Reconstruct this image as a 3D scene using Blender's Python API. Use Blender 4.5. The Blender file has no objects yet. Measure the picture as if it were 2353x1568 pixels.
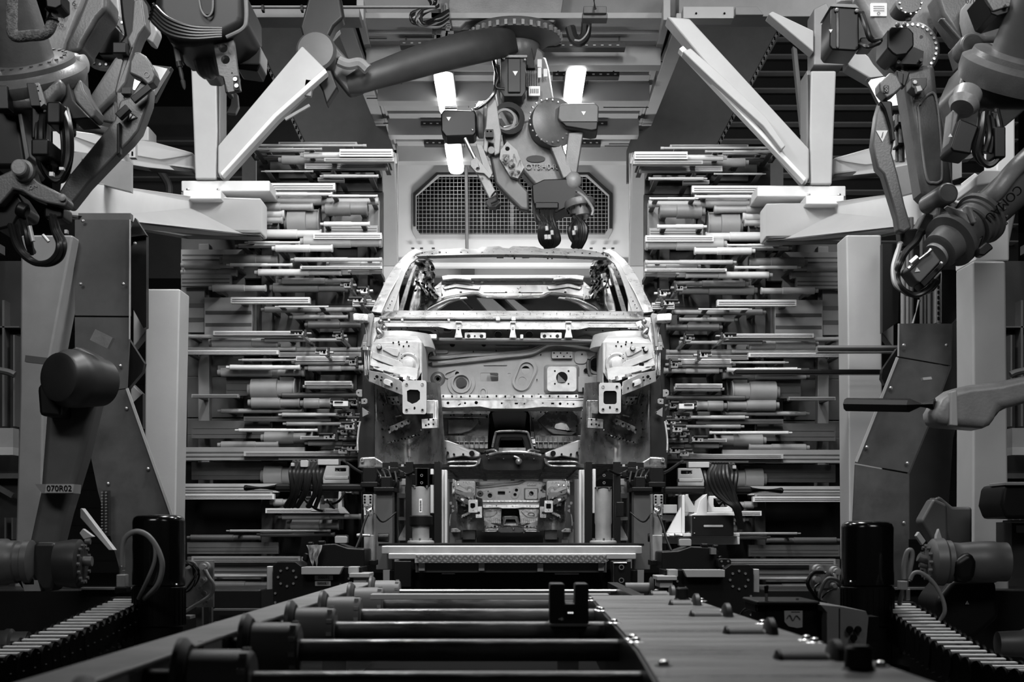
import bpy, bmesh, math, random
from mathutils import Vector, Matrix
from mathutils.geometry import tessellate_polygon
C = bpy.context.scene.collection
SC = bpy.context.scene
R = math.radians
random.seed(7)
# ------------------------------------------------------------------ camera
F, CX, CY, H = 3268.0, 1180.0, 1225.0, 0.95      # focal length in px, vanishing point, camera height
cd = bpy.data.cameras.new('camera'); cam = bpy.data.objects.new('camera', cd); C.objects.link(cam)
cam.location = (0, 0, H); cam.rotation_euler = (R(90), 0, 0)
cd.sensor_width = 36; cd.lens = F/2353*36
cd.shift_x = (1176.5-CX)/2353; cd.shift_y = (CY-784)/2353
cd.clip_start = 0.05; cd.clip_end = 200
cd.dof.use_dof = True; cd.dof.focus_distance = 7.9; cd.dof.aperture_fstop = 7.0
SC.camera = cam
# ------------------------------------------------------------------ world, exposure, lights
w = bpy.data.worlds.new('hall'); SC.world = w; w.use_nodes = True
w.node_tree.nodes['Background'].inputs[0].default_value = (1, 1, 1, 1)
w.node_tree.nodes['Background'].inputs[1].default_value = 0.02
SC.view_settings.view_transform = 'Standard'; SC.view_settings.look = 'None'
SC.view_settings.exposure = 0.0; SC.view_settings.gamma = 1.0; SC.view_settings.use_curve_mapping = False

def area(name, loc, aim, sx, sy, watts, spread=160):
    l = bpy.data.lights.new(name, 'AREA'); l.shape = 'RECTANGLE'; l.size = sx; l.size_y = sy; l.energy = watts
    l.spread = R(spread)
    o = bpy.data.objects.new(name, l); C.objects.link(o); o.location = loc
    o.rotation_euler = (Vector(aim)-Vector(loc)).to_track_quat('-Z', 'Y').to_euler()
    return o
# first pair: strip lamps of the cell ceiling, whose rows run on over the conveyor, above the frame
for i, (x, y) in enumerate([(-.8, 6.3), (.8, 6.3)]):
    area('cell_area_light', (x, y, H+3.9), (x*.8, y+1.6, 0), .3, 1.2, 95)
area('cell_area_light', (-.9, 2.8, H+4.2), (-.6, 8.0, 1.6), .4, 1.2, 15, 55)  # unseen light added to brighten the car front, narrow spread
area('cell_area_light', (.9, 2.8, H+4.2), (.6, 8.0, 1.6), .4, 1.2, 15, 55)  # its twin, likewise added for the car front
for s in (-1, 1):
    area('front_fill_light', (s*2.4, .8, H+3.6), (s*1.9, 9.0, 1.9), 2.0, 1.0, 30, 90)  # added soft front fill on the gates and frames, no lamp there
area('cell_area_light', (0, 10.0, H+3.3), (0, 10.2, 0), 1.2, .3, 60)
area('cell_area_light', (-3.0, 7.2, H+4.6), (-2.2, 9.4, 1.6), .4, 1.2, 50)
area('cell_area_light', (3.0, 7.2, H+4.6), (2.2, 9.4, 1.6), .4, 1.2, 50)
area('cell_area_light', (0, 12.0, H+.8), (0, 13.4, H+3.0), 1.5, .3, 75)  # added upward light to brighten the end bulkhead, no lamp there
area('cell_area_light', (0, 17.2, H+2.4), (0, 19.2, 1.2), 1.8, .5, 38)
area('cell_area_light', (-1.9, 15.0, H+2.2), (-1.6, 18.5, 1.0), .6, 1, 18)
area('cell_area_light', (1.9, 15.0, H+2.2), (1.6, 18.5, 1.0), .6, 1, 18)

# ------------------------------------------------------------------ materials (all neutral greys: a black and white picture)
def mat(name, g, rough=.5, metal=0.0, var=.12, scale=6.0, bump=0.0, bscale=40.0, emit=None, stretch=(1, 1, 1), var2=0.0, spec=.5):
    m = bpy.data.materials.new(name); m.use_nodes = True
    nt = m.node_tree; b = nt.nodes['Principled BSDF']
    b.inputs['Roughness'].default_value = rough; b.inputs['Metallic'].default_value = metal
    b.inputs['Specular IOR Level'].default_value = spec
    if emit:
        b.inputs['Base Color'].default_value = (1, 1, 1, 1)
        b.inputs['Emission Color'].default_value = (1, 1, 1, 1); b.inputs['Emission Strength'].default_value = emit
        return m
    tc = nt.nodes.new('ShaderNodeTexCoord'); mp = nt.nodes.new('ShaderNodeMapping')
    nt.links.new(tc.outputs['Object'], mp.inputs[0]); mp.inputs['Scale'].default_value = stretch
    n = nt.nodes.new('ShaderNodeTexNoise'); n.inputs['Scale'].default_value = scale; n.inputs['Detail'].default_value = 6
    n.inputs['Roughness'].default_value = .65
    nt.links.new(mp.outputs[0], n.inputs['Vector'])
    r = nt.nodes.new('ShaderNodeMapRange'); r.inputs['From Min'].default_value = .3; r.inputs['From Max'].default_value = .7
    r.inputs['To Min'].default_value = g*(1-var); r.inputs['To Max'].default_value = g*(1+var)
    nt.links.new(n.outputs['Fac'], r.inputs['Value']); nt.links.new(r.outputs[0], b.inputs['Base Color'])
    if var2:
        r2 = nt.nodes.new('ShaderNodeMapRange'); r2.inputs['From Min'].default_value = .35; r2.inputs['From Max'].default_value = .65
        r2.inputs['To Min'].default_value = max(.05, rough-var2); r2.inputs['To Max'].default_value = min(1, rough+var2)
        nt.links.new(n.outputs['Fac'], r2.inputs['Value']); nt.links.new(r2.outputs[0], b.inputs['Roughness'])
    if bump:
        n2 = nt.nodes.new('ShaderNodeTexNoise'); n2.inputs['Scale'].default_value = bscale; n2.inputs['Detail'].default_value = 3
        nt.links.new(mp.outputs[0], n2.inputs['Vector'])
        bp = nt.nodes.new('ShaderNodeBump'); bp.inputs['Strength'].default_value = bump; bp.inputs['Distance'].default_value = .01
        nt.links.new(n2.outputs['Fac'], bp.inputs['Height']); nt.links.new(bp.outputs[0], b.inputs['Normal'])
    return m
WHITE = mat('white_paint', .57, .45, var=.05, scale=3)
LIGHT = mat('light_paint', .33, .45, var=.07, scale=3)
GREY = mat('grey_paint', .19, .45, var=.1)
ROBOT = mat('robot_paint', .085, .36, var=.22, scale=9, bump=.08, bscale=120)
ROBOTL = mat('robot_paint_light', .19, .4, var=.18, scale=8, bump=.1, bscale=90)
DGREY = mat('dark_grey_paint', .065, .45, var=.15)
SHIELD = mat('shield_sheet', .06, .5, metal=.3, var=.35, scale=5, var2=.1)
DARK = mat('dark_paint', .018, .42, var=.2, spec=.3)
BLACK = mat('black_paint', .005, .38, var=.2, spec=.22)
GLOSS = mat('gloss_black_paint', .004, .16, var=.1, spec=.5)
RUBBER = mat('black_hose', .009, .35, var=.2, spec=.3)
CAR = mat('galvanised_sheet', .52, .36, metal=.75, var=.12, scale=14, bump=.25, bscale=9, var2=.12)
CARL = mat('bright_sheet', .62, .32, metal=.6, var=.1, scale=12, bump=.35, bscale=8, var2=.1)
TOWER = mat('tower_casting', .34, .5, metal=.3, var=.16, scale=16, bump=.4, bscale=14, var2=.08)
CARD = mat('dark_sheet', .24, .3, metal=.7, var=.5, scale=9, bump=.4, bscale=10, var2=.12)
CARK = mat('black_primer', .012, .25, var=.4, scale=8)
FIRE = mat('firewall_sheet', .21, .42, metal=.7, var=.1, scale=10, bump=.15, bscale=6)
STEEL = mat('steel', .5, .32, metal=.9, var=.15, scale=20)
ALU = mat('aluminium', .42, .38, metal=.5, var=.12, scale=15)
ROLLER = mat('roller_tube', .17, .42, metal=.5, var=.75, scale=5, stretch=(.6, 2.5, 2.5), var2=.2, bump=.12)
WHEEL = mat('roller_sleeve', .19, .5, var=.1)
TRACKP = mat('deck_sheet', .33, .34, metal=.45, var=.22, scale=4, stretch=(.5, 3, 3), var2=.08)
RAILM = mat('worn_rail', .3, .45, metal=.2, var=.25, scale=6)
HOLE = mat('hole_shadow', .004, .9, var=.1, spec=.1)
BOLT = mat('bolt_zinc', .7, .25, metal=.9, var=.1)
LAMP = mat('lamp_diffuser', 1, emit=6)
GLOW = mat('window_daylight', 1, emit=1.1)
GLOWP = mat('lamp_panel', 1, emit=1.3)
LABEL = mat('label_plate', .75, .5, var=.04)
CABLE = mat('grey_cable', .22, .4, var=.1)
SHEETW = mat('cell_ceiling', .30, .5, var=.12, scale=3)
HALL = mat('hall_cladding', .035, .6, var=.2, scale=2)
FLOOR = mat('concrete', .05, .5, var=.3, scale=2, var2=.1)

# ------------------------------------------------------------------ coordinates
def P(x, y, d):                      # a picture position at real distance d -> metres
    return Vector(((x-CX)/F*d, d, H+(CY-y)/F*d))
MX = [1]
def Q(x, y, d):                      # the same, mirrored for the right-hand twin of a thing when MX is -1
    p = P(x, y, d)
    return Vector((p.x*MX[0], p.y, p.z))
def K(x, y, d):                      # positions measured in the enlarged view of the car body
    return P(x/2.8+800, y/2.8+540, d)
def circ(x, y, r, n=20, ry=None): return [(x+r*math.cos(2*math.pi*i/n), y+(ry or r)*math.sin(2*math.pi*i/n)) for i in range(n)]
def rr(x0, y0, x1, y1, r, n=4):
    o = []
    for cx, cy, a0 in ((x1-r, y1-r, 0), (x0+r, y1-r, 90), (x0+r, y0+r, 180), (x1-r, y0+r, 270)):
        for i in range(n+1):
            a = R(a0+90*i/n); o.append((cx+r*math.cos(a), cy+r*math.sin(a)))
    return o
def rect(x0, y0, x1, y1): return [(x0, y0), (x1, y0), (x1, y1), (x0, y1)]
def capsule(x0, y0, x1, y1, r0, r1=None, n=8):
    r1 = r1 or r0; a = math.atan2(y1-y0, x1-x0); o = []
    for i in range(n+1):
        t = a-math.pi/2+math.pi*i/n; o.append((x1+r1*math.cos(t), y1+r1*math.sin(t)))
    for i in range(n+1):
        t = a+math.pi/2+math.pi*i/n; o.append((x0+r0*math.cos(t), y0+r0*math.sin(t)))
    return o
def frame_axes(a):
    a = Vector(a).normalized(); u = Vector((0, 0, 1)) if abs(a.z) < .9 else Vector((1, 0, 0))
    s = a.cross(u).normalized(); return a, s, s.cross(a).normalized()

class M:                             # collects shapes that become ONE mesh object
    def __init__(s, fn=P): s.v = []; s.f = []; s.m = []; s.mi = 0; s.fn = fn
    def face(s, idx): s.f.append(idx); s.m.append(s.mi)
    def add(s, vs, fs):
        b = len(s.v); s.v += [Vector(v) for v in vs]
        for f in fs: s.face([b+i for i in f])
        return s
    def loft(s, rings, caps=True, closed=True):
        n = len(rings[0]); vs = [p for r in rings for p in r]; fs = []
        for k in range(len(rings)-1):
            for i in range(n if closed else n-1):
                j = (i+1) % n; fs.append((k*n+i, k*n+j, (k+1)*n+j, (k+1)*n+i))
        if caps: fs += [tuple(range(n-1, -1, -1)), tuple(range((len(rings)-1)*n, len(rings)*n))]
        return s.add(vs, fs)
    def poly3(s, pts, vec, holes=()):    # flat outline (3D points) pushed along vec, with real holes
        vec = Vector(vec); loops = [[Vector(p) for p in pts]]+[[Vector(p) for p in h] for h in holes]
        if not holes:
            return s.loft([loops[0], [p+vec for p in loops[0]]])
        flat = [p for l in loops for p in l]; n = len(flat)
        tri = tessellate_polygon(loops); fs = []
        for t in tri: fs += [tuple(t), tuple(i+n for i in reversed(t))]
        o = 0
        for l in loops:
            for i in range(len(l)): j = (i+1) % len(l); fs.append((o+i, o+j, o+j+n, o+i+n))
            o += len(l)
        return s.add(flat+[p+vec for p in flat], fs)
    def pr(s, pts, d, t, holes=(), fn=None):      # outline in picture units standing at distance d, t thick
        fn = fn or s.fn
        return s.poly3([fn(x, y, d) for x, y in pts], (0, t, 0), [[fn(x, y, d) for x, y in h] for h in holes])
    def pr3(s, pts, t, holes=(), fn=None):        # the same with a distance per corner
        fn = fn or s.fn
        return s.poly3([fn(*p) for p in pts], (0, t, 0), holes)
    def bx(s, x0, y0, x1, y1, d, t): return s.pr(rect(x0, y0, x1, y1), d, t)
    def box(s, c, sz, rot=None):
        c = Vector(c); x, y, z = (q/2 for q in sz); m = rot or Matrix.Identity(3)
        p = lambda a, b, e: c+m@Vector((a*x, b*y, e*z))
        return s.loft([[p(-1, -1, k), p(1, -1, k), p(1, 1, k), p(-1, 1, k)] for k in (-1, 1)])
    def beam(s, a, b, w, h=None):
        a, b = Vector(a), Vector(b); h = h or w; ax, u, v = frame_axes(b-a)
        r = [u*w/2+v*h/2, -u*w/2+v*h/2, -u*w/2-v*h/2, u*w/2-v*h/2]
        return s.loft([[a+q for q in r], [b+q for q in r]])
    def cyl(s, a, b, r, r2=None, n=20):
        a, b = Vector(a), Vector(b); ax, u, v = frame_axes(b-a); r2 = r if r2 is None else r2
        cs = [(math.cos(2*math.pi*i/n), math.sin(2*math.pi*i/n)) for i in range(n)]
        return s.loft([[a+(u*c+v*q)*r for c, q in cs], [b+(u*c+v*q)*r2 for c, q in cs]])
    def lathe(s, a, ax, prof, n=24, caps=True):   # prof: (distance along axis, radius)
        a = Vector(a); ax, u, v = frame_axes(ax)
        cs = [(math.cos(2*math.pi*i/n), math.sin(2*math.pi*i/n)) for i in range(n)]
        return s.loft([[a+ax*t+(u*c+v*q)*max(r, .0005) for c, q in cs] for t, r in prof], caps=caps)
    def ring(s, a, ax, ro, ri, t, n=28):
        a = Vector(a); ax, u, v = frame_axes(ax)
        o = [u*math.cos(2*math.pi*i/n)+v*math.sin(2*math.pi*i/n) for i in range(n)]
        return s.poly3([a+q*ro for q in o], ax*t, [[a+q*ri for q in o]])
    def bolts(s, a, ax, rad, n, r=.008, h=.01, start=0):
        a = Vector(a); ax, u, v = frame_axes(ax)
        for i in range(n):
            t = start+2*math.pi*i/n; c = a+(u*math.cos(t)+v*math.sin(t))*rad; s.cyl(c, c+ax*h, r, n=6)
        return s
    def bolt(s, p, ax, r=.008, h=.008): return s.cyl(p, Vector(p)+Vector(ax).normalized()*h, r, n=6)
    def tube(s, pts, r, n=8, sm=6):
        pts = [Vector(p) for p in pts]
        if sm > 1 and len(pts) > 2:
            e = [pts[0]*2-pts[1]]+pts+[pts[-1]*2-pts[-2]]; o = []
            for i in range(1, len(e)-2):
                a, b, c, d = e[i-1:i+3]
                for k in range(sm):
                    t = k/sm
                    o.append(.5*((2*b)+(c-a)*t+(2*a-5*b+4*c-d)*t*t+(-a+3*b-3*c+d)*t**3))
            o.append(pts[-1]); pts = o
        rings = []; prev = None
        for i, p in enumerate(pts):
            ax = (pts[min(i+1, len(pts)-1)]-pts[max(i-1, 0)]).normalized()
            if prev is None: _, u, v = frame_axes(ax)
            else:
                u = (prev-ax*prev.dot(ax)).normalized(); v = ax.cross(u)
            prev = u
            rings.append([p+(u*math.cos(2*math.pi*k/n)+v*math.sin(2*math.pi*k/n))*r for k in range(n)])
        return s.loft(rings)
    def ball(s, c, r, n=16, sy=1, sz=1):
        c = Vector(c); rings = []
        for i in range(1, n//2):
            a = math.pi*i/(n//2); rings.append([c+Vector((math.sin(a)*math.cos(2*math.pi*k/n)*r, math.sin(a)*math.sin(2*math.pi*k/n)*r*sy, math.cos(a)*r*sz)) for k in range(n)])
        return s.loft(rings)
    def grid(s, fn, nu, nv, t=.004):      # a formed sheet: fn(u,v) -> point, with thickness t away from the camera
        a = [[Vector(fn(i/nu, j/nv)) for i in range(nu+1)] for j in range(nv+1)]; n = nu+1; vs = [p for r in a for p in r]; N = len(vs)
        fs = []
        for j in range(nv):
            for i in range(nu):
                q = (j*n+i, j*n+i+1, (j+1)*n+i+1, (j+1)*n+i); fs += [q, tuple(k+N for k in reversed(q))]
        edge = [i for i in range(n)]+[j*n+nu for j in range(1, nv+1)]+[nv*n+i for i in range(nu-1, -1, -1)]+[j*n for j in range(nv-1, 0, -1)]
        for k in range(len(edge)):
            e, g = edge[k], edge[(k+1) % len(edge)]; fs.append((e, g, g+N, e+N))
        return s.add(vs+[p+Vector((0, t, 0)) for p in vs], fs)
    def ribbon(s, rows, t=.01):           # rows: (xl, yl, xr, yr, d) in picture units
        A = [s.fn(r[0], r[1], r[4]) for r in rows]; B = [s.fn(r[2], r[3], r[5] if len(r) > 5 else r[4]) for r in rows]
        T = Vector((0, t, 0)); return s.loft([[a, b, b+T, a+T] for a, b in zip(A, B)])
    def text(s, txt, size, loc, rot, depth=.002):
        cu = bpy.data.curves.new('t', 'FONT'); cu.body = txt; cu.size = size; cu.extrude = depth; cu.align_x = 'CENTER'; cu.align_y = 'CENTER'
        o = bpy.data.objects.new('t', cu); me = bpy.data.meshes.new_from_object(o)
        mt = Matrix.Translation(Vector(loc))@rot.to_4x4()
        s.add([mt@v.co for v in me.vertices], [tuple(p.vertices) for p in me.polygons])
        bpy.data.objects.remove(o); bpy.data.curves.remove(cu); bpy.data.meshes.remove(me); return s

def build(name, m, mats, base=(0, 0, 0), bev=0.0, smooth=35):
    me = bpy.data.meshes.new(name); b = Vector(base)
    me.from_pydata([v-b for v in m.v], [], m.f)
    for q in (mats if isinstance(mats, (list, tuple)) else [mats]): me.materials.append(q)
    me.polygons.foreach_set('material_index', m.m)
    bm = bmesh.new(); bm.from_mesh(me); bmesh.ops.recalc_face_normals(bm, faces=bm.faces); bm.to_mesh(me); bm.free()
    if smooth:
        me.shade_smooth(); me.set_sharp_from_angle(angle=R(smooth))
    o = bpy.data.objects.new(name, me); C.objects.link(o)
    if bev:
        k = o.modifiers.new('edge', 'BEVEL'); k.width = bev; k.segments = 2; k.limit_method = 'ANGLE'; k.angle_limit = R(40); k.harden_normals = True
    return o
def thing(name, label, cat, base, group=None):
    o = bpy.data.objects.new(name, None); C.objects.link(o); o.location = base; o.empty_display_size = .1
    o['label'] = label; o['category'] = cat
    if group: o['group'] = group
    return o
# parts of which the photo shows several, each to be a mesh of its own
EACH = set("""toe_board rack_bar brace_flange floor_rib_panel cut_gusset dark_rib side_link head_screw motor_screw plate_nut eye_bolt node_bolt
flange_bolt ring_bolt bolt end_bolt cap_screw knob round_plug pressed_ring status_light support_leg leg stand header_clip underbody_bracket mullion rib
cowl_bracket harness_bracket cross_beam type_label bright_ferrule hose_coupling cable_clamp cable stay black_backing pipe edge_trim cooling_fin
rear_post second_strut hose_manifold head_block bright_fitting clamp_link push_fitting pale_plate black_hose dark_strap beam_box wire cowl_screw switch_screw gusset panel rear_panel
cable_gland bracket_plate pivot_cap pale_casting side_hose side_arm motor_neck pipe dark_panel strut panel_joint plug foot_block pale_block upper_web warning_sign door_post floor_box sensor_cable parcel_support rocker_plate""".split())
def pieces(m):
    par = list(range(len(m.v)))
    def find(a):
        while par[a] != a: par[a] = par[par[a]]; a = par[a]
        return a
    for f in m.f:
        r = find(f[0])
        for k in f[1:]: par[find(k)] = r
    gr = {}
    for f, mi in zip(m.f, m.m): gr.setdefault(find(f[0]), []).append((f, mi))
    if len(gr) < 2: return [m]
    out = []
    for fs in gr.values():
        n = M(m.fn); mp = {}
        for f, mi in fs:
            for k in f:
                if k not in mp: mp[k] = len(n.v); n.v.append(m.v[k])
            n.f.append(tuple(mp[k] for k in f)); n.m.append(mi)
        out.append(n)
    return out
def part(T, name, m, mats, bev=0.0, smooth=35, label=None, under=None):
    for q in (pieces(m) if name in EACH else [m]):
        o = build(name, q, mats, T.location, bev, smooth); o.parent = under or T
        if label: o['label'] = label
    return o
def sub(T, prt, name, m, mats, bev=0.0, label=None): return part(T, name, m, mats, bev, label=label, under=prt)
def solo(name, m, mats, label, cat, bev=0.0, group=None, base=None):
    lo = base or Vector((sum(v.x for v in m.v)/len(m.v), sum(v.y for v in m.v)/len(m.v), min(v.z for v in m.v)))
    o = build(name, m, mats, lo, bev); o.location = lo; o['label'] = label; o['category'] = cat
    if group: o['group'] = group
    return o
def struct(name, m, mats, bev=0.0):
    o = build(name, m, mats, (0, 0, 0), bev); o['kind'] = 'structure'; return o
def copy_tree(o, parent=None):
    c = o.copy(); C.objects.link(c)
    if parent: c.parent = parent
    for ch in list(o.children): copy_tree(ch, c)
    return c
ZF = Vector((0, -1, 0))
# ================================================================== the car body
def build_car():
    T = thing('car_body', 'x', 'car body',
              (K(1057, 0, 8)[0], 9.3, K(0, 1500, 8.0)[2]), 'car bodies on the line')
    def side(s): return (lambda x, y, d: K(x if s > 0 else 2114-x, y, d))
    # ---- roof header
    m = M(K)
    top = [(440, 118), (470, 112), (560, 95), (660, 90), (740, 84), (768, 92), (835, 92), (860, 78), (970, 72), (1000, 83), (1035, 85), (1060, 72), (1200, 76), (1250, 90), (1290, 90), (1330, 84), (1500, 92), (1600, 108), (1674, 130)]
    n = len(top)
    bot = [(440+i*(1240)/(n-1), 140-15*math.sin(math.pi*i/(n-1))+i*.5) for i in range(n)]
    rows = [K(x, y, 9.42) for x, y in top], [K(a[0], (a[1]+b[1])/2, 9.30) for a, b in zip(top, bot)], [K(b[0], b[1]-4, 9.24) for b in bot], [K(b[0], b[1]+6, 9.27) for b in bot]
    rows = [list(r) for r in rows]
    back = [[p+Vector((0, .02, -.006)) for p in r] for r in rows]
    m.loft([[a[i] for a in rows]+[b[i] for b in reversed(back)] for i in range(n)])
    m.mi = 1
    for i in range(26):
        x = 490+i*46; m.bx(x, 112+6*math.sin(x), x+5+4*(i % 3), 116+6*math.sin(x), 9.285, .01)
    part(T, 'roof_header', m, [CARL, HOLE])
    m = M(K)
    for x in (955, 1120): m.pr(rect(x, 128, x+45, 145), 9.30, .03); m.pr(rect(x+8, 131, x+37, 141), 9.295, .01)
    for x in (1070, 1285, 1312): m.pr(circ(x, 148, 6, 8), 9.30, .02)
    part(T, 'header_clip', m, CARK)
    # ---- pillars, side frames
    for s in (1, -1):
        f = side(s)
        m = M(f)
        m.ribbon([(148, 492, 214, 500, 8.35), (170, 440, 240, 440, 8.45), (205, 370, 272, 370, 8.6), (240, 290, 318, 290, 8.78), (285, 215, 360, 215, 8.95), (335, 155, 395, 165, 9.12), (390, 108, 440, 120, 9.25), (430, 88, 480, 108, 9.32), (475, 118, 490, 124, 9.36)], .05)
        o = part(T, 'windscreen_pillar', m, CARL, .006)
        m = M(f)
        m.ribbon([(236, 492, 286, 492, 8.33), (262, 430, 308, 430, 8.45), (300, 330, 336, 330, 8.66), (335, 245, 368, 245, 8.86), (372, 180, 402, 185, 9.04), (418, 130, 450, 145, 9.2)], .03)
        m.mi = 1
        for i in range(14):
            t = i/13; x = 255+t*170; y = 470-t*330+38*math.sin(math.pi*t)*.3; m.pr(circ(x, y, 3.5, 6), 8.31+t*.86, .02)
        sub(T, o, 'weld_flange', m, [ALU, HOLE], .003)
        m = M(f); m.pr(circ(200, 400, 9, 8), 8.45, .02); m.pr(circ(175, 445, 7, 8), 8.36, .02); m.pr(capsule(205, 392, 190, 428, 6), 8.42, .01)
        sub(T, o, 'pillar_clip', m, CARD)
        m = M(f)        # pillar foot shadow joint
        m.pr([(140, 488), (210, 502), (215, 530), (160, 522), (150, 505)], 8.4, .05)
        sub(T, o, 'pillar_foot', m, CARK)
        # roof rail running back, with the front of the door aperture
        m = M(f)
        m.ribbon([(320, 492, 350, 492, 8.9), (340, 420, 372, 420, 9.1), (372, 320, 400, 320, 9.4), (400, 240, 424, 240, 9.6), (425, 190, 445, 195, 9.8)], .04)
        m.loft([[f(430, 90, 9.32), f(470, 105, 9.32), f(470, 135, 9.32), f(425, 130, 9.32)], [f(520, 150, 11.0), f(548, 155, 11.0), f(548, 172, 11.0), f(515, 170, 11.0)]])
        part(T, 'roof_rail', m, CAR, .006)
        m = M(f)
        m.ribbon([(388, 492, 440, 492, 9.9), (398, 440, 462, 440, 9.95), (420, 360, 470, 370, 10.0), (440, 300, 480, 310, 10.0), (452, 240, 492, 250, 10.05)], .08)
        m.ribbon([(410, 330, 438, 330, 10.1), (424, 280, 446, 285, 10.1), (436, 235, 452, 240, 10.15)], .03)
        part(T, 'centre_pillar', m, CAR, .01)
        # crumpled inner quarter, shiny pressed metal
        rnd = random.Random(3+s)
        jit = {}
        def fn(u, v):
            xl = 398+v*95+14*math.sin(v*9); xr = 532+v*55+16*math.sin(v*7); x = xl+(xr-xl)*u; y = 155+v*250+10*u
            k = (round(u*9), round(v*14)); jit.setdefault(k, rnd.uniform(-.06, .06)); return f(x, y, 10.0+u*.25+jit[k])
        m = M(f); m.grid(fn, 9, 14, .01)
        m.mi = 1
        for i in range(16): x = 425+rnd.random()*120; y = 180+rnd.random()*190; m.pr(rect(x, y, x+6+rnd.random()*14, y+5), 9.9, .05)
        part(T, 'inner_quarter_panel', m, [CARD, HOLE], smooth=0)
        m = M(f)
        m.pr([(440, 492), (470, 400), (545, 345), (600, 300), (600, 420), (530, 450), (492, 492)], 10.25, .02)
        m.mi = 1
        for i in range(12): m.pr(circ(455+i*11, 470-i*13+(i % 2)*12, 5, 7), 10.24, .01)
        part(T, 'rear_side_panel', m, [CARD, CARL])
    # ---- parcel shelf and rear bulkhead
    m = M(K); Dp = 10.6
    m.pr([(600, 264), (640, 258), (1470, 258), (1520, 264), (1525, 276), (1480, 282), (640, 282), (598, 276)], Dp-.1, .18)
    for x in (790, 850, 1250, 1312): m.bx(x, 278, x+22, 310, Dp-.02, .05)
    m.pr([(600, 266), (700, 262), (792, 282), (792, 292), (690, 282), (606, 292)], Dp-.14, .06); m.pr([(1320, 282), (1420, 262), (1520, 266), (1514, 292), (1424, 282), (1320, 292)], Dp-.14, .06)
    o = part(T, 'parcel_shelf', m, CARL, .006)
    m = M(K)
    outl = [(555, 360), (600, 322), (690, 305), (780, 318), (850, 322), (1290, 322), (1340, 318), (1420, 305), (1520, 322), (1562, 360), (1580, 400), (1530, 412), (1440, 400), (1300, 382), (1260, 402), (1060, 410), (870, 402), (820, 382), (690, 400), (600, 420), (560, 430)]
    m.pr(outl, Dp, .05, [rect(718, 365, 732, 375), rect(1390, 365, 1404, 375), rect(1010, 366, 1022, 374), rect(1098, 366, 1110, 374), capsule(590, 365, 602, 388, 7), capsule(1530, 365, 1518, 388, 7)])
    m.pr([(690, 312), (780, 326), (850, 330), (840, 350), (770, 345), (690, 335), (620, 350), (610, 338)], Dp-.03, .03)
    m.pr([(1420, 312), (1340, 326), (1280, 330), (1290, 350), (1350, 345), (1420, 335), (1490, 350), (1505, 338)], Dp-.03, .03)
    m.tube([K(600, 412, Dp-.02), K(700, 392, Dp-.02), K(820, 376, Dp-.02), K(880, 396, Dp-.02), K(1060, 402, Dp-.02), K(1240, 396, Dp-.02), K(1300, 376, Dp-.02), K(1430, 392, Dp-.02), K(1530, 408, Dp-.02)], .011)
    m.mi = 1
    for x in (905, 1010, 1106, 1215): m.bx(x-18, 394, x+18, 404, Dp-.03, .02)
    part(T, 'rear_bulkhead', m, [CAR, CARD], .004)
    m = M(K)
    A = [(480, 492), (520, 468), (600, 425), (680, 402), (760, 398)]; B = [(560, 492), (600, 468), (640, 440), (700, 418), (770, 408)]
    for g in (lambda x: x, lambda x: 2118-x):
        m.ribbon([(g(a[0]), a[1], g(b[0]), b[1], Dp-.05) for a, b in zip(A, B)], .05)
        m.tube([K(g(x), y, Dp-.07) for x, y in [(500, 490), (560, 455), (640, 418), (720, 403)]], .01)
    m.pr(rect(480, 488, 1640, 500), Dp, .1)
    part(T, 'rear_arch', m, CARL, .004)
    # ---- cowl
    m = M(K)
    def strip(y0, y1, d0, d1, x0, x1, t=.02, dip=0):
        N = 24
        def fn(u, v):
            x = x0+(x1-x0)*u; e = dip*(1 if 640 < x < 1500 else 0)
            return K(x, y0+(y1-y0)*v+e*v+u*6-8*math.sin(math.pi*u)*0, d0+(d1-d0)*v)
        m.grid(fn, N, 3, t)
    strip(486, 528, 8.62, 8.36, 200, 1930)
    strip(528, 540, 8.36, 8.38, 196, 1932)
    strip(546, 562, 8.42, 8.34, 215, 1910, .02, 8)
    strip(566, 590, 8.33, 8.30, 235, 1895, .02, 14)
    m.mi = 1
    strip(540, 546, 8.46, 8.44, 210, 1920); strip(560, 568, 8.45, 8.45, 225, 1905, .01, 12)
    m.mi = 0
    for x in (955, 1055): m.pr([(x-4, 536), (x, 526), (x+18, 526), (x+22, 536), (x+22, 548), (x-4, 548)], 8.33, .03)
    for x in (255, 340, 640): m.bx(x, 540, x+14, 552, 8.33, .03)
    m.pr([(1850, 562), (1880, 552), (1930, 560), (1925, 600), (1860, 590)], 8.3, .04)
    m.mi = 1
    for i in range(40): m.pr(circ(225+i*43, 503+(i % 2)*10, 2.2, 6), 8.46, .05)
    part(T, 'cowl_panel', m, [CARL, CARK], .002)
    # ---- plenum wall below the cowl
    m = M(K)
    hl = [capsule(625, 606, 655, 606, 15), circ(965, 640, 24), circ(1165, 640, 24), circ(785, 628, 20), circ(1345, 628, 20),
          [(350, 618), (440, 610), (530, 618), (560, 640), (340, 640)]]
    m.pr([(205, 572), (640, 574), (860, 600), (1480, 600), (1900, 606), (1930, 668), (180, 668)], 8.46, .03, hl)
    for x, y in ((965, 640), (1165, 640)): m.ring(K(x, y, 8.45), (0, -1, 0), .034, .028, .006)
    m.ring(K(640, 606, 8.45), (0, -1, 0), .03, .024, .006)
    m.tube([K(300, 652, 8.45), K(420, 600, 8.45), K(560, 604, 8.45), K(585, 660, 8.45)], .005); m.tube([K(1480, 655, 8.45), K(1530, 640, 8.45), K(1570, 655, 8.45)], .004)
    m.mi = 1
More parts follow.
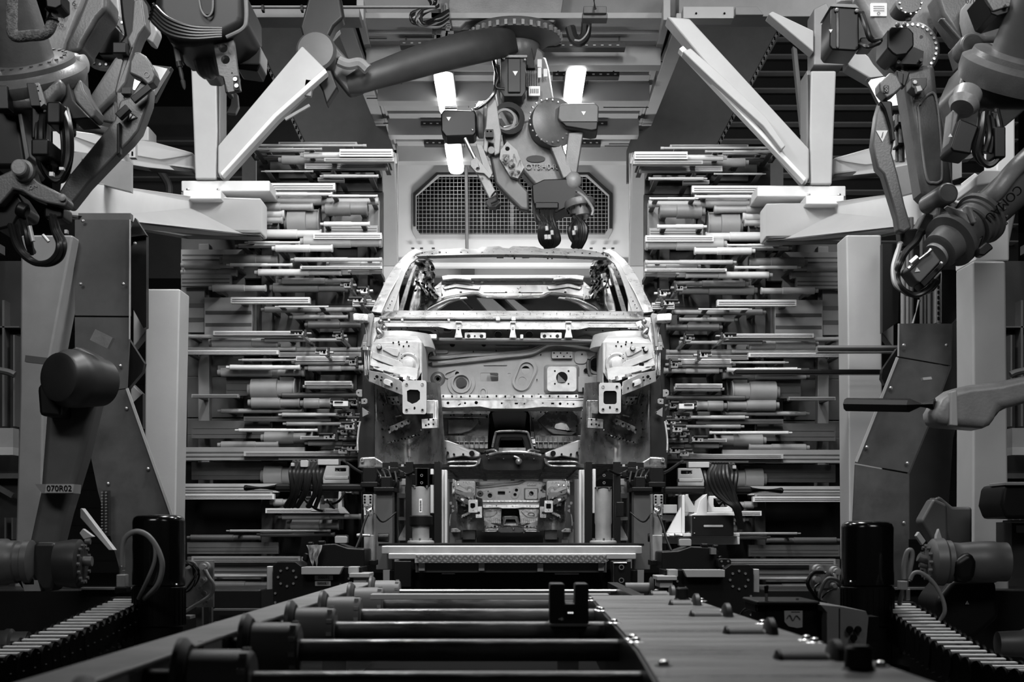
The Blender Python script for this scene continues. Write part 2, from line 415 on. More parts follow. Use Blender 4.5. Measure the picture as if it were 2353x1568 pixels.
    for i in range(46):
        x = 235+i*36; m.pr(circ(x, 590+26*math.sin(i*2.3)+(14 if 800 < x < 1480 else 0), 4, 7), 8.45, .02)
    part(T, 'plenum_wall', m, [FIRE, HOLE], .002)
    m = M(K)
    for x, w_ in ((710, 34), (1060, 30), (1418, 34)):
        m.pr([(x-w_/2, 562), (x+w_/2, 562), (x+w_/2, 620), (x+w_*.8, 662), (x-w_*.8, 662), (x-w_/2, 620)], 8.30, .03, [rect(x-5, 600, x+5, 613)]); m.bx(x-w_/2-4, 556, x+w_/2+4, 566, 8.28, .06)
    part(T, 'cowl_bracket', m, CAR, .003)
    for x0 in (750, 1238):
        m = M(K); m.pr(rr(x0, 628, x0+136, 666, 6), 8.33, .06, [circ(x0+25, 652, 12), circ(x0+108, 652, 12), rect(x0+60, 646, x0+70, 658)])
        m.pr(rect(x0+2, 630, x0+134, 664), 8.37, .02)
        o = part(T, 'mounting_box', m, [CARL], .003)
    m = M(K); m.pr(rr(1585, 646, 1640, 672, 5), 8.3, .05); m.pr(rr(485, 638, 570, 668, 8), 8.3, .06); m.pr(rr(216, 588, 250, 630, 8), 8.2, .03); m.bx(1106, 640, 1128, 668, 8.32, .03)
    part(T, 'harness_bracket', m, CARL, .004)
    # ---- firewall
    D = 8.5; m = M(K)
    keyhole = circ(1142, 870, 27); key2 = circ(1120, 941, 27)
    hl = [circ(728, 955, 37, 24), rr(850, 888, 966, 943, 8), keyhole, key2, rect(1028, 891, 1045, 908), circ(1600, 835, 46, 24), circ(1375, 918, 37, 24)]
    m.pr([(488, 672), (1655, 672), (1655, 1045), (488, 1045)], D, .02, hl)
    part(T, 'firewall', m, FIRE)
    # pressed features
    m = M(K); f = K
    m.tube([K(490, 672, 8.38), K(800, 674, 8.36), K(1300, 676, 8.36), K(1650, 686, 8.38)], .012, sm=3)
    m.pr([(490, 676), (640, 674), (1640, 684), (1655, 700), (1480, 702), (640, 690), (490, 692)], 8.39, .11)
    m.ring(K(728, 955, D-.001), (0, -1, 0), .083, .046, .01); m.ring(K(728, 955, D-.01), (0, -1, 0), .060, .048, .012)
    ax = (0, -1, 0)
    cap0 = capsule(1152, 862, 1115, 945, 62, 58, 12); cap1 = capsule(1148, 866, 1118, 942, 46, 46, 12)
    m.pr(cap0, D-.016, .016, [cap1]); m.pr(capsule(1150, 864, 1116, 943, 70, 66, 12), D-.006, .006, [capsule(1150, 864, 1116, 943, 58, 54, 12)])
    m.pr(capsule(640, 903, 690, 884, 22, 20), D-.012, .012, [capsule(640, 903, 690, 884, 14, 13)])
    m.lathe(K(577, 928, D), ax, [(0, .045), (.012, .036), (.018, .022), (.006, .016), (.0, .012)])
    m.pr(rr(1480, 912, 1600, 1010, 6), D-.03, .03)
    m.pr(rr(872, 832, 1022, 840, 3), D-.01, .01)
    m.pr([(843, 1034), (843, 1000), (855, 982), (880, 982), (895, 1000), (895, 1034), (885, 1034), (885, 1003), (875, 992), (862, 992), (853, 1003), (853, 1034)], D-.008, .008)
    m.tube([K(505, 835, D-.01), K(700, 815, D-.02), K(1000, 780, D-.025), (K(1180, 758, D-.03)), K(1300, 705, D-.03), K(1420, 708, D-.03), K(1640, 740, D-.02)], .016, sm=5)
    m.tube([K(500, 790, D-.01), K(620, 790, D-.02), K(760, 775, D-.02), K(1000, 765, D-.02), K(1170, 745, D-.02), K(1290, 690, D-.02)], .014, sm=5)
    m.pr(rr(945, 695, 1165, 722, 10), D-.012, .012, [rr(953, 701, 1157, 716, 6)])
    m.pr(capsule(520, 735, 560, 735, 14), D-.015, .015); m.pr(capsule(560, 752, 630, 752, 12), D-.012, .012)
    m.tube([K(500, 780, D-.01), K(520, 745, D-.02), K(545, 745, D-.02), K(560, 780, D-.01)], .012)
    m.tube([K(1548, 800, D-.01), K(1545, 850, D-.01), K(1560, 905, D-.01), K(1600, 912, D-.01)], .012)
    m.ring(K(1600, 835, D-.001), ax, .060, .052, .012)
    m.pr(rr(1455, 745, 1540, 830, 30), D-.01, .01)
    part(T, 'firewall_pressing', m, FIRE, .003)
    m = M(K)
    m.pr([(500, 1028), (1480, 1028), (1480, 1050), (500, 1050)], D-.05, .06)
    m.mi = 1
    for i in range(17): m.pr(circ(612+i*57, 1037+(i % 3)*2, 6, 8), D-.055, .01)
    for (x, y, r) in ((670, 703, 17), (872, 703, 15), (702, 893, 14), (1530, 872, 14), (1225, 1030, 8), (1505, 1000, 9), (500, 958, 5), (520, 765, 7), (1505, 768, 5), (640, 800, 4), (805, 750, 4), (952, 745, 4), (570, 840, 4), (735, 820, 4), (860, 805, 4), (975, 795, 4), (1240, 770, 4), (1215, 930, 3), (506, 905, 5), (506, 935, 5), (506, 995, 5), (1690, 690, 8)):
        m.pr(circ(x, y, r, 10), D-.018, .02)
    for (x, y) in ((1512, 1000), (1537, 988)): m.bx(x-4, y-18, x+4, y+12, D-.05, .03)
    part(T, 'firewall_flange', m, [CAR, HOLE])
    m = M(K)          # raised brake-servo box
    m.loft([[K(x, y, D) for x, y in rr(1258, 836, 1488, 1022, 22)], [K(x, y, D-.06) for x, y in rr(1280, 848, 1470, 1008, 22)]])
    m.mi = 1; m.pr(circ(1375, 918, 37, 24), D-.063, .01)
    for x, y in ((1330, 876), (1418, 876), (1330, 958), (1418, 958)): m.pr(circ(x, y, 6, 8), D-.064, .01)
    m.mi = 2; m.pr([(1345, 945), (1350, 895), (1400, 945), (1395, 950), (1360, 952)], D-.066, .01)
    part(T, 'servo_housing', m, [TOWER, HOLE, DGREY], .006)
    m = M(K)
    m.pr(rr(1310, 750, 1445, 796, 6), D-.03, .03); m.mi = 1
    for i in range(6): m.pr(circ(1325+i*21, 760+(i % 2)*22, 5, 8), D-.035, .01)
    part(T, 'pedal_bracket', m, [FIRE, HOLE], .004)
    # pale sheet painted as the lit cabin behind the firewall openings
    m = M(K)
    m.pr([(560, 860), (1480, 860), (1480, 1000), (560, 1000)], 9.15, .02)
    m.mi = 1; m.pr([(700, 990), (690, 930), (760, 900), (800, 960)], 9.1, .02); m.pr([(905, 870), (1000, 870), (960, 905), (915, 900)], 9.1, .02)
    part(T, 'lit_cabin_sheet', m, [LIGHT, DGREY])
    # ---- cross member and lower bulkhead
    m = M(K)
    hl = [circ(642, 1082, 9), rect(1072, 1080, 1092, 1091), circ(752, 1083, 7), circ(824, 1080, 11), circ(988, 1084, 6), circ(1134, 1087, 5), rect(1306, 1080, 1325, 1091), circ(1364, 1087, 9), circ(1412, 1087, 5), circ(1450, 1090, 6), rect(1246, 1080, 1258, 1086), capsule(711, 1095, 722, 1089, 4)]
    m.pr([(578, 1058), (1060, 1062), (1515, 1068), (1515, 1104), (1450, 1112), (1250, 1106), (1130, 1118), (920, 1118), (850, 1104), (640, 1112), (580, 1104)], 8.05, .02, hl)
    m.loft([[K(x, 1052, 8.3) for x in (578, 1515)]+[K(x, 1056, 8.3) for x in (1515, 578)], [K(x, 1060, 8.05) for x in (578, 1515)]+[K(x, 1064, 8.05) for x in (1515, 578)]])
    m.loft([[K(x, 1108, 8.05) for x in (582, 1512)]+[K(x, 1112, 8.07) for x in (1512, 582)], [K(x, 1132, 8.16) for x in (600, 1500)]+[K(x, 1136, 8.18) for x in (1500, 600)]])
    part(T, 'cross_member', m, [CAR, HOLE], .004)
    m = M(K)
    m.pr([(590, 1125), (915, 1128), (905, 1300), (905, 1405), (850, 1400), (740, 1350), (600, 1312)], 8.36, .02)
    m.pr([(2114-590, 1125), (1165, 1128), (1180, 1180), (1200, 1300), (1215, 1405), (1270, 1400), (1380, 1350), (1512, 1312)], 8.36, .02, [[(1326, 1240), (1335, 1215), (1370, 1205), (1405, 1212), (1428, 1245), (1415, 1262), (1385, 1258), (1345, 1250)]])
    m.pr(rr(610, 1150, 900, 1180, 10), 8.33, .03)
    m.pr([(640, 1190), (835, 1184), (840, 1210), (790, 1262), (730, 1280), (640, 1284)], 8.33, .04)
    m.pr([(1215, 1190), (1280, 1138), (1300, 1130), (1440, 1132), (1475, 1160), (1475, 1270), (1440, 1290), (1310, 1280), (1270, 1250)], 8.31, .06, [[(1326, 1240), (1335, 1215), (1370, 1205), (1405, 1212), (1428, 1245), (1415, 1262), (1385, 1258), (1345, 1250)]])
    m.mi = 1
    for x, y in ((660, 1160), (680, 1158), (750, 1157), (795, 1155), (850, 1155), (608, 1180), (606, 1250), (890, 1170), (1240, 1140), (1268, 1142), (1190, 1180), (1340, 1140), (1410, 1142), (1470, 1230), (1500, 1180), (1500, 1280)): m.pr(circ(x, y, 5, 7), 8.30, .02)
    m.mi = 2
    m.pr([(1320, 1200), (1440, 1200), (1440, 1275), (1320, 1275)], 8.6, .02)
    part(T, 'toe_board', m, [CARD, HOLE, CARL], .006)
    m = M(K)
    for k, x0 in enumerate((600, 1205)):
        m.pr([(x0, 1292), (x0+300, 1292), (x0+300, 1375), (x0, 1375)], 8.30, .02)
        for i in range(9): m.bx(x0+15+i*32, 1300, x0+22+i*32, 1372, 8.28, .02)
        m.bx(x0, 1330, x0+300, 1336, 8.28, .02)
    part(T, 'floor_rib_panel', m, CARD, .002)
    m = M(K)          # transmission tunnel: an arched channel running back
    def arch(sc, d, dy): return [K(1038+(x-1038)*sc, y*sc+dy, d) for x, y in [(905, 1400), (905, 1180), (925, 1145), (960, 1130), (1110, 1130), (1148, 1145), (1168, 1180), (1178, 1400)]]
    a0 = arch(1, 8.3, 0); a1 = [p+Vector((0, 1.6, .0)) for p in a0]
    m.loft([[p for p in a0], [p for p in a1]], caps=False, closed=False)
    m.loft([[p+Vector((0, 0, .02)) for p in a0], [p+Vector((0, 0, .02)) for p in a1]], caps=False, closed=False)
    m.pr([(900, 1120), (1175, 1120), (1175, 1400), (900, 1400)], 9.9, .02)
    part(T, 'tunnel', m, CARK)
    m = M(K)
    m.pr([(915, 1400), (935, 1290), (960, 1262), (1140, 1262), (1165, 1285), (1195, 1400), (1160, 1400), (1120, 1300), (980, 1300), (950, 1400)], 8.2, .3)
    m.mi = 1
    m.tube([K(925, 1385, 8.18), K(945, 1290, 8.18), K(970, 1266, 8.18), K(1135, 1266, 8.18), K(1165, 1300, 8.18), K(1190, 1385, 8.18)], .007)
    m.pr(rr(968, 1370, 1142, 1396, 4), 8.12, .05); m.tube([K(890, 1420, 8.1), K(1000, 1400, 8.08), K(1130, 1400, 8.08), K(1240, 1420, 8.1)], .01)
    m.tube([K(880, 1395, 8.15), K(940, 1385, 8.1), K(985, 1420, 8.1)], .007); m.tube([K(1230, 1395, 8.15), K(1170, 1385, 8.1), K(1130, 1420, 8.1)], .007)
    m.mi = 0
    m.pr([(855, 1415), (920, 1400), (1200, 1400), (1262, 1415), (1255, 1505), (1200, 1515), (905, 1515), (850, 1500)], 8.15, .5)
    m.mi = 1; m.tube([K(1060, 1425, 8.13), K(1098, 1440, 8.13), K(1098, 1465, 8.13)], .008); m.ball(K(1098, 1460, 8.12), .02)
    for x in (905, 1000, 1195): m.pr(circ(x, 1440, 4, 6), 8.14, .01)
    part(T, 'tunnel_brace', m, [CARK, CARD], .004)
    # ---- both sides of the engine bay
    for s in (1, -1):
        f = side(s)
        m = M(f)      # strut tower: faceted casting with sloping top
        d1 = 7.95
        m.poly3([f(158, 700, d1), f(182, 672, d1+.02), f(260, 660, d1), f(460, 668, d1), f(476, 690, d1), f(474, 885, d1), f(445, 932, d1), (f(345, 870, d1)), f(150, 795, d1), f(146, 735, d1)], (0, .04, 0))
        m.pr([(222, 738), (250, 722), (318, 732), (330, 752), (318, 782), (290, 776), (262, 760)], d1-.012, .012); m.pr(rr(345, 845, 372, 862, 4), d1-.01, .01); m.pr([(455, 690), (474, 690), (474, 885), (462, 900)], d1-.014, .014)
        m.pr([(160, 750), (186, 762), (330, 812), (410, 880), (440, 925), (345, 866), (152, 792)], d1-.02, .02)
        m.loft([[f(158, 702, d1), f(182, 674, d1+.02), f(260, 662, d1), f(460, 670, d1), f(476, 692, d1)], [f(190, 668, 8.25), f(230, 645, 8.25), f(300, 634, 8.25), f(440, 646, 8.25), f(474, 672, 8.25)], [f(200, 668, 8.5), f(230, 640, 8.5), f(300, 630, 8.5), f(440, 640, 8.5), f(480, 665, 8.5)]])
        m.poly3([f(470, 690, d1), f(478, 690, d1), f(478, 1000, d1), f(470, 1000, d1)], (0, .55, 0))
        m.lathe(f(385, 835, d1), (0, -1, 0), [(0, .07), (.008, .062), (.004, .045), (.02, .03), (.022, .012)])
        m.lathe(f(320, 650, 8.35), (0, 0, 1), [(-.08, .22), (0, .2), (.012, .14), (.0, .1)])
        m.mi = 1
        for x, y in ((325, 688), (378, 688), (328, 704), (356, 716), (390, 714), (290, 693), (345, 772), (375, 772), (345, 795), (375, 812), (365, 820), (412, 868), (330, 812), (425, 775), (398, 885)): m.pr(circ(x, y, 5.5, 8), d1-.006, .02)
        m.pr(circ(363, 774, 10, 10), d1-.006, .02); m.pr(rect(200, 720, 224, 730), d1-.004, .02) if s < 0 else None
        for x, y in (((199, 723),) if s > 0 else ((199, 738), (283, 730))):
            m.pr(circ(x, y, 17, 14), d1-.02, .02)
            m.mi = 2; m.lathe(f(x, y, d1-.02), (0, -1, 0), [(0, .012), (.02, .012), (.02, .006)], 10); m.mi = 1
        o = part(T, 'strut_tower', m, [TOWER, HOLE, BOLT], .006)
        # crumpled bright apron running down to the rail end
        rnd = random.Random(11); jit = {}
        def fn(u, v):
            xt = 150+u*300; yt = 792+u*88+18*math.sin(u*5); xb = 138+u*300; yb = 862+u*95
            k = (round(u*14), round(v*6)); jit.setdefault(k, rnd.uniform(-.022, .022))
            return f(xt+(xb-xt)*v, yt+(yb-yt)*v, 7.93-.14*math.sin(v*2.2)*(.5+.5*u)+jit[k]-.12*u*v)
        m = M(f); m.grid(fn, 14, 6, .01)
        if s < 0: m.mi = 1; m.pr([(2114-1875, 822), (2114-1905, 826), (2114-1902, 842), (2114-1872, 838)], 7.74, .02)
        part(T, 'wheel_house_apron', m, [TOWER, HOLE], smooth=50)
        m = M(f)      # side rail leading to the end plate
        hl = [circ(184, 912, 10), circ(210, 935, 6), circ(170, 925, 5), circ(215, 915, 5), rr(272, 952, 284, 968, 2), circ(312, 985, 5)]
        m.poly3([f(136, 872, 7.80), f(230, 890, 7.75), f(348, 945, 7.66), f(350, 1032, 7.64), (f(250, 992, 7.72)), f(132, 942, 7.80)], (0, .02, 0))
        m.mi = 1
        for h_ in hl: m.pr(h_, 7.76-.1*(h_[0][0]-136)/210-.01, .02)
        m.mi = 0; m.pr(capsule(243, 945, 340, 985, 18), 7.70, .02)
        part(T, 'upper_rail', m, [CAR, HOLE], .006)
        # rail end plate with its dark box-section mouth
        x0, x1, y0, y1 = (350, 504, 937, 1154) if s > 0 else (2114-1755, 2114-1614, 952, 1150)
        xc, yc = (x0+x1)/2, (y0+y1)/2+ (0 if s > 0 else 0)
        op = [(378, 1005), (398, 996), (448, 998), (462, 1012), (462, 1058), (440, 1078), (412, 1088), (380, 1070)] if s > 0 else rr(2114-1728, 1004, 2114-1643, 1090, 16)
        m = M(f)
        m.pr(rr(x0, y0, x1, y1, 16), 7.60, .018, [op]+[circ(x, y, 8, 10) for x in (x0+26, x1-26) for y in (y0+26, y1-26)]+[capsule(xc, y1-42, xc, y1-34, 6)])
        o = part(T, 'rail_end_plate', m, ALU, .004)
        m = M(f)
        r0 = [f(x, y, 7.618) for x, y in rr(x0+22, 992, x1-22, 1096, 10)]
        m.loft([r0, [p+Vector((0, .8, 0)) for p in r0]])
        part(T, 'front_rail', m, CARD, .004)
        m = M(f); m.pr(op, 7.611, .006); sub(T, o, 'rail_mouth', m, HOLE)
        m = M(f)
        for x in (x0+26, x1-26):
            for y in (y0+26, y1-26): m.ring(f(x, y, 7.60), (0, -1, 0), .009, .006, .004, 12)
        sub(T, o, 'plate_nut', m, BOLT)
        m = M(f)
        m.pr([(506, 1064), (578, 1064), (580, 1240), (474, 1246), (470, 1190), (545, 1186), (545, 1150), (506, 1150)], 7.72, .06)
        m.pr([(472, 1186), (572, 1180), (575, 1243), (474, 1247)], 7.66, .05)
        m.mi = 1
        for x, y in ((518, 1188), (518, 1218), (548, 1188), (548, 1218), (500, 1225)): m.pr(circ(x, y, 6, 8), 7.655, .02)
        m.mi = 0; m.bx(556, 1070, 570, 1186, 7.70, .03)
        part(T, 'subframe_bracket', m, [CAR if s > 0 else CARD, HOLE], .004)
        # wheel-house liner
        def fn(u, v):
            x = 172+u*(420+40*v); y = 955+v*520-40*(1-v)*(1-u)
            return f(x, y, 7.95+.42*math.sin(math.pi*min(1, u*1.02))*(1-.25*v)-.10*v)
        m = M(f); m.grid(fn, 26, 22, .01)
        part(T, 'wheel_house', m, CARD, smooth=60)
        m = M(f)
        m.tube([f(245, 1092, 8.2), f(300, 1086, 8.24), f(348, 1090, 8.24)], .009); m.tube([f(250, 1180, 8.18), f(300, 1172, 8.22), f(350, 1162, 8.22)], .008)
        m.tube([f(225, 1000, 8.05), f(245, 1080, 8.1), f(225, 1110, 8.08), f(240, 1200, 8.1)], .008)
        m.tube([f(240, 1345, 8.05), f(330, 1325, 8.12), f(430, 1290, 8.15), f(470, 1255, 8.1)], .006)
        m.pr([(246, 1243), (395, 1178), (412, 1196), (398, 1212), (290, 1262), (268, 1276)], 8.12, .04)
        for x, y in ((262, 1262), (308, 1240), (345, 1222), (385, 1204)): m.pr(circ(x, y+4, 15, 10), 8.10, .03)
        m.pr([(250, 1040), (320, 1040), (335, 1100), (262, 1090)], 8.15, .02); m.pr([(480, 1000), (580, 1060), (600, 1260), (560, 1260), (500, 1160)], 8.25, .02)
        m.mi = 1
        for i in range(10): m.pr(circ(255+i*22, 1336-i*6+(i % 2)*4, 5, 7), 8.06, .05)
        for i in range(9): m.pr(circ(218+(i % 2)*7, 1040+i*52, 5, 7), 7.99, .03)
        for x, y in ((262, 1052), (290, 1056), (285, 1080), (320, 1075), (262, 1253), (308, 1232), (345, 1214), (385, 1198), (545, 1280), (560, 1340), (550, 1400), (585, 1150), (520, 1270)): m.pr(circ(x, y, 6, 7), 8.09, .03)
        part(T, 'wheel_house_rib', m, [CARD, HOLE], .003)
        m = M(f)
        m.ribbon([(168, 1000, 182, 1000, 7.93), (166, 1150, 186, 1150, 7.93), (168, 1300, 188, 1300, 7.93), (166, 1440, 200, 1440, 7.93), (166, 1500, 230, 1498, 7.93)], .03)
        part(T, 'wheel_house_flange', m, CARD, .003)
        # lower arm shaped outrigger
        m = M(f)
        m.poly3([f(594, 1316, 8.0), f(640, 1322, 7.98), f(780, 1375, 7.95), f(852, 1402, 7.98), f(850, 1430, 7.98), f(800, 1440, 7.96), (f(740, 1425, 7.95)), f(610, 1452, 8.0)], (0, .2, 0))
        part(T, 'outrigger', m, CAR if False else FIRE, .01)
        m = M(f)
        m.pr([(590, 1452), (700, 1440), (855, 1436), (846, 1470), (820, 1492), (640, 1494), (595, 1500)], 8.0, .25)
        m.tube([f(630, 1475, 7.98), f(660, 1462, 7.98), f(800, 1460, 7.98), f(828, 1466, 7.98), f(805, 1488, 7.98), f(650, 1490, 7.98)], .007)
        m.mi = 1
        for x, y in ((620, 1372), (640, 1400), (680, 1412), (740, 1412)): m.pr(circ(x, y, 7, 8), 7.94, .05)
        m.pr(circ(795, 1406, 17, 14), 7.94, .03)
        part(T, 'outrigger_foot', m, [CARD, HOLE], .006)
        # outer side: dark sill panel, flange, hinge bracket, tabs
        m = M(f)
        m.pr([(108, 905), (138, 945), (168, 960), (170, 1500), (62, 1500), (60, 1330), (70, 1250), (86, 1110), (98, 980)], 7.9, .06)
        m.poly3([f(86, 1000, 7.95), f(60, 1330, 7.95), f(62, 1500, 7.95), f(80, 1500, 7.95), f(100, 1330, 7.95)], (0, 3.4, 0))
        m.mi = 1; m.tube([f(62, 1400, 7.9), f(60, 1330, 7.9), f(68, 1250, 7.9), f(78, 1200, 7.9)], .006)
        part(T, 'side_panel', m, [CARK, CARL], .004)
        m = M(f)
        m.pr([(76, 1432), (170, 1428), (240, 1470), (230, 1502), (64, 1502)], 7.86, .08)
        part(T, 'sill_end', m, CARD, .01)
        for pts, hx, hy in (([(50, 1005), (62, 995), (90, 996), (90, 1044), (66, 1042), (50, 1028)], 66, 1018), ([(84, 1056), (112, 1052), (124, 1060), (124, 1082), (112, 1090), (84, 1090)], 104, 1072),
                            ([(90, 1110), (138, 1142), (138, 1150), (92, 1172)], 132, 1146), ([(74, 1442), (94, 1436), (102, 1444), (100, 1464), (80, 1466)], 88, 1452), ([(92, 692), (120, 692), (120, 742), (92, 742)], 102, 716)):
            m = M(f); m.pr(pts, 7.84, .012, [circ(hx, hy, 5, 8)]); part(T, 'body_tab', m, FIRE, .002)
        m = M(f)
        m.ribbon([(106, 560, 124, 560, 8.0), (118, 690, 150, 690, 8.0), (104, 760, 150, 760, 7.97), (104, 905, 140, 912, 7.97)], .02)
        for x, w_ in ((124, 8), (138, 6), (112, 5)): m.tube([f(x, 740, 7.96), f(x, 905, 7.95)], .006*w_/6, sm=1)
        m.pr([(150, 560), (170, 560), (184, 640), (160, 700), (152, 790), (138, 790), (140, 640)], 7.98, .03)
        m.ribbon([(160, 530, 205, 530, 8.2), (170, 580, 200, 575, 8.15), (176, 620, 190, 620, 8.1)], .03)
        part(T, 'fender_flange', m, CARL, .003)
        m = M(f)
        m.pr([(28, 512), (40, 503), (122, 508), (130, 520), (128, 556), (32, 552)], 7.85, .10)
        o = part(T, 'hinge_bracket', m, CARL, .006)
        m = M(f); m.pr([(122, 508), (160, 503), (168, 520), (152, 600), (140, 720), (118, 720), (122, 620), (100, 570), (60, 556), (128, 556)], 7.93, .03)
        sub(T, o, 'bracket_leg', m, FIRE, .004)
        m = M(f)
        for x, y in ((200, 625), (232, 600), (210, 560)): m.ball(f(x, y, 8.05), .016, 10)
        m.tube([f(180, 600, 8.0), f(215, 640, 8.0), f(190, 660, 8.0)], .012)
        m.pr([(175, 560), (215, 540), (225, 560), (205, 590), (215, 640), (180, 645)], 8.1, .04)
        part(T, 'cowl_side', m, CARD, .003)
        # fender top rail between tower and hinge pillar
        m = M(f)
        m.loft([[f(150, 735, 7.98), f(170, 728, 7.98), f(170, 790, 7.98), f(146, 790, 7.98)], [f(170, 660, 8.5), f(200, 650, 8.5), f(200, 700, 8.5), f(170, 700, 8.5)]])
        part(T, 'fender_rail', m, CAR, .004)
    # ---- floor pan behind
    m = M(K)
    z0 = K(0, 1440, 8.4).z
    x0 = K(180, 0, 8.4).x; x1 = K(1934, 0, 8.4).x
    m.box(((x0+x1)/2, 9.9, z0), (x1-x0, 2.9, .02))
    for i in range(7): m.box((x0+.15+i*(x1-x0-.3)/6, 9.9, z0-.015), (.03, 2.8, .02))
    part(T, 'floor_pan', m, CARD)
    m = M(K)
    for x in (640, 760, 1360, 1480): m.bx(x, 1496, x+34, 1512, 8.2, .06)
    for x in (715, 960, 1250): m.bx(x, 1505, x+20, 1528, 8.25, .04)
    part(T, 'underbody_bracket', m, CARD, .003)
    return T
CARBODY = build_car()
second = copy_tree(CARBODY)
second.location = CARBODY.location+Vector((-.03, 12.1, -.354))
CARBODY['label'] = 'large bare silver car body shell in front, without doors or bonnet, raised on posts'
second['label'] = 'small second car body shell waiting further down the line, framed beneath the first'
# ================================================================== the setting
m = M(); m.box((0, 14, -.05), (30, 44, .1)); struct('floor', m, FLOOR)
m = M(); m.box((0, 34, 4), (30, .2, 8.2))
for i in range(18): m.box((0, 33.86, .3+i*.42), (30, .08, .03))
struct('wall_back', m, HALL)
for s, nm in ((-1, 'left'), (1, 'right')):
    m = M(); m.box((s*14, 15, 4), (.2, 38, 8.2)); struct('wall_'+nm, m, HALL)
m = M(); m.box((0, 15, 8.15), (30, 40, .1)); struct('ceiling', m, HALL)
# daylight strips high in the far hall wall, behind the left frame
m = M(); m.mi = 0; m.bx(326, 205, 445, 222, 33.6, .05); m.bx(326, 227, 445, 243, 33.6, .05)
m.mi = 1
for x in (340, 395, 440): m.bx(x-2, 200, x+2, 246, 33.5, .05)
m.bx(320, 220, 450, 229, 33.5, .05)
struct('window_1', m, [GLOW, DARK])
m = M(); m.bx(1938, 240, 1988, 251, 33.6, .05); struct('window_2', m, [GLOW])

# ------------------------------------------------------------------ cell ceiling with cable trays and lamps
ZC = H+3.47
m = M(); Y0, Y1 = 9.75, 13.5
m.box((0, (Y0+Y1)/2, ZC+.08), (2.16, Y1-Y0, .04))
for y in (9.95, 10.85, 11.85, 12.7): m.box((0, y+.25, ZC+.05), (2.1, .42, .03))
T = thing('cell_canopy', 'light grey panelled ceiling of the welding cell, between two long edge girders', 'ceiling panel', (0, 11.6, ZC))
part(T, 'panel', m, SHEETW, .004)
for y in (10.25, 11.1, 12.05, 12.9):
    m = M(); m.box((0, y, ZC-.03), (2.12, .05, .14)); m.box((0, y+.04, ZC-.10), (2.12, .13, .012)); part(T, 'cross_beam', m, LIGHT, .003)
rnd = random.Random(5)
m = M()
for i in range(26):
    x = rnd.uniform(-1, 1); y = rnd.uniform(9.9, 13.2); L = rnd.uniform(.1, .5); m.box((x, y, ZC+.026), (L, .008, .006) if i % 3 else (.006, L, .006))
part(T, 'panel_joint', m, DARK)
for i, (x0, x1, y, d) in enumerate([(920, 1050, 104, 10.05), (1230, 1436, 109, 10.05), (1270, 1422, 175, 10.75), (968, 1020, 287, 12.05), (1330, 1395, 287, 12.05), (975, 1050, 331, 12.75), (1335, 1380, 331, 12.75), (972, 1035, 363, 13.1), (1333, 1382, 363, 13.1)]):
    p0, p1 = P(x0, y, d), P(x1, y, d); m = M(); m.box((p0+p1)/2, (p1.x-p0.x, .10, .035)); m.mi = 1
    for k in range(int((p1.x-p0.x)/.055)): m.box((p0.x+.03+k*.055, d-.052, p0.z-.002), (.018, .006, .008))
    m.mi = 0
    for x in (p0.x+.04, p1.x-.04): m.box((x, d, (p0.z+ZC+.08)/2), (.012, .02, abs(ZC+.08-p0.z)))
    part(T, 'cable_tray', m, [DARK, LIGHT])
# long edge girders
for s in (1, -1):
    MX[0] = s; m = M(Q)
    a0, a1 = Q(836, 46, 9.62), Q(914, 345, 13.3)
    m.loft([[a0, a0+Vector((-s*.05, 0, 0)), a0+Vector((-s*.05, 0, .14)), a0+Vector((0, 0, .14))], [a1, a1+Vector((-s*.05, 0, 0)), a1+Vector((-s*.05, 0, .14)), a1+Vector((0, 0, .14))]])
    b0, b1 = Q(806, 50, 9.6), Q(905, 345, 13.3)
    m.loft([[b0, b0+Vector((-s*.12, .0, 0)), b0+Vector((-s*.12, 0, .06)), b0+Vector((0, 0, .06))], [b1, b1+Vector((-s*.08, 0, 0)), b1+Vector((-s*.08, 0, .06)), b1+Vector((0, 0, .06))]])
    part(T, 'edge_girder', m, LIGHT, .006)
MX[0] = 1
lampspec = [('short strip lamp at the left of the cell ceiling, nearer of the left pair', -.52, 10.45, .95), ('strip lamp at the right of the cell ceiling, beside the hanging grey hose', .46, 10.25, 1.1),
            ('strip lamp left of the hanging robot, under its black motor', -.53, 12.35, .9), ('strip lamp half hidden behind the grey arm of the hanging robot', .42, 12.35, .9)]
for lab, x, y, L in lampspec:
    T = thing('strip_lamp', lab, 'lamp', (x, y, ZC-.05), 'ceiling strip lamps of the cell')
    z = ZC-.08
    def oval(sc, dz):
        r = .068*sc; hl = L/2-.068; pts = []
        for i in range(13): a = math.pi*i/12; pts.append(Vector((x+r*math.cos(a), y+L/2+hl+r*math.sin(a), z+dz)))
        for i in range(13): a = math.pi+math.pi*i/12; pts.append(Vector((x+r*math.cos(a), y+L/2-hl+r*math.sin(a), z+dz)))
        return pts
    m = M(); m.loft([oval(.8, -.05), oval(1, -.03), oval(1, 0)]); part(T, 'diffuser', m, LAMP)
    m = M(); m.loft([oval(1.12, .002), oval(1.12, .05)]); m.box((x, y+L/2, ZC+.01), (.05, L*.6, .08)); part(T, 'housing', m, GREY, .003)

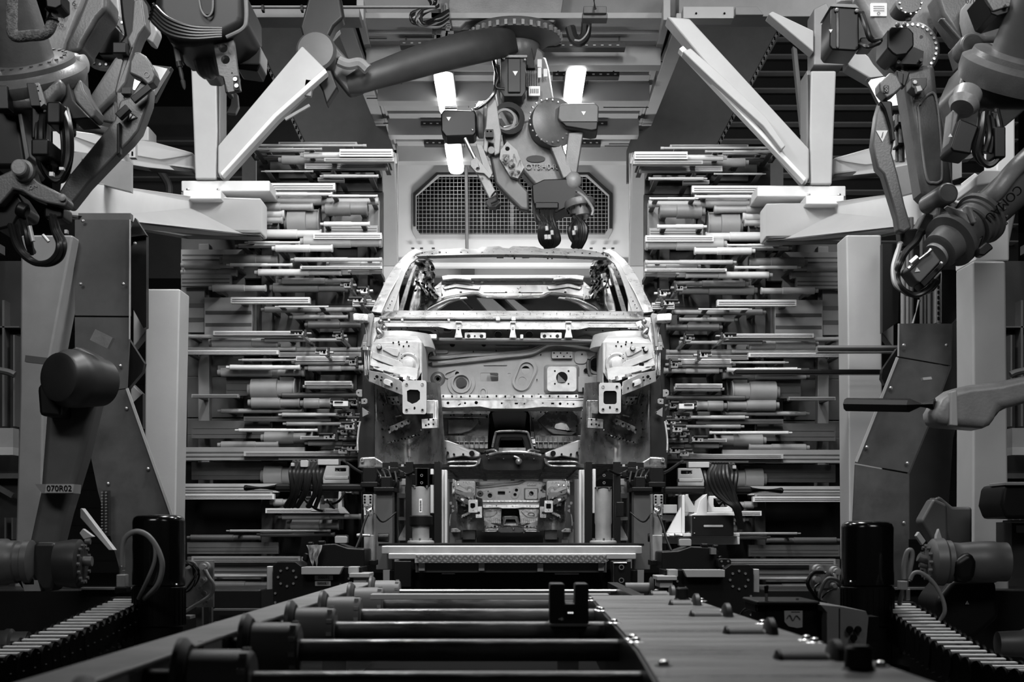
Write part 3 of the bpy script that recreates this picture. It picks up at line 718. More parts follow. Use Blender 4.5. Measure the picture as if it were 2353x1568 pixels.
# ------------------------------------------------------------------ overhead girders along the top of the cell
T = thing('overhead_girder', 'grey girder spanning above the cell ceiling at the top edge, bolted plates at its ends', 'girder', P(1180, 30, 9.4))
m = M(); m.bx(820, -60, 1560, 42, 9.97, .1); m.bx(820, 36, 1560, 42, 9.93, .05); part(T, 'web', m, GREY, .004)
m = M(); m.bx(560, 18, 826, 40, 9.45, .2); m.bx(560, 12, 1000, 17, 9.3, .03); m.mi = 1
for x in (600, 690, 780): m.bx(x, 10, x+6, 24, 9.28, .05)
part(T, 'left_extension', m, [GREY, DARK], .004)
m = M(); m.bx(1570, 15, 1686, 42, 9.40, .12); m.mi = 1
for x in (1600, 1665): m.pr(circ(x, 30, 2.5, 8), 9.39, .02)
part(T, 'end_plate', m, [LIGHT, HOLE], .003)
m = M(); m.bx(1560, -60, 1960, 38, 9.62, .2); m.pr([(1690, 15), (1740, 15), (1755, 34), (1690, 34)], 9.5, .06); part(T, 'right_extension', m, GREY, .004)

# ------------------------------------------------------------------ dark cladding sheets either side of the ceiling
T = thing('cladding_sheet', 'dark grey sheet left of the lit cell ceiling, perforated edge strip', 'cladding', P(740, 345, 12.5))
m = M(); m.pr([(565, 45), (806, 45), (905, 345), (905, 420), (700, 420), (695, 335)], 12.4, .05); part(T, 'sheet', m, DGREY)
m = M(); m.beam(P(567, 50, 12.35), P(700, 335, 12.35), .05, .02); m.mi = 1
for i in range(24): m.box(P(567, 50, 12.33).lerp(P(700, 335, 12.33), (i+.5)/24), (.014, .01, .03))
part(T, 'edge_strip', m, [GREY, HOLE])
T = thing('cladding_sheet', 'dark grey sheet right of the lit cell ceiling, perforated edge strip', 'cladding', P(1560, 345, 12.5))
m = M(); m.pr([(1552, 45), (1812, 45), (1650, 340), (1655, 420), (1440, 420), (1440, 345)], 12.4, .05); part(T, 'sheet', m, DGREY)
m = M(); m.beam(P(1795, 60, 12.35), P(1650, 335, 12.35), .05, .02); m.mi = 1
for i in range(24): m.box(P(1795, 60, 12.33).lerp(P(1650, 335, 12.33), (i+.5)/24), (.014, .01, .03))
part(T, 'edge_strip', m, [GREY, HOLE])
# louvred dark cladding on the right, dark panel groups on the left
T = thing('louvre_wall', 'dark ribbed cladding behind the right steel frame', 'cladding', P(1900, 560, 15))
m = M(); m.bx(1650, 60, 2340, 640, 15.2, .1); part(T, 'backing', m, DARK)
m = M()
for i in range(13): m.bx(1650, 85+i*39, 2340, 88+i*39, 15.0, .2)
part(T, 'rib', m, GREY)
m = M(); m.pr([(1735, 340), (1770, 340), (1758, 430), (1725, 430)], 12.2, .1); m.bx(1762, 355, 1800, 430, 12.3, .1); part(T, 'door_post', m, DGREY)
T = thing('dark_panel_wall', 'dark panelling with cross pipes behind the left steel frame', 'cladding', P(500, 560, 15))
m = M(); m.bx(120, 245, 900, 640, 15.2, .1); part(T, 'backing', m, DARK)
m = M()
for y in (322, 375, 405): m.bx(120, y, 560, y+4, 15.0, .1)
m.tube([P(350, 370, 13), P(385, 420, 13), P(388, 455, 13)], .035); m.tube([P(470, 400, 13), P(540, 360, 13)], .01, sm=1); m.bx(556, 350, 590, 432, 12.8, .1)
part(T, 'pipe', m, DGREY)
m = M(); m.bx(588, 352, 592, 432, 12.7, .1); part(T, 'edge_trim', m, LIGHT)

# ------------------------------------------------------------------ bulkhead at the far end of the cell, with its mesh window
DB = 13.45
T = thing('end_bulkhead', 'pale grey end wall of the cell around an eight-cornered wire mesh window', 'bulkhead', P(1180, 612, DB))
win = [(1006, 398), (1352, 398), (1404, 446), (1404, 530), (1396, 546), (958, 546), (950, 530), (950, 446)]
m = M(); m.pr([(872, 352), (1484, 352), (1484, 613), (872, 613)], DB, .10, [win]); part(T, 'wall_panel', m, WHITE)
m = M(); m.pr([(1003, 396), (1354, 396), (1407, 444), (1407, 532), (1398, 549), (956, 549), (947, 532), (947, 444)], DB-.03, .03, [[(1010, 405), (1347, 405), (1397, 450), (1397, 526), (1390, 538), (965, 538), (957, 526), (957, 450)]]); part(T, 'window_frame', m, LIGHT, .004)
m = M(); m.pr([(1003, 396), (1200, 396), (1200, 401), (1006, 401), (955, 449), (955, 520), (950, 520), (950, 444)], DB-.045, .012)
m.pr([(1354, 396), (1300, 396), (1300, 401), (1350, 401), (1400, 448), (1400, 525), (1407, 525), (1407, 444)], DB-.045, .012)
m.bx(972, 358, 1035, 366, DB-.06, .05); m.bx(1333, 358, 1382, 366, DB-.06, .05); part(T, 'rubber_seal', m, DARK)
m = M()
for i in range(49):
    x = 962+i*8.95; yt = 405+max(0, (1010-x)*.87, (x-1347)*.87); m.beam(P(x, yt, DB+.02), P(x, 538, DB+.02), .0035)
for i in range(15):
    y = 411+i*8.95; xl = 958+max(0, (450-y)*1.15); m.beam(P(xl, y, DB+.03), P(2354-xl, y, DB+.03), .0035)
part(T, 'wire_mesh', m, ALU)
m = M(); m.bx(1172, 400, 1181, 545, DB+.04, .03); m.bx(1105, 400, 1108, 545, DB+.05, .02); part(T, 'mullion', m, GREY)
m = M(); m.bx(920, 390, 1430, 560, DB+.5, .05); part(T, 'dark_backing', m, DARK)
m = M(); m.cyl(P(1071, 345, DB-.12), P(1073, 580, DB-.12), .016); m.box(P(1071, 384, DB-.1), (.06, .06, .02)); part(T, 'conduit', m, GREY)
m = M(); m.bx(915, 604, 1440, 613, DB-.05, .06); m.mi = 1
for x in (945, 965, 992, 1355, 1385, 1405): m.bx(x, 569, x+7, 572, DB-.06, .02)
part(T, 'lower_edge', m, [WHITE, DARK])
m = M(); m.bx(872, 352, 1484, 358, DB-.04, .06); part(T, 'header_joint', m, DGREY)
# beams low behind, seen through the shell's window openings
T = thing('rear_cross_beam', 'white beam crossing behind the car roof, level with the shell windows', 'beam', P(1180, 650, 14.2))
m = M(); m.bx(780, 612, 1580, 634, 14.4, .3); part(T, 'beam', m, LIGHT)
m = M(); m.bx(780, 634, 1580, 652, 14.5, .1); m.bx(1060, 612, 1090, 660, 14.1, .1); part(T, 'underside', m, DGREY)
T = thing('diagonal_brace', 'grey diagonal braces on a dark panel, seen through the rear opening of the shell', 'brace', P(1150, 720, 15))
m = M(); m.pr([(1095, 685), (1130, 685), (1165, 715), (1120, 715)], 14.8, .15); part(T, 'strut', m, GREY)
m = M(); m.bx(1000, 640, 1360, 730, 15.1, .1); m.box((-.79, 15.15, 1.6), (.06, .08, 3.3)); m.box((.79, 15.15, 1.6), (.06, .08, 3.3)); part(T, 'dark_panel', m, DARK)
m = M(); m.pr([(1160, 685), (1176, 685), (1216, 715), (1190, 715)], 14.7, .15); m.tube([P(1060, 686, 14.6), P(1085, 712, 14.6)], .02, sm=1); part(T, 'second_strut', m, GREY)

# cell corner posts right beside the bulkhead
for s, lab in ((1, 'pale steel post at the left edge of the end bulkhead'), (-1, 'pale steel post at the right edge of the end bulkhead')):
    MX[0] = s; T = thing('bulkhead_post', lab, 'post', Q(895, 620, 12.2))
    m = M(Q); m.pr([(874, 350), (906, 350), (914, 612), (880, 612)], 12.1, .12); part(T, 'post', m, LIGHT, .006)
    m = M(Q); m.bx(908, 352, 914, 612, 12.25, .05); m.bx(872, 560, 880, 610, 12.2, .05); part(T, 'sliding_rail', m, ALU)
    m = M(Q); m.pr([(880, 612), (914, 612), (914, 1480), (880, 1480)], 12.1, .14); part(T, 'foot', m, WHITE, .004)
    m = M(Q); m.pr([(850, 350), (908, 350), (908, 362), (850, 362)], 12.0, .2); part(T, 'top_bracket', m, WHITE, .004)
MX[0] = 1

# ------------------------------------------------------------------ big white space frames on both sides
for s in (1, -1):
    MX[0] = s; side = 'left' if s > 0 else 'right'
    dy = 0 if s > 0 else 12
    def W(x, y, d, dy=dy): return Q(x, y+dy, d)
    T = thing('space_frame', 'large white welded steel frame with diagonal braces at the '+side+' of the cell', 'steel frame', Q(430, 1500, 9))
    D = 8.8
    m = M(W); m.pr([(438, 150), (497, 150), (500, 300), (497, 412), (448, 412), (444, 300)], D, .22); part(T, 'column', m, LIGHT, .012)
    m = M(W); m.pr([(497, 150), (506, 150), (506, 412), (497, 412)], D+.05, .2); m.tube([W(503, 160, D+.02), W(502, 408, D+.02)], .012, sm=1); part(T, 'column_flange', m, GREY, .004)
    m = M(W); m.pr([(500, 335), (694, 104), (748, 158), (632, 270), (506, 410), (500, 395)] if s > 0 else
                   [(500, 330), (775, 30), (828, 25), (640, 250), (506, 410), (500, 395)], D-.02, .16); part(T, 'diagonal_brace', m, LIGHT, .012)
    m = M(W); m.pr([(510, 405), (636, 268), (752, 166), (746, 156), (628, 262), (505, 398)] if s > 0 else [(512, 406), (800, 100), (790, 92), (506, 398)], D-.06, .08)
    if s > 0: m.pr([(700, 135), (775, 62), (782, 70), (712, 145)], D+.4, .06); m.pr([(740, 130), (775, 110), (788, 122), (765, 138)], D+.3, .1)
    part(T, 'brace_flange', m, WHITE, .006)
    if s < 0:
        m = M(P); m.pr([(1568, 118), (1587, 110), (1650, 165), (1760, 268), (1806, 335), (1796, 344), (1754, 290), (1648, 194)], D-.12, .1)
        part(T, 'crossing_brace', m, LIGHT, .008)
        m = M(P); m.pr([(1765, 32), (1775, 25), (1870, 70), (1870, 120)], D-.05, .12); part(T, 'knee_brace', m, LIGHT, .008)
        m = M(P); m.pr([(1870, 20), (1900, 5), (1945, 115), (1940, 150), (1870, 150)], D, .2)
        part(T, 'column_head', m, GREY, .01)
        m = M(P); m.pr([(1822, 105), (1832, 112), (1852, 300), (1842, 305)], 12.0, .08); part(T, 'rear_post', m, LIGHT, .006)
        m = M(P); m.pr([(1948, 120), (1985, 120), (2060, 180), (2060, 215), (1948, 150)], D+.1, .15); part(T, 'outer_brace', m, LIGHT, .01)
    m = M(W); m.bx(416, 415, 620, 440, D+.02, .3); m.bx(420, 437, 508, 458, D-.18, .5); part(T, 'node_plate', m, WHITE, .008)
    m = M(W)
    for x in (432, 502): m.cyl(W(x, 437, D-.1), W(x, 434, D-.1), .012, n=6)
    part(T, 'node_bolt', m, BOLT)
    # sloping upper beams coming towards the camera
    def bm2(pts, t, mt, nm='slope_beam'): q = M(W); q.pr3(pts, t); part(T, nm, q, mt, .014)
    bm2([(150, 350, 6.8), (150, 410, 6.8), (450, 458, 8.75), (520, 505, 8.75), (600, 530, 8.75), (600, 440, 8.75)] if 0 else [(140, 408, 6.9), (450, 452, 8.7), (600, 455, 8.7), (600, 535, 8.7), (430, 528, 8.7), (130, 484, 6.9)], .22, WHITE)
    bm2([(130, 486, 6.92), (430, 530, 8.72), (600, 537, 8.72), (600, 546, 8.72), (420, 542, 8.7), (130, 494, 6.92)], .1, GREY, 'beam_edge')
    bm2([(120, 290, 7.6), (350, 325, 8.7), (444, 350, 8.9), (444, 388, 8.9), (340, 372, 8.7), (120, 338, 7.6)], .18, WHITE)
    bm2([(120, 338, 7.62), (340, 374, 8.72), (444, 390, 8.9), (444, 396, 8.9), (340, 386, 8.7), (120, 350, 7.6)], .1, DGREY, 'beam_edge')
    m = M(W); m.bx(260, 290, 342, 325, 9.0, .2); m.bx(120, 270, 262, 292, 8.0, .2); part(T, 'beam_box', m, LIGHT, .01)
    # gap plate with the small triangular gusset between the beams
    m = M(W); m.pr([(150, 350), (180, 350), (180, 405), (150, 395)], 7.3, .05); m.pr([(180, 350), (300, 372), (300, 440), (180, 410)], 7.4, .05); part(T, 'web_plate', m, GREY)
    # columns standing on the floor
    m = M(Q); m.pr([(334, 664), (414, 664), (409, 900), (404, 1190), (404, 1290), (330, 1290)], 7.6, .22) if s > 0 else m.pr([(334, 540), (416, 540), (413, 700), (411, 900), (408, 1290), (330, 1290)], 7.6, .22)
    part(T, 'inner_column', m, LIGHT, .01)
    m = M(Q); m.pr([(47, 540), (168, 540), (100, 900), (95, 1300), (80, 1420), (30, 1420), (45, 900)], 6.9, .25) if s > 0 else m.pr([(48, 600), (126, 600), (124, 900), (126, 1420), (40, 1420), (45, 900)], 6.6, .25)
    part(T, 'outer_column', m, LIGHT if s < 0 else GREY, .012)
    m = M(Q); m.pr([(306, 700), (338, 735), (338, 760), (306, 800)], 7.7, .1); m.pr([(300, 880), (330, 910), (330, 985), (300, 960)], 7.7, .1)
    part(T, 'cut_gusset', m, LIGHT if s > 0 else GREY, .006)
    if s < 0:
        m = M(P); m.pr([(2240, 395), (2250, 402), (2310, 402), (2320, 392), (2320, 600), (2240, 600)], 6.75, .3); m.pr([(2243, 408), (2262, 390), (2345, 390), (2345, 412), (2243, 428)], 6.4, .3); part(T, 'column_cap', m, WHITE, .01)
        m = M(P); m.pr([(2235, 600), (2312, 600), (2345, 440), (2300, 430), (2225, 470)], 6.9, .12); part(T, 'cap_brace', m, GREY, .01)
        m = M(P); m.bx(2290, 250, 2333, 395, 7.2, .2); part(T, 'upper_column', m, WHITE, .01)
MX[0] = 1

# ------------------------------------------------------------------ framing gates: welding fixtures that close on the car from both sides
ROWS = [  # x0, x1, y0, y1, material, distance, round?
 (640, 820, 328, 331, 'G', 9.0, 0), (575, 842, 333, 336, 'L', 8.6, 1), (566, 740, 341, 344, 'L', 8.5, 1), (560, 700, 346, 349, 'G', 9.0, 1), (780, 902, 346, 356, 'W', 8.4, 0), (690, 905, 353, 361, 'W', 8.7, 1),
 (745, 905, 365, 369, 'L', 8.45, 0), (640, 860, 362, 374, 'L', 9.1, 1), (700, 890, 378, 385, 'L', 8.9, 0), (585, 720, 358, 361, 'G', 9.2, 0),
 (600, 720, 393, 395, 'L', 8.7, 1), (735, 870, 403, 407, 'L', 8.6, 1), (730, 790, 410, 414, 'G', 8.7, 0),
 (520, 770, 424, 433, 'W', 8.6, 0), (610, 764, 444, 449, 'W', 8.55, 1), (508, 640, 436, 441, 'G', 9.0, 0), (755, 868, 449, 452, 'W', 8.4, 1), (620, 870, 458, 468, 'L', 8.9, 1),
 (508, 642, 444, 478, 'W', 9.05, 0), (520, 720, 470, 481, 'L', 8.8, 1), (470, 655, 484, 500, 'W', 8.9, 1), (505, 650, 502, 511, 'L', 8.7, 1), (508, 640, 513, 528, 'L', 8.95, 0), (740, 845, 470, 490, 'G', 8.9, 1), (736, 850, 512, 518, 'W', 8.5, 1), (655, 736, 492, 534, 'G', 9.1, 1), (745, 868, 522, 532, 'G', 9.0, 0),
 (590, 740, 532, 545, 'W', 8.8, 1), (720, 877, 538, 546, 'W', 8.5, 0), (690, 877, 547, 564, 'L', 8.7, 1), (562, 690, 556, 559, 'W', 8.45, 1), (540, 690, 563, 568, 'L', 8.6, 1), (625, 765, 566, 576, 'W', 8.5, 1),
 (416, 560, 580, 600, 'L', 9.0, 0), (505, 640, 590, 605, 'G', 8.8, 1), (668, 878, 594, 600, 'L', 8.6, 1), (750, 878, 602, 612, 'W', 8.8, 1), (690, 878, 613, 616, 'W+', 8.3, 0), (800, 880, 618, 628, 'W', 8.6, 1), (520, 672, 607, 611, 'W', 8.5, 1), (585, 785, 622, 631, 'W', 8.5, 1),
 (416, 560, 604, 615, 'L', 8.9, 1), (416, 545, 620, 632, 'L', 9.0, 1), (416, 530, 636, 652, 'G', 8.9, 0), (480, 612, 658, 667, 'L', 8.5, 1), (640, 812, 642, 650, 'G', 8.8, 1), (620, 800, 655, 668, 'G', 9.0, 1),
 (530, 712, 686, 694, 'W+', 8.4, 0), (810, 862, 693, 701, 'W', 8.3, 0), (632, 755, 704, 706, 'W', 8.4, 1), (600, 820, 708, 716, 'G', 8.9, 1), (416, 470, 680, 745, 'G', 9.2, 0), (470, 580, 700, 755, 'L', 9.15, 0), (665, 800, 726, 732, 'G', 8.8, 1), (700, 830, 742, 752, 'D', 8.7, 1),
 (490, 685, 763, 768, 'W', 8.45, 0), (405, 700, 771, 776, 'L', 8.6, 1), (480, 640, 779, 796, 'L', 8.9, 1), (600, 800, 779, 784, 'G', 8.7, 1), (416, 680, 800, 806, 'G', 8.8, 1), (400, 640, 807, 812, 'W', 8.3, 0), (560, 830, 800, 807, 'G', 8.9, 1), (640, 830, 812, 818, 'G', 8.8, 0),
 (680, 802, 821, 827, 'W', 8.4, 0), (670, 815, 829, 836, 'L', 8.5, 1), (548, 680, 826, 829, 'L', 8.4, 1), (520, 690, 841, 848, 'W', 8.5, 1), (500, 700, 850, 862, 'L', 8.8, 1), (700, 835, 842, 850, 'L', 8.6, 1),
 (520, 640, 868, 900, 'D', 9.0, 0), (570, 680, 880, 912, 'G', 8.9, 1), (700, 808, 878, 883, 'W', 8.4, 0), (696, 812, 885, 892, 'L', 8.5, 1), (440, 548, 908, 912, 'G', 8.5, 0), (640, 830, 905, 912, 'D', 8.7, 1), (570, 690, 918, 934, 'G', 8.8, 1), (690, 760, 920, 934, 'G', 8.6, 1),
 (500, 700, 942, 948, 'G', 8.9, 1), (640, 780, 951, 956, 'L', 8.6, 1), (560, 760, 960, 966, 'D', 8.7, 0), (650, 790, 972, 977, 'G', 8.5, 1), (540, 730, 987, 991, 'W', 8.4, 1), (440, 620, 975, 1000, 'D', 9.0, 0), (600, 720, 998, 1016, 'G', 8.9, 1), (690, 830, 1004, 1008, 'L', 8.4, 0), (700, 840, 1014, 1022, 'G', 8.6, 1), (500, 640, 1018, 1028, 'G', 8.8, 1),
 (408, 700, 1034, 1052, 'G', 8.6, 0), (560, 835, 1040, 1046, 'L', 8.4, 0), (640, 830, 1046, 1054, 'G', 8.5, 0), (440, 660, 1070, 1095, 'D', 9.0, 0), (600, 680, 1080, 1112, 'G', 9.0, 1), (620, 668, 1150, 1160, 'G', 8.7, 1),
 (404, 640, 1116, 1128, 'L', 8.6, 0), (404, 625, 1131, 1135, 'G', 8.5, 0), (404, 630, 1138, 1145, 'W', 8.4, 0), (610, 790, 1171, 1177, 'W', 8.3, 0), (640, 830, 1184, 1192, 'G', 8.5, 1), (660, 780, 1198, 1214, 'G', 8.8, 1), (520, 760, 1219, 1222, 'G', 8.4, 1), (590, 770, 1226, 1232, 'D', 8.5, 1),
 (430, 600, 1232, 1240, 'D', 8.8, 1), (430, 640, 1252, 1268, 'D', 8.8, 0), (440, 690, 1282, 1290, 'G', 8.4, 0), (470, 640, 1294, 1318, 'G', 8.6, 0), (440, 620, 1322, 1326, 'G', 8.4, 1), (470, 620, 1340, 1352, 'D', 8.4, 1)]
MATS = {'W': LIGHT, 'W+': WHITE, 'L': None, 'G': mat('gate_grey_paint', .22, .45, var=.1), 'D': DGREY}
MATS['L'] = mat('mid_light_paint', .34, .45, var=.1)
MATS['W'] = mat('gate_light_paint', .56, .4, var=.1)
CH = {}
def gate(s, side):
    MX[0] = s; dy = 0 if s > 0 else 6
    def W(x, y, d): return Q(x, y+dy, d)
    T = thing('framing_gate', 'wide framing gate of stacked horizontal clamp rails on the '+side+' of the large car shell', 'welding fixture', Q(640, 1360, 9))
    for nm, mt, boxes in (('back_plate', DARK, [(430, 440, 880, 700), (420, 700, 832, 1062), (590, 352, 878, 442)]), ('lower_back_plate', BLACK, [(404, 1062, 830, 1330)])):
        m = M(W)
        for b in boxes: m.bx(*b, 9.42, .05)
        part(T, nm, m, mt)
    for x0, y0, x1, y1, k in ((416, 529, 560, 580, 'D'), (560, 575, 700, 640, 'G'), (590, 662, 830, 700, 'D'), (590, 700, 832, 764, 'D'), (430, 798, 690, 818, 'D'), (430, 818, 560, 866, 'D'), (700, 862, 832, 898, 'D'), (430, 1000, 560, 1034, 'D'), (416, 441, 640, 512, 'W'), (600, 481, 758, 560, 'L'), (766, 460, 872, 536, 'G'), (770, 538, 878, 566, 'L'), (540, 545, 700, 566, 'G'), (416, 512, 590, 529, 'L'), (416, 578, 562, 662, 'G'), (700, 594, 880, 632, 'G'), (416, 664, 590, 765, 'G'), (480, 690, 580, 800, 'L'),
                              (620, 640, 800, 662, 'G'), (430, 765, 690, 798, 'G'), (500, 840, 700, 863, 'L'), (690, 816, 830, 840, 'G'), (560, 866, 690, 940, 'G'), (700, 898, 832, 935, 'D'), (430, 866, 560, 960, 'D'), (620, 940, 830, 960, 'G'), (430, 962, 832, 1000, 'D'), (560, 1002, 832, 1034, 'D'), (408, 1035, 830, 1060, 'G'),
                              (404, 1114, 640, 1142, 'L'), (600, 1146, 790, 1170, 'G'), (600, 1184, 790, 1218, 'D'), (430, 1280, 700, 1332, 'G'), (620, 372, 870, 390, 'G'), (690, 350, 880, 372, 'L'), (640, 396, 860, 410, 'D'), (640, 440, 740, 470, 'G')):
        m = M(W); m.bx(x0, y0, x1, y1, 9.36 if k != 'D' else 9.38, .05); part(T, 'mounting_plate', m, MATS[k], .004)
    for x0, y0, y1, mt in ((760, 385, 540, LIGHT), (600, 440, 1400, DGREY), (700, 560, 1060, DARK), (455, 560, 1120, GREY), (820, 560, 1000, DARK)):
        m = M(W); m.bx(x0, y0, x0+(7 if x0 == 760 else 26), y1, 9.3, .14); part(T, 'upright', m, mt, .006)
    for i, (x0, x1, y0, y1, k, d, rd) in enumerate(ROWS):
        d = 8.98+(d-8.3)*.28
        e = .28*(y1-y0)+.8; y0 -= e; y1 += e
        m = M(W); p0, p1 = W(x0, (y0+y1)/2, d), W(x1, (y0+y1)/2, d); h = (y1-y0)/F*d
        if rd:
            sg = 1 if p1.x > p0.x else -1; L = abs(p1.x-p0.x)
            m.lathe(p0, (sg, 0, 0), [(0, h*.28), (.02, h*.3), (.024, h*.5), (L*.62, h*.5), (L*.62+.004, h*.42), (L*.97, h*.42), (L*.972, h*.5), (L, h*.5)], 14)
        else:
            m.bx(x0, y0, x1, y1, d, .05)
            m.mi = 1; c = (p0+p1)/2; L = abs(p1.x-p0.x)
            if h > .016: m.box(c+Vector((0, -.001, h*.1)), (L*.96, .004, h*.09)); m.box(c+Vector((0, -.001, -h*.22)), (L*.96, .004, h*.09))
        n = ('clamp_rail', 'cylinder_rod')[rd]
        m.mi = 1
        for q in (.12, .86): c = p0.lerp(p1, q); m.box((c.x, (d+9.38)/2+.01, c.z), (.03, 9.38-d, min(.03, h*.6)))
        part(T, n, m, [MATS[k], DGREY])
    # clamp units with small fittings near the car
    rnd = random.Random(21)
    spots = [(800, 655), (838, 668), (826, 690), (690, 766), (780, 772), (745, 810), (812, 832), (815, 926), (780, 928), (800, 952), (822, 965), (806, 980), (792, 992), (760, 1004), (790, 1036), (812, 1030), (770, 1110), (800, 1128), (728, 1150), (772, 1090), (745, 1095)]
    for x, y in spots:
        m = M(W); w_, h_ = rnd.uniform(18, 34), rnd.uniform(9, 16); d = 8.75+rnd.uniform(-.1, .12)
        m.pr(rr(x-w_/2, y-h_/2, x+w_/2, y+h_/2, 2.5, 2), d, .05)
        m.bx(x-w_*.9, y-h_*.2, x+w_*.9, y+h_*.15, d+.01, .03)
        m.mi = 1
        for k in range(3): m.pr(circ(x-w_*.3+k*w_*.3, y+rnd.uniform(-2, 2), 1.8, 7), d-.004, .01)
        m.mi = 2; m.cyl(W(x-w_*.8, y-h_*.5, d), W(x+w_*.2, y-h_*.5, d), .009, n=8); m.bx(x+w_*.3, y-h_*.9, x+w_*.5, y+h_*.8, d-.01, .03)
        m.mi = 0; m.box((W(x, y, d).x, (d+9.4)/2, W(x, y, d).z), (.02, 9.4-d, .02))
        part(T, 'clamp_unit', m, [(ALU, LIGHT, GREY)[rnd.randrange(3)], HOLE, DARK], .002)
    m = M(W); m.pr([(765, 922), (800, 922), (800, 934), (765, 934)], 8.1, .1); m.mi = 1; m.bx(768, 923, 788, 925, 8.09, .02); part(T, 'valve_block', m, [WHITE, HOLE], .003)
    # hoses
    for k in range(9):
        x = 668+k*9; m = M(W); e = rnd.uniform(-22, 16)
        m.tube([W(x+8, 1062, 8.15), W(x, 1085, 8.0), W(x+e*.6, 1130, 8.0), W(x+e-14, 1165, 8.1)], .013, n=7)
        part(T, 'hose', m, RUBBER)
    m = M(W); m.bx(730, 1056, 778, 1069, 8.0, .1); m.bx(668, 1064, 676, 1072, 8.0, .03); m.pr(rr(690, 1058, 708, 1074, 3), 8.0, .05); part(T, 'hose_manifold', m, LIGHT, .003)
    m = M(W); m.pr([(742, 1070), (802, 1070), (802, 1112), (742, 1112)], 8.4, .05, [rect(770, 1076, 795, 1084)]); m.bx(745, 1094, 800, 1102, 8.3, .05); part(T, 'pale_panel', m, MATS['L'], .004)
    m = M(W); m.bx(630, 1112, 835, 1129, 8.0, .12); m.tube([W(560, 1122, 8.05), W(640, 1121, 8.05)], .02); part(T, 'black_crossbar', m, BLACK, .02)
    m = M(W); m.pr([(778, 1130), (784, 1130), (786, 1165), (800, 1181), (780, 1181), (776, 1170)], 8.3, .1); m.bx(715, 1130, 735, 1176, 8.5, .05); part(T, 'pale_gusset', m, WHITE, .004)
    m = M(W)
    for a, b in (((760, 1160), (792, 1132)), ((752, 1150), (768, 1168)), ((700, 1150), (740, 1175))): m.tube([W(*a, 8.2), W((a[0]+b[0])/2+3, (a[1]+b[1])/2+6, 8.15), W(*b, 8.2)], .007)
    part(T, 'black_cable', m, RUBBER)
    if s < 0:   # welding transformer box and white consoles that show clear on the right
        f = P
        m = M(f); m.pr(rr(1590, 1185, 1686, 1232, 3), 7.75, .35); m.mi = 1; m.pr(rr(1617, 1207, 1662, 1212, 2), 7.745, .01); m.pr(circ(1596, 1191, 1.5, 6), 7.744, .01); m.pr(circ(1596, 1226, 1.5, 6), 7.744, .01)
        part(T, 'transformer_box', m, [BLACK, LIGHT], .006)
        m = M(f); m.pr([(1584, 1232), (1588, 1184), (1600, 1180), (1608, 1150), (1625, 1135), (1625, 1178), (1690, 1178), (1690, 1186), (1592, 1186), (1590, 1232)], 7.85, .2); m.pr([(1532, 1226), (1568, 1160), (1572, 1140), (1574, 1226)], 7.9, .05); m.bx(1528, 1226, 1700, 1234, 7.8, .3); m.bx(1567, 1138, 1574, 1226, 7.86, .2)
        m.pr([(1630, 1140), (1680, 1140), (1684, 1178), (1626, 1178)], 7.95, .1, [rect(1640, 1146, 1672, 1166)]); m.bx(1532, 1234, 1572, 1250, 7.9, .3); m.bx(1585, 1234, 1700, 1252, 7.9, .3)
        part(T, 'white_console', m, WHITE, .004)
        m = M(f); m.bx(1524, 1160, 1556, 1180, 8.0, .1); m.bx(1524, 1184, 1550, 1196, 8.1, .1); m.pr([(1574, 1138), (1580, 1138), (1604, 1178), (1574, 1178)], 7.95, .04); part(T, 'pale_bracket', m, LIGHT, .003)
        for k in range(6):
            m = M(f); m.tube([f(1640+k*6, 1066, 7.7), f(1628+k*9, 1095, 7.65), f(1640+k*9, 1130, 7.65), f(1665+k*5, 1152, 7.65), f(1688+k*2, 1170, 7.65), f(1700+k, 1215, 7.7)], .012, n=7); part(T, 'hose', m, RUBBER)
        m = M(f)
        for j in range(9):
            for i in range(10): m.bx(1531+i*5, 402+j*14.5, 1533+i*5, 409+j*14.5, 11.98, .03)
        m.mi = 1; m.bx(1526, 392, 1590, 532, 12.0, .05); part(T, 'perforated_panel', m, [HOLE, GREY])
    MX[0] = 1
    return T
gate(1, 'left'); gate(-1, 'right')
RAG = mat('stained_cloth', .3, .9, var=.75, scale=22)
# ================================================================== the line: roller conveyor, deck, trolley, posts
HR = 0.165                      # wheel flange tops lie this far under the camera
def roller(d, label):
    zc = H-HR-.062; XL = -.515+max(0, 2.81-d)*.04
    k = d
    T = thing('conveyor_roller', label, 'roller', (0, d, zc), 'rollers of the conveyor')
    m = M(); m.cyl((XL+.09, d, zc-.005), (.36, d, zc-.005), .022, n=24); part(T, 'shaft_tube', m, ROLLER)
    m = M(); m.lathe((XL, d, zc), (1, 0, 0), [(0, .046), (.003, .05), (.072, .05), (.075, .0485), (.09, .0485), (.094, .044)], 36); m.mi = 1
    for i in range(10):
        a = 2*math.pi*i/10+.2; c = Vector((XL+.083, d+math.cos(a)*.048, zc+math.sin(a)*.048)); m.box(c, (.012, .009, .009))
    part(T, 'sleeve', m, [WHEEL, LIGHT])
    m = M(); m.lathe((XL-.022, d, zc), (1, 0, 0), [(0, .058), (.004, .068), (.012, .068), (.022, .058)], 36); part(T, 'flange', m, DGREY)
    m = M(); m.cyl((XL-.10, d, zc), (XL-.02, d, zc), .02); part(T, 'axle', m, DARK)
    return T
RD = [1.58, 2.16, 2.81, 3.37, 3.94, 4.61, 5.29]
LB = ['nearest dark roller tube, cut off by the bottom edge of the photo', 'second dark roller from the front with a grey flanged sleeve', 'third dark roller from the front with a grey flanged sleeve', 'fourth roller tube from the front, beside the sensor block',
      'fifth roller tube from the front, just below the pale tie bar', 'sixth roller tube, second from the trolley', 'farthest roller, thin tube beside the trolley frame']
for d, l in zip(RD, LB): roller(d, l)
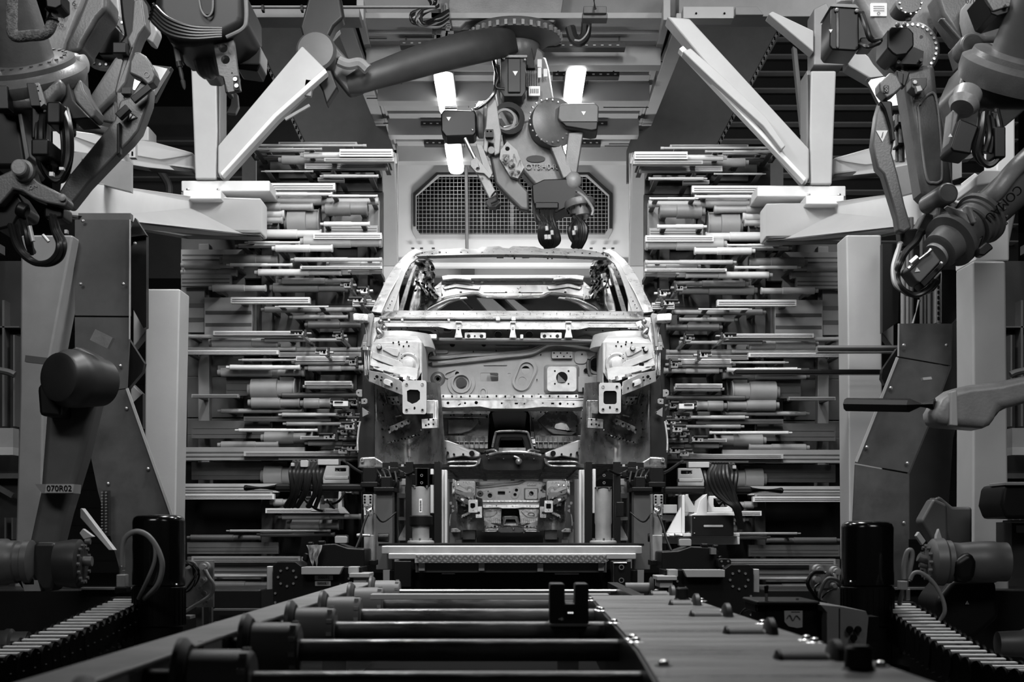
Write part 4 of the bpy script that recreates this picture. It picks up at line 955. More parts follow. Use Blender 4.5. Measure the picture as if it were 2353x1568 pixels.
# side rail of the conveyor with bearing notches
zR = H-HR-.035
T = thing('conveyor_side_rail', 'worn pale steel side rail left of the rollers, notched at every axle', 'rail', (-.6, 3.5, 0))
m = M(); m.box((-.585, 3.45, zR-.055), (.05, 4.2, .11)); m.box((-.60, 3.45, zR+.002), (.10, 4.2, .008)); part(T, 'side_member', m, RAILM, .003)
for d in RD[1:]:
    m = M(); m.box((-.557, d-.20, zR-.01), (.012, .16, .035)); part(T, 'bearing_plate', m, RAILM, .003)
m = M()
for y in (1.8, 3.2, 4.8): m.box((-.6, y, (zR-.1)/2), (.08, .08, zR-.1))
part(T, 'support_leg', m, DGREY)
T = thing('conveyor_bed', 'black steel bed on legs beneath the rollers', 'conveyor bed', (0, 3.6, 0))
m = M(); m.box((-.1, 3.5, .42), (.9, 4.2, .05)); part(T, 'bed', m, HOLE)
m = M(); m.box((.40, 3.6, .60), (.04, 4.3, .30)); m.box((.95, 3.6, .5), (.04, 4.3, .1)); part(T, 'inner_member', m, BLACK)
m = M()
for x in (-.45, .40, .95):
    for y in (1.7, 3.5, 5.2): m.box((x, y, .2), (.06, .06, .4))
part(T, 'leg', m, BLACK)
# tie bar across
m = M(); m.bx(872, 1366, 1268, 1380, 4.35, .06); m.bx(1345, 1366, 1362, 1380, 4.35, .06)
T = thing('tie_bar', 'pale flat tie bar lying across between the far rollers', 'bar', P(1100, 1380, 4.4)); m = M(); m.bx(850, 1366, 1400, 1379, 4.30, .06); part(T, 'bar', m, WHITE, .003)
# deck plate with slots, flanges, bolts
zD = H-.19
T = thing('deck_plate', 'brushed steel cover plate along the right of the rollers, slotted for the roller flanges', 'cover plate', (.8, 3.4, zD-.3))
e = lambda x, y: ((x-CX)/(y-CY)*(H-zD), F*(H-zD)/(y-CY))      # a point of the deck seen at x, y
outl = [e(1357, 1369), e(1568, 1369), e(1700, 1414), e(1990, 1513), e(2230, 1598), e(1560, 1640), e(1468, 1492)]
slots = []
FL = [(1502, 1368, 1548, 1362), (1548, 1391, 1604, 1384), (1597, 1417, 1675, 1409), (1678, 1457, 1776, 1446), (1800, 1516, 1928, 1503)]
for x0, y0, x1, y1 in FL[:]:
    a, b = e(x0-20, y0), e(x1+12, y0); w_ = (.035 if y0 < 1380 else .05)*1.0
    slots.append([(a[0], a[1]), (a[0]+.02, a[1]-w_*.3), (b[0], b[1]-w_*.3), (b[0], b[1]+w_*.5), (a[0]+.02, a[1]+w_*.4)])
def lift(p, z=zD): return Vector((p[0], p[1], z))
m = M(); m.poly3([lift(p) for p in outl], (0, 0, -.012), [[lift(p) for p in s_] for s_ in slots[1:]]); part(T, 'plate', m, TRACKP)
m = M(); q = [e(1357, 1369), e(1468, 1492), e(1560, 1640)]
for a, b in zip(q, q[1:]): m.beam(lift(a, zD-.08), lift(b, zD-.08), .01, .15)
m.beam(lift(e(1568, 1369), zD-.08), lift(e(2230, 1598), zD-.08), .01, .15); part(T, 'skirt', m, BLACK)
for x, y in ((1376, 1402), (1382, 1404), (1411, 1432), (1453, 1469), (1461, 1476), (1525, 1531), (1567, 1369), (1612, 1382), (1668, 1403), (1752, 1434), (1853, 1471), (1872, 1477), (2023, 1533), (1357, 1380), (1508, 1361)):
    a = e(x, y); m = M(); m.lathe(lift(a, zD), (0, 0, 1), [(0, .016 if y < 1500 else .013), (.002, .013), (.002, .008), (.007, .007), (.009, .003)], 12); part(T, 'deck_bolt', m, BOLT)
for i, (x0, y0, x1, y1) in enumerate(FL):
    a, b = e(x0, y0), e(x1, y0); y_ = a[1]
    T2 = thing('flange_roller', ('farthest', 'second farthest', 'middle', 'second nearest', 'nearest')[i]+' flanged roller poking up through the slotted deck plate', 'roller', (a[0], y_, zD-.06), 'flanged rollers in the deck')
    m = M(); m.cyl((a[0]-.004, y_+.01, zD-.022), (b[0]-.02, y_+.01, zD-.022), .034, n=28); m.cyl((b[0]-.02, y_+.01, zD-.022), (b[0]-.014, y_+.01, zD-.022), .03); part(T2, 'sleeve', m, WHEEL)
    m = M(); m.lathe((b[0]-.012, y_+.01, zD-.022), (1, 0, 0), [(0, .046), (.004, .052), (.014, .052), (.018, .044)], 28); part(T2, 'flange', m, DGREY)
    m = M(); m.lathe((a[0]-.012, y_+.01, zD-.022), (1, 0, 0), [(0, .026), (.004, .036), (.009, .036)], 20); part(T2, 'collar', m, DARK)
for i, (x, y) in enumerate(((1567, 1378), (1973, 1540))):
    a = e(x, y); m = M(); m.lathe(lift(a, zD), (0, 0, 1), [(0, .024), (.004, .02), (.03, .018), (.034, .014)], 18)
    solo('rubber_stop', m, DARK, 'dark rubber stop on the deck plate, '+('far one near the trolley' if i == 0 else 'near one at the lower edge'), 'stop')
# farthest right roller beside the deck
m = M(); a = P(1437, 1352, 5.2); b = P(1492, 1352, 5.2)
T = thing('conveyor_roller', 'short grey roller with flange right of the trolley rail, beyond the deck plate', 'roller', (a.x, 5.2, a.z), 'rollers of the conveyor')
m = M(); m.cyl(a, b, .02, n=24); part(T, 'sleeve', m, WHEEL); m = M(); m.lathe(b, (1, 0, 0), [(0, .034), (.006, .042), (.014, .036)], 24); part(T, 'flange', m, DGREY); m = M(); m.cyl(P(880, 1359, 5.26), P(1437, 1359, 5.26), .006, n=10); part(T, 'shaft_tube', m, STEEL)
# sensor block
T = thing('sensor_block', 'black twin-tower sensor block with three lit dots, beside the deck plate', 'sensor', P(1307, 1436, 3.3))
m = M(); m.pr([(1263, 1435), (1263, 1342), (1296, 1342), (1298, 1346), (1298, 1388), (1321, 1388), (1322, 1346), (1324, 1342), (1352, 1342), (1353, 1346), (1353, 1435)], 3.3, .10); part(T, 'housing', m, DARK, .004)
m = M(); m.pr(circ(1311, 1408, 9, 20), 3.293, .01); part(T, 'window', m, BLACK); m = M()
for x in (1306.5, 1311, 1315.5): m.pr(circ(x, 1409, 1.7, 8), 3.288, .006)
part(T, 'status_light', m, mat('status_light', 1, emit=1.2)); m = M(); m.bolt(P(1291, 1423, 3.3), ZF, .004, .004); m.bolt(P(1285, 1423, 3.3), ZF, .002, .004); part(T, 'screw', m, BOLT)
m = M(); m.bx(1263, 1435, 1356, 1440, 3.28, .14); m.box((P(1307, 0, 3.3).x, 3.37, .5), (.05, .05, H-.05-(1440-CY)/F*3.3*1-.5+.25)); part(T, 'base_plate', m, GREY)

# ------------------------------------------------------------------ trolley
T = thing('lifting_trolley', 'wide pale steel trolley beam with a chequer plate step across the line', 'trolley', P(1180, 1360, 6.6))
m = M(); m.bx(876, 1255, 1476, 1274, 6.5, .5); m.bx(892, 1272, 1462, 1286, 6.45, .3); part(T, 'cross_beam', m, ALU, .005)
m = M(); m.bx(870, 1250, 1480, 1255, 6.7, .6); part(T, 'rubber_edge', m, BLACK)
m = M(); m.bx(953, 1275, 1394, 1294, 6.36, .1); m.mi = 1
for j in range(3):
    for i in range(62):
        x = 956+i*7.1+j*2; y = 1279+j*5.2; k = 1 if (i+j) % 2 else -1
        m.beam(P(x, y+2*k, 6.355), P(x+5.5, y-2*k, 6.355), .0032, .004)
part(T, 'chequer_plate', m, [ALU, STEEL])
m = M(); m.bx(955, 1294, 1394, 1316, 6.42, .05); m.mi = 1; m.bx(962, 1294, 976, 1312, 6.40, .03); m.bx(1100, 1294, 1113, 1312, 6.40, .03); m.bx(1235, 1296, 1248, 1314, 6.40, .03); m.bx(1375, 1294, 1388, 1312, 6.40, .03); part(T, 'front_skirt', m, [DGREY, ALU])
m = M(); m.bx(895, 1310, 1465, 1358, 6.55, .4); m.bx(905, 1290, 945, 1350, 6.4, .15); m.bx(1405, 1290, 1450, 1356, 6.35, .15); part(T, 'chassis', m, BLACK, .004)
m = M(); m.tube([P(1410, 1352, 6.34), P(1410, 1294, 6.34), P(1440, 1294, 6.34)], .004, sm=1); m.bx(1015, 1318, 1045, 1320, 6.5, .02); m.bx(1275, 1318, 1330, 1321, 6.5, .02)
for x, y in ((1428, 1304), (1428, 1334)): m.ring(P(x, y, 6.34), ZF, .012, .008, .004, 14)
part(T, 'edge_highlight', m, STEEL)
m = M(); m.box((0, 6.8, .3), (1.1, .4, .6)); part(T, 'wheel_bogie', m, BLACK)
# posts that carry the car
for s, lab in ((1, 'left round grey lifting post with black knurled collar, standing on the trolley'), (-1, 'right round grey lifting post without collar, standing on the trolley')):
    MX[0] = s; f = (lambda x, y, d: P(x if s > 0 else x+421, y, d)); d = 6.95
    T = thing('lifting_post', lab, 'post', f(965, 1254, d), 'lifting posts under the car')
    r = .045 if s > 0 else .042; x = 967 if s > 0 else 965; top = 1120 if s > 0 else 1124
    m = M(); m.lathe(f(x, 1244, d), (0, 0, 1), [(0, r*.93), (.08, r*.93), (.09, r), ((1244-top)/F*d, r), ((1244-top)/F*d+.005, r*.8)], 32); part(T, 'column', m, ALU)
    m = M(); m.lathe(f(x, 1256, d), (0, 0, 1), [(0, .066), (.024, .066), (.028, .06)], 36); part(T, 'base_flange', m, ALU)
    m = M()
    for a in range(6): c = f(x, 1243, d)+Vector((math.cos(a*1.05+.5)*.055, math.sin(a*1.05+.5)*.055, 0)); m.cyl(c, c+Vector((0, 0, .012)), .006, n=6)
    part(T, 'flange_bolt', m, BOLT)
    m = M(); m.bx(x-14 if s > 0 else x-8, 1076, x+19, top-2, d-.04, .1); m.bx(x-20 if s > 0 else x-6, 1090, x+30, 1114, d, .06); m.box(f(x, top-2, d), (.08, .08, .01)); part(T, 'head_block', m, BLACK, .003)
    m = M(); m.ring(f(x+2, 1093, d-.05), ZF, .007, .004, .006, 12); m.ring(f(x+2, 1110, d-.05), ZF, .007, .004, .006, 12); m.cyl(f(x-14, top-4, d-.04), f(x-14, top+2, d-.04), .005, n=6); m.cyl(f(x+14, top-4, d-.04), f(x+14, top+2, d-.04), .005, n=6); part(T, 'head_screw', m, BOLT)
    if s > 0:
        m = M(); m.lathe(f(x, 1211, d), (0, 0, 1), [(0, .05), (.01, .058), (.05, .058), (.055, .05)], 36); part(T, 'collar', m, BLACK)
        m = M(); m.pr(rr(963, 1147, 970, 1178, 1), d-.046, .004); m.mi = 1
        for i in range(7): m.bx(964.5, 1151+i*3.6, 968.5, 1153+i*3.6, d-.0475, .002)
        part(T, 'scale_plate', m, [LABEL, HOLE])
    else:
        m = M(); m.bx(1416, 1154, 1434, 1188, d, .06); part(T, 'junction_box', m, BLACK, .004)
MX[0] = 1
# dark square columns and slim guide posts
for s in (1, -1):
    MX[0] = s; side = 'left' if s > 0 else 'right'; X = (lambda x: x) if s > 0 else (lambda x: 2358-x)
    f = lambda x, y, d: P(X(x), y, d)
    T = thing('fixture_column', 'dark grey square column '+side+' of the lifting post, with pale toothed guide strip', 'column', f(885, 1310, 7.1))
    m = M(f); m.bx(864, 1128, 902, 1310, 7.1, .12); part(T, 'column', m, DGREY, .004); m = M(f); m.bx(858, 1120, 906, 1130, 7.06, .18); m.bx(875, 1096, 898, 1122, 7.08, .1); part(T, 'cap', m, BLACK, .004)
    m = M(f); m.bx(896, 1062, 912, 1254, 7.35, .1); m.bx(998, 1062, 1012, 1256, 7.5, .15); m.bx(932, 1062, 948, 1250, 7.3, .05); part(T, 'rear_post', m, BLACK)
    m = M(f); m.bx(989, 1078, 996, 1180, 7.7, .05); m.bx(1012, 1080, 1026, 1255, 7.9, .1); m.bx(1022, 1080, 1027, 1255, 7.85, .1); part(T, 'white_rear_post', m, WHITE, .003)
    T = thing('guide_post', 'slim pale guide post with bolted valve block at the '+side+' end of the trolley', 'post', f(845, 1295, 6.6))
    m = M(f); m.bx(836, 1175, 858, 1294, 6.62, .05); m.bx(836, 1230, 858, 1288, 6.58, .05); part(T, 'post', m, ALU, .003); m = M(f); m.bx(858, 1136, 862, 1294, 6.6, .06); part(T, 'edge_strip', m, STEEL)
    m = M(f); m.bx(834, 1137, 855, 1160, 6.58, .05); m.mi = 1
    for i in range(2):
        for j in range(3): m.pr(circ(838+i*13, 1141+j*7, 2.4, 8), 6.575, .01)
    part(T, 'valve_plate', m, [ALU, HOLE], .002)
    m = M(f)
    rnd = random.Random(4)
    for i in range(12): m.cyl(f(836+rnd.random()*18, 1160+rnd.random()*24, 6.56), f(836+rnd.random()*18, 1164+rnd.random()*24, 6.5), .008, n=7)
    part(T, 'push_fitting', m, STEEL)
    m = M(f); m.bx(830, 1288, 862, 1300, 6.5, .15); m.mi = 1; m.bx(818, 1288, 836, 1302, 6.52, .1); part(T, 'foot_block', m, [BLACK, LIGHT], .003)
    m = M(f); m.tube([f(852, 1170, 6.52), f(838, 1200, 6.48), f(826, 1240, 6.45), f(805, 1290, 6.42), f(782, 1340, 6.4), f(775, 1362, 6.4)], .006); part(T, 'black_hose', m, RUBBER)
    m = M(f); m.lathe(f(820, 1231, 6.5), (1, 0, 0), [(0, .008), (.02, .012), (.03, .006), (.06, .006), (.062, .01)], 10); part(T, 'ball_fitting', m, STEEL)
    m = M(f); m.tube([f(860, 1180, 6.6), f(880, 1200, 6.9), f(910, 1178, 7.0)], .004); m.lathe(f(869, 1236, 6.7), (1, 0, 0), [(0, .02), (.05, .022), (.052, .01)], 12); part(T, 'sensor_cable', m, BLACK)
    # clamps right under the shell: tight dark cluster
    T = thing('underbody_clamp', 'tangled black clamp and hose cluster gripping the '+side+' sill of the shell', 'clamp', f(850, 1128, 7.3))
    m = M(f); m.pr([(834, 1074), (862, 1074), (866, 1096), (858, 1134), (840, 1134), (832, 1100)], 7.2, .12); m.pr(rr(828, 1108, 868, 1120, 3), 7.15, .08); part(T, 'clamp_body', m, BLACK, .004)
    m = M(f)
    for i in range(16):
        x = 866+rnd.random()*60; y = 1075+rnd.random()*45; a = f(x, y, 7.3+rnd.random()*.3); m.box(a, (.02+rnd.random()*.05, .04, .015+rnd.random()*.05))
    part(T, 'clamp_link', m, BLACK, .002)
    m = M(f)
    for i in range(14):
        x = 866+rnd.random()*64; y = 1078+rnd.random()*50; a = f(x, y, 7.45+rnd.random()*.2); m.box(a, (.01+rnd.random()*.03, .02, .01+rnd.random()*.05))
    part(T, 'bright_fitting', m, ALU)
    m = M(f)
    for k in range(4): m.tube([f(865+k*14, 1080, 7.3), f(875+k*12, 1100+k*3, 7.25), f(858+k*15, 1122, 7.3)], .006)
    m.tube([f(790, 1060, 7.6), f(830, 1086, 7.4), f(850, 1080, 7.3)], .008); m.tube([f(905, 1075, 7.3), f(935, 1090, 7.3), f(960, 1080, 7.2)], .006)
    part(T, 'hose', m, RUBBER)
    # pale machine parts seen behind, left and right of the columns
    T = thing('machine_stand', 'pale machine frame parts glimpsed behind the '+side+' square column', 'fixture', f(920, 1250, 9.0))
    m = M(f); m.bx(902, 1130, 934, 1145, 8.9, .1); m.bx(906, 1145, 916, 1560, 8.9, .1); m.bx(902, 1188, 936, 1196, 8.8, .1); m.pr([(916, 1236), (936, 1196), (938, 1236)], 8.9, .1); m.bx(900, 1236, 945, 1243, 8.8, .2); m.bx(928, 1110, 936, 1240, 8.95, .1); part(T, 'frame', m, WHITE, .003)
    m = M(f); m.bx(916, 1150, 930, 1180, 9.1, .05); m.bx(918, 1204, 930, 1230, 9.1, .05); part(T, 'panel', m, GREY)
    # bolted black positioner arm outside
    T = thing('positioner_arm', 'black positioner arm with eight bolts ringed on its end plate, '+side+' of the conveyor', 'positioner', f(700, 1410, 6.2))
    dy = 0 if s > 0 else 8
    g = lambda x, y, d: f(x, y+dy*.8, d)
    m = M(g); m.pr([(627, 1302), (637, 1292), (678, 1292), (692, 1302), (692, 1304), (830, 1304), (835, 1420), (628, 1420)], 6.1, .25); part(T, 'housing', m, BLACK, .006)
    m = M(g); c = g(660, 1327, 6.1)
    m.bolts(c, ZF, .0385, 8, .0058, .008)
    for y in (1364, 1385, 1407): m.bolt(g(633, y, 6.1), ZF, .0055, .008)
    for x, y in ((802, 1330), (783, 1344), (800, 1345)): m.bolt(g(x, y, 6.1), ZF, .0055, .008)
    part(T, 'end_bolt', m, BOLT)
    m = M(g); m.pr([(613, 1302), (626, 1302), (626, 1355), (613, 1356)], 6.15, .06); part(T, 'guard_strip', m, ALU, .003)
    m = M(g); m.pr([(692, 1304), (700, 1303), (788, 1303), (780, 1321), (692, 1321)], 6.05, .06); m.bx(800, 1303, 822, 1320, 6.05, .1); part(T, 'pale_ledge', m, LIGHT, .003)
    m = M(g); m.pr([(706, 1262), (715, 1252), (770, 1250), (800, 1260), (838, 1262), (838, 1304), (706, 1304)], 6.3, .3); m.bx(706, 1246, 718, 1254, 6.3, .05); m.bx(730, 1243, 746, 1252, 6.3, .05); m.bx(770, 1230, 797, 1250, 6.35, .08); m.cyl(g(700, 1290, 6.3), g(706, 1272, 6.3), .012)
    part(T, 'gear_case', m, BLACK, .006)
    m = M(g); m.pr(rr(769, 1233, 797, 1249, 3), 6.33, .03); m.bx(802, 1318, 848, 1328, 6.0, .2); m.bx(812, 1328, 842, 1345, 6.02, .2); part(T, 'pale_block', m, LIGHT, .003)
    if s > 0:
        m = M(g); m.pr(rr(723, 1323, 765, 1334, 1), 6.095, .006); m.pr(rr(724, 1336, 760, 1347, 1), 6.095, .006); o = part(T, 'name_tag', m, ALU)
        m = M(); RX = Matrix.Rotation(R(90), 3, 'X'); m.text('000091', .017, g(744, 1328, 6.09), RX, .0008); m.text('0000E1', .017, g(742, 1341, 6.09), RX, .0008); sub(T, o, 'tag_lettering', m, HOLE)
        m = M(g)
        def fn(u, v):
            x = 722+(u-.5)*36*(1-.62*v)+1.5*math.sin(v*7); y = 1253+v*(34+16*math.sin(u*5+.6)**2); return g(x, y, 6.26+.012*math.sin(u*15+v*4))
        m.grid(fn, 12, 10, .004); o = part(T, 'hanging_rag', m, RAG, smooth=60)
    else:
        m = M(g); m.pr(rr(1, 1, 2, 2, .2), 6.3, .01) if 0 else None
        m = M(g); m.pr(rr(678, 1278, 708, 1300, 6), 6.2, .1); part(T, 'switch_block', m, BLACK, .004); m = M(g)
        for x, y in ((685, 1284), (700, 1284), (683, 1295), (697, 1295)): m.bolt(g(x, y, 6.2), ZF, .005, .005)
        m.bx(712, 1254, 724, 1268, 6.25, .05); part(T, 'switch_screw', m, STEEL)
MX[0] = 1
# pale portal and light curtain around the second car
for s in (1, -1):
    X = (lambda x: x) if s > 0 else (lambda x: 2352-x); f = lambda x, y, d: P(X(x), y, d)
    T = thing('steel_portal', 'pale portal edge at the '+('left' if s > 0 else 'right')+' of the small second car shell', 'portal', f(1020, 1260, 17))
    m = M(f); m.bx(1008, 1050, 1024, 1409, 16.8, .3); part(T, 'post', m, WHITE, .01); m = M(f); m.bx(1024, 1050, 1030, 1300, 17.0, .3); part(T, 'rail', m, GREY)
    m = M(f); m.bx(1033, 1216, 1058, 1256, 20.6, .1); m.bx(1046, 1240, 1062, 1250, 20.5, .1); part(T, 'floor_box', m, LIGHT, .01)
T = thing('rear_gate_beam', 'bright beam above the small second car shell, under the big shell', 'beam', P(1180, 1085, 21.5))
m = M(); m.bx(1028, 1070, 1326, 1084, 21.5, .3); part(T, 'beam', m, WHITE)
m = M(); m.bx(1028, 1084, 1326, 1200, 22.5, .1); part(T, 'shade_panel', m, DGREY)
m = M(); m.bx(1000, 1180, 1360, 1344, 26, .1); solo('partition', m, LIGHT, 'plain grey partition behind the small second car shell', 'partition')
T = thing('shell_carrier', 'dark carrier under the small second car shell', 'carrier', P(1180, 1300, 21))
m = M(); m.bx(1060, 1236, 1096, 1340, 20.8, .5); m.bx(1248, 1236, 1284, 1340, 20.8, .5); m.bx(1064, 1215, 1092, 1240, 20.4, .5); m.bx(1252, 1215, 1280, 1240, 20.4, .5); part(T, 'stand', m, DGREY)
# ================================================================== robots and side machinery
RX = Matrix.Rotation(R(90), 3, 'X')
def tri(m, x, y, r, d, down=True, t=.004, rot=0):
    k = 1 if down else -1
    m.pr([(x+r*math.cos(R(a+rot)), y+k*r*math.sin(R(a+rot))) for a in (90, 210, 330)], d, t)
def cables(T, f, runs, r=.012, n=1, spread=6, mt=RUBBER, seed=1, name='cable'):
    rnd = random.Random(seed)
    for pts in runs:
        for k in range(n):
            o = rnd.uniform(-spread, spread); dd = rnd.uniform(-.03, .03); m = M(f)
            m.tube([f(x+o*(1+.4*rnd.uniform(-1, 1)), y+rnd.uniform(-spread, spread)*.4, d+dd) for x, y, d in pts], r, n=7); part(T, name, m, mt)

# ---- robot hanging from the middle of the cell
T = thing('industrial_robot', 'grey robot hanging head down over the car roof, black motors on both shoulders', 'robot', P(1180, 0, 10))
d = 9.9
m = M(); m.pr([(1035, -40), (1300, -40), (1290, 30), (1272, 52), (1250, 46), (1090, 46), (1070, 50), (1058, 63), (1038, 62), (1030, 20)], 9.78, .08); part(T, 'base_plate', m, ROBOTL, .01)
m = M(); c = P(1182, 46, 9.62); c.y = 9.92
m.lathe(c+Vector((0, 0, .03)), (0, 0, -1), [(0, .30), (.05, .32), (.07, .32), (.08, .25), (.10, .2)], 48); m.mi = 1
for i in range(36):
    a = 2*math.pi*i/36; m.box(c+Vector((math.cos(a)*.325, math.sin(a)*.325, -.02)), (.02, .02, .035), Matrix.Rotation(a, 3, 'Z'))
part(T, 'toothed_ring', m, [DGREY, ROBOTL])
m = M(); m.lathe(c+Vector((.01, 0, -.02)), (0, 0, -1), [(0, .20), (.03, .16), (.05, .17), (.12, .16), (.17, .15), (.2, .12)], 36); part(T, 'turret', m, ROBOT)
m = M(); m.pr([(1140, 104), (1150, 100), (1232, 104), (1250, 118), (1262, 160), (1275, 240), (1300, 300), (1240, 330), (1180, 300), (1145, 240), (1134, 180)], 9.85, .22); part(T, 'shoulder_casting', m, ROBOT, .02)
m = M(); m.pr(rr(1146, 126, 1212, 132, 3), 9.62, .2); part(T, 'motor_flange', m, ROBOTL, .004)
m = M(); m.pr([(1150, 132), (1206, 132), (1208, 150), (1208, 210), (1200, 222), (1158, 222), (1150, 210)], 9.64, .16); m.bx(1167, 134, 1196, 212, 9.62, .02); o = part(T, 'swivel_motor', m, DARK, .006)
m = M(); tri(m, 1184, 167, 7, 9.615); sub(T, o, 'warning_triangle', m, LABEL)
m = M(); m.ball(P(1158, 135, 9.62), .010, 10); m.ball(P(1206, 137, 9.62), .010, 10); sub(T, o, 'motor_screw', m, BOLT)
m = M(); m.pr([(1205, 106), (1222, 108), (1230, 157), (1212, 157)], 9.8, .06); part(T, 'side_cover', m, BLACK, .004)
m = M()
for x, y, w_, h_ in ((1235, 136, 10, 18), (1236, 156, 8, 22), (1249, 158, 9, 18), (1215, 198, 26, 22)): m.pr(rr(x, y, x+w_, y+h_, 1), 9.78, .02)
m.mi = 1
for i in range(5): m.bx(1219+i*4, 204, 1221+i*4, 214, 9.775, .01)
part(T, 'type_label', m, [LABEL, DGREY])
m = M()
for i in range(7): m.bx(1210+i*4, 162, 1212+i*4, 200, 9.8, .05)
part(T, 'cooling_fin', m, ROBOT)
# shoulder motors
m = M(); m.pr([(1013, 262), (1020, 252), (1090, 254), (1094, 262), (1094, 305), (1088, 312), (1024, 314), (1014, 300)], 9.6, .2); o = part(T, 'shoulder_motor', m, BLACK, .01)
m = M(); tri(m, 1031, 272, 6, 9.595); sub(T, o, 'warning_triangle', m, LABEL); m = M(); m.ball(P(1086, 253, 9.6), .01, 10); m.ball(P(1086, 299, 9.6), .01, 10); m.cyl(P(1022, 248, 9.65), P(1050, 247, 9.65), .012); sub(T, o, 'motor_screw', m, BOLT)
m = M(); m.pr([(1284, 243), (1292, 238), (1368, 236), (1376, 244), (1374, 300), (1360, 302), (1300, 292), (1282, 272)], 9.6, .2); m.mi = 1; m.pr([(1286, 278), (1375, 278), (1373, 298), (1360, 301), (1300, 291)], 9.59, .02); o = part(T, 'shoulder_motor', m, [DGREY, BLACK], .01)
m = M(); tri(m, 1341, 259, 6, 9.595); sub(T, o, 'warning_triangle', m, LABEL)
m = M(); m.lathe(P(1094, 276, 9.75), (1, 0, 0), [(0, .10), (.02, .125), (.05, .125), (.06, .10), (.09, .10)], 32); m.mi = 1; m.bolts(P(1094, 276, 9.75), (-1, 0, 0), .11, 16, .006, .006); part(T, 'joint_flange', m, [ROBOTL, BOLT])
m = M(); c = P(1262, 278, 9.62); m.lathe(c+Vector((0, .15, 0)), (.35, -1, 0), [(0, .15), (.10, .165), (.13, .165), (.135, .145), (.15, .10)], 36); m.mi = 1; m.bolts(c, (.35, -1, 0), .145, 22, .006, .012); part(T, 'joint_disc', m, [ROBOT, BOLT])
m = M(); m.ring(P(1166, 276, 9.72), (.25, -1, 0), .11, .075, .05); m.mi = 1; m.ring(P(1160, 276, 9.68), (.25, -1, 0), .075, .06, .02); part(T, 'hose_ring', m, [BLACK, ROBOTL])
m = M(); m.pr([(1105, 232), (1130, 228), (1134, 262), (1112, 300), (1100, 300)], 9.7, .1); part(T, 'cable_bracket', m, ROBOT, .008)
# lower link, strut
m = M(); m.pr([(1150, 290), (1230, 270), (1285, 300), (1298, 350), (1306, 400), (1290, 430), (1240, 440), (1205, 400), (1160, 345)], 9.75, .2); part(T, 'lower_arm', m, ROBOT, .025)
m = M(); m.pr(circ(1231, 365, 22, 20, 8), 9.74, .01); part(T, 'arm_opening', m, BLACK)
m = M(); m.text('OT3H040', .055, P(1246, 384, 9.735), RX, .004); part(T, 'cast_lettering', m, ROBOTL)
m = M(); m.pr([(1306, 304), (1342, 300), (1326, 402), (1312, 428), (1302, 420), (1298, 370)], 9.65, .1); m.beam(P(1262, 300, 9.7), P(1306, 410, 9.68), .07, .08); part(T, 'tie_strut', m, ROBOT, .01)
m = M(); m.ball(P(1318, 416, 9.62), .055, 20, sy=.8, sz=1.15); part(T, 'ball_joint', m, ROBOTL)
m = M(); m.pr([(1120, 228), (1140, 228), (1148, 285), (1152, 305), (1148, 352), (1136, 358), (1134, 330), (1122, 326), (1120, 352), (1110, 346), (1112, 305), (1116, 290)], 9.5, .09); part(T, 'fork_link', m, ROBOTL, .008)
m = M(); m.pr(rr(1115, 297, 1134, 315, 2), 9.45, .06, [circ(1120, 302, 2, 8), circ(1128, 302, 2, 8)]); part(T, 'black_cap_block', m, BLACK, .003)
m = M(); m.pr([(1120, 330), (1136, 328), (1150, 345), (1178, 400), (1215, 440), (1216, 485), (1196, 480), (1160, 445), (1138, 420), (1128, 370)], 9.55, .1); part(T, 'curved_arm', m, DGREY, .02)
m = M(); m.pr(circ(1129, 345, 9, 16), 9.5, .13); part(T, 'pivot_pin', m, ROBOT, .004)
# counterweight cylinder and clamp
a, b = P(1068, 318, 9.5), P(1092, 366, 9.5); m = M(); m.cyl(a, b, .013); part(T, 'piston_rod', m, STEEL)
m = M(); m.pr([(1081, 370), (1094, 360), (1118, 390), (1130, 404), (1124, 410), (1112, 398), (1094, 396), (1082, 382)], 9.42, .05, [circ(1098, 388, 4, 10)]); m.pr([(1094, 330), (1108, 335), (1132, 398), (1126, 407), (1116, 402)], 9.45, .04); part(T, 'clamp_plate', m, ROBOTL, .004)
m = M(); m.beam(P(1105, 396, 9.48), P(1134, 455, 9.48), .062, .06); o = part(T, 'cylinder_body', m, ROBOTL, .008); m = M(); m.text('JR', .02, P(1108, 410, 9.44), RX@Matrix.Rotation(R(-60), 3, 'Z'), .001); sub(T, o, 'cylinder_mark', m, DARK)
m = M(); m.pr([(1116, 462), (1138, 450), (1150, 466), (1140, 475), (1124, 476)], 9.45, .1); m.tube([P(1128, 452, 9.42), P(1140, 440, 9.42), P(1142, 460, 9.42), P(1128, 468, 9.42)], .006); part(T, 'black_end_cap', m, BLACK, .006)
m = M(); m.pr([(1150, 345), (1165, 325), (1188, 345), (1196, 366), (1205, 385), (1190, 410), (1172, 405), (1160, 385), (1148, 365)], 9.5, .12, [circ(1166, 342, 5, 12)]); m.mi = 1
rnd = random.Random(9)
for i in range(14): x, y = rnd.uniform(1158, 1198), rnd.uniform(345, 402); m.cyl(P(x, y, 9.49), P(x+rnd.uniform(-8, 8), y+rnd.uniform(-8, 8), 9.45), .004+rnd.random()*.009, n=9)
part(T, 'wrist_casting', m, [ROBOTL, GREY], .004)
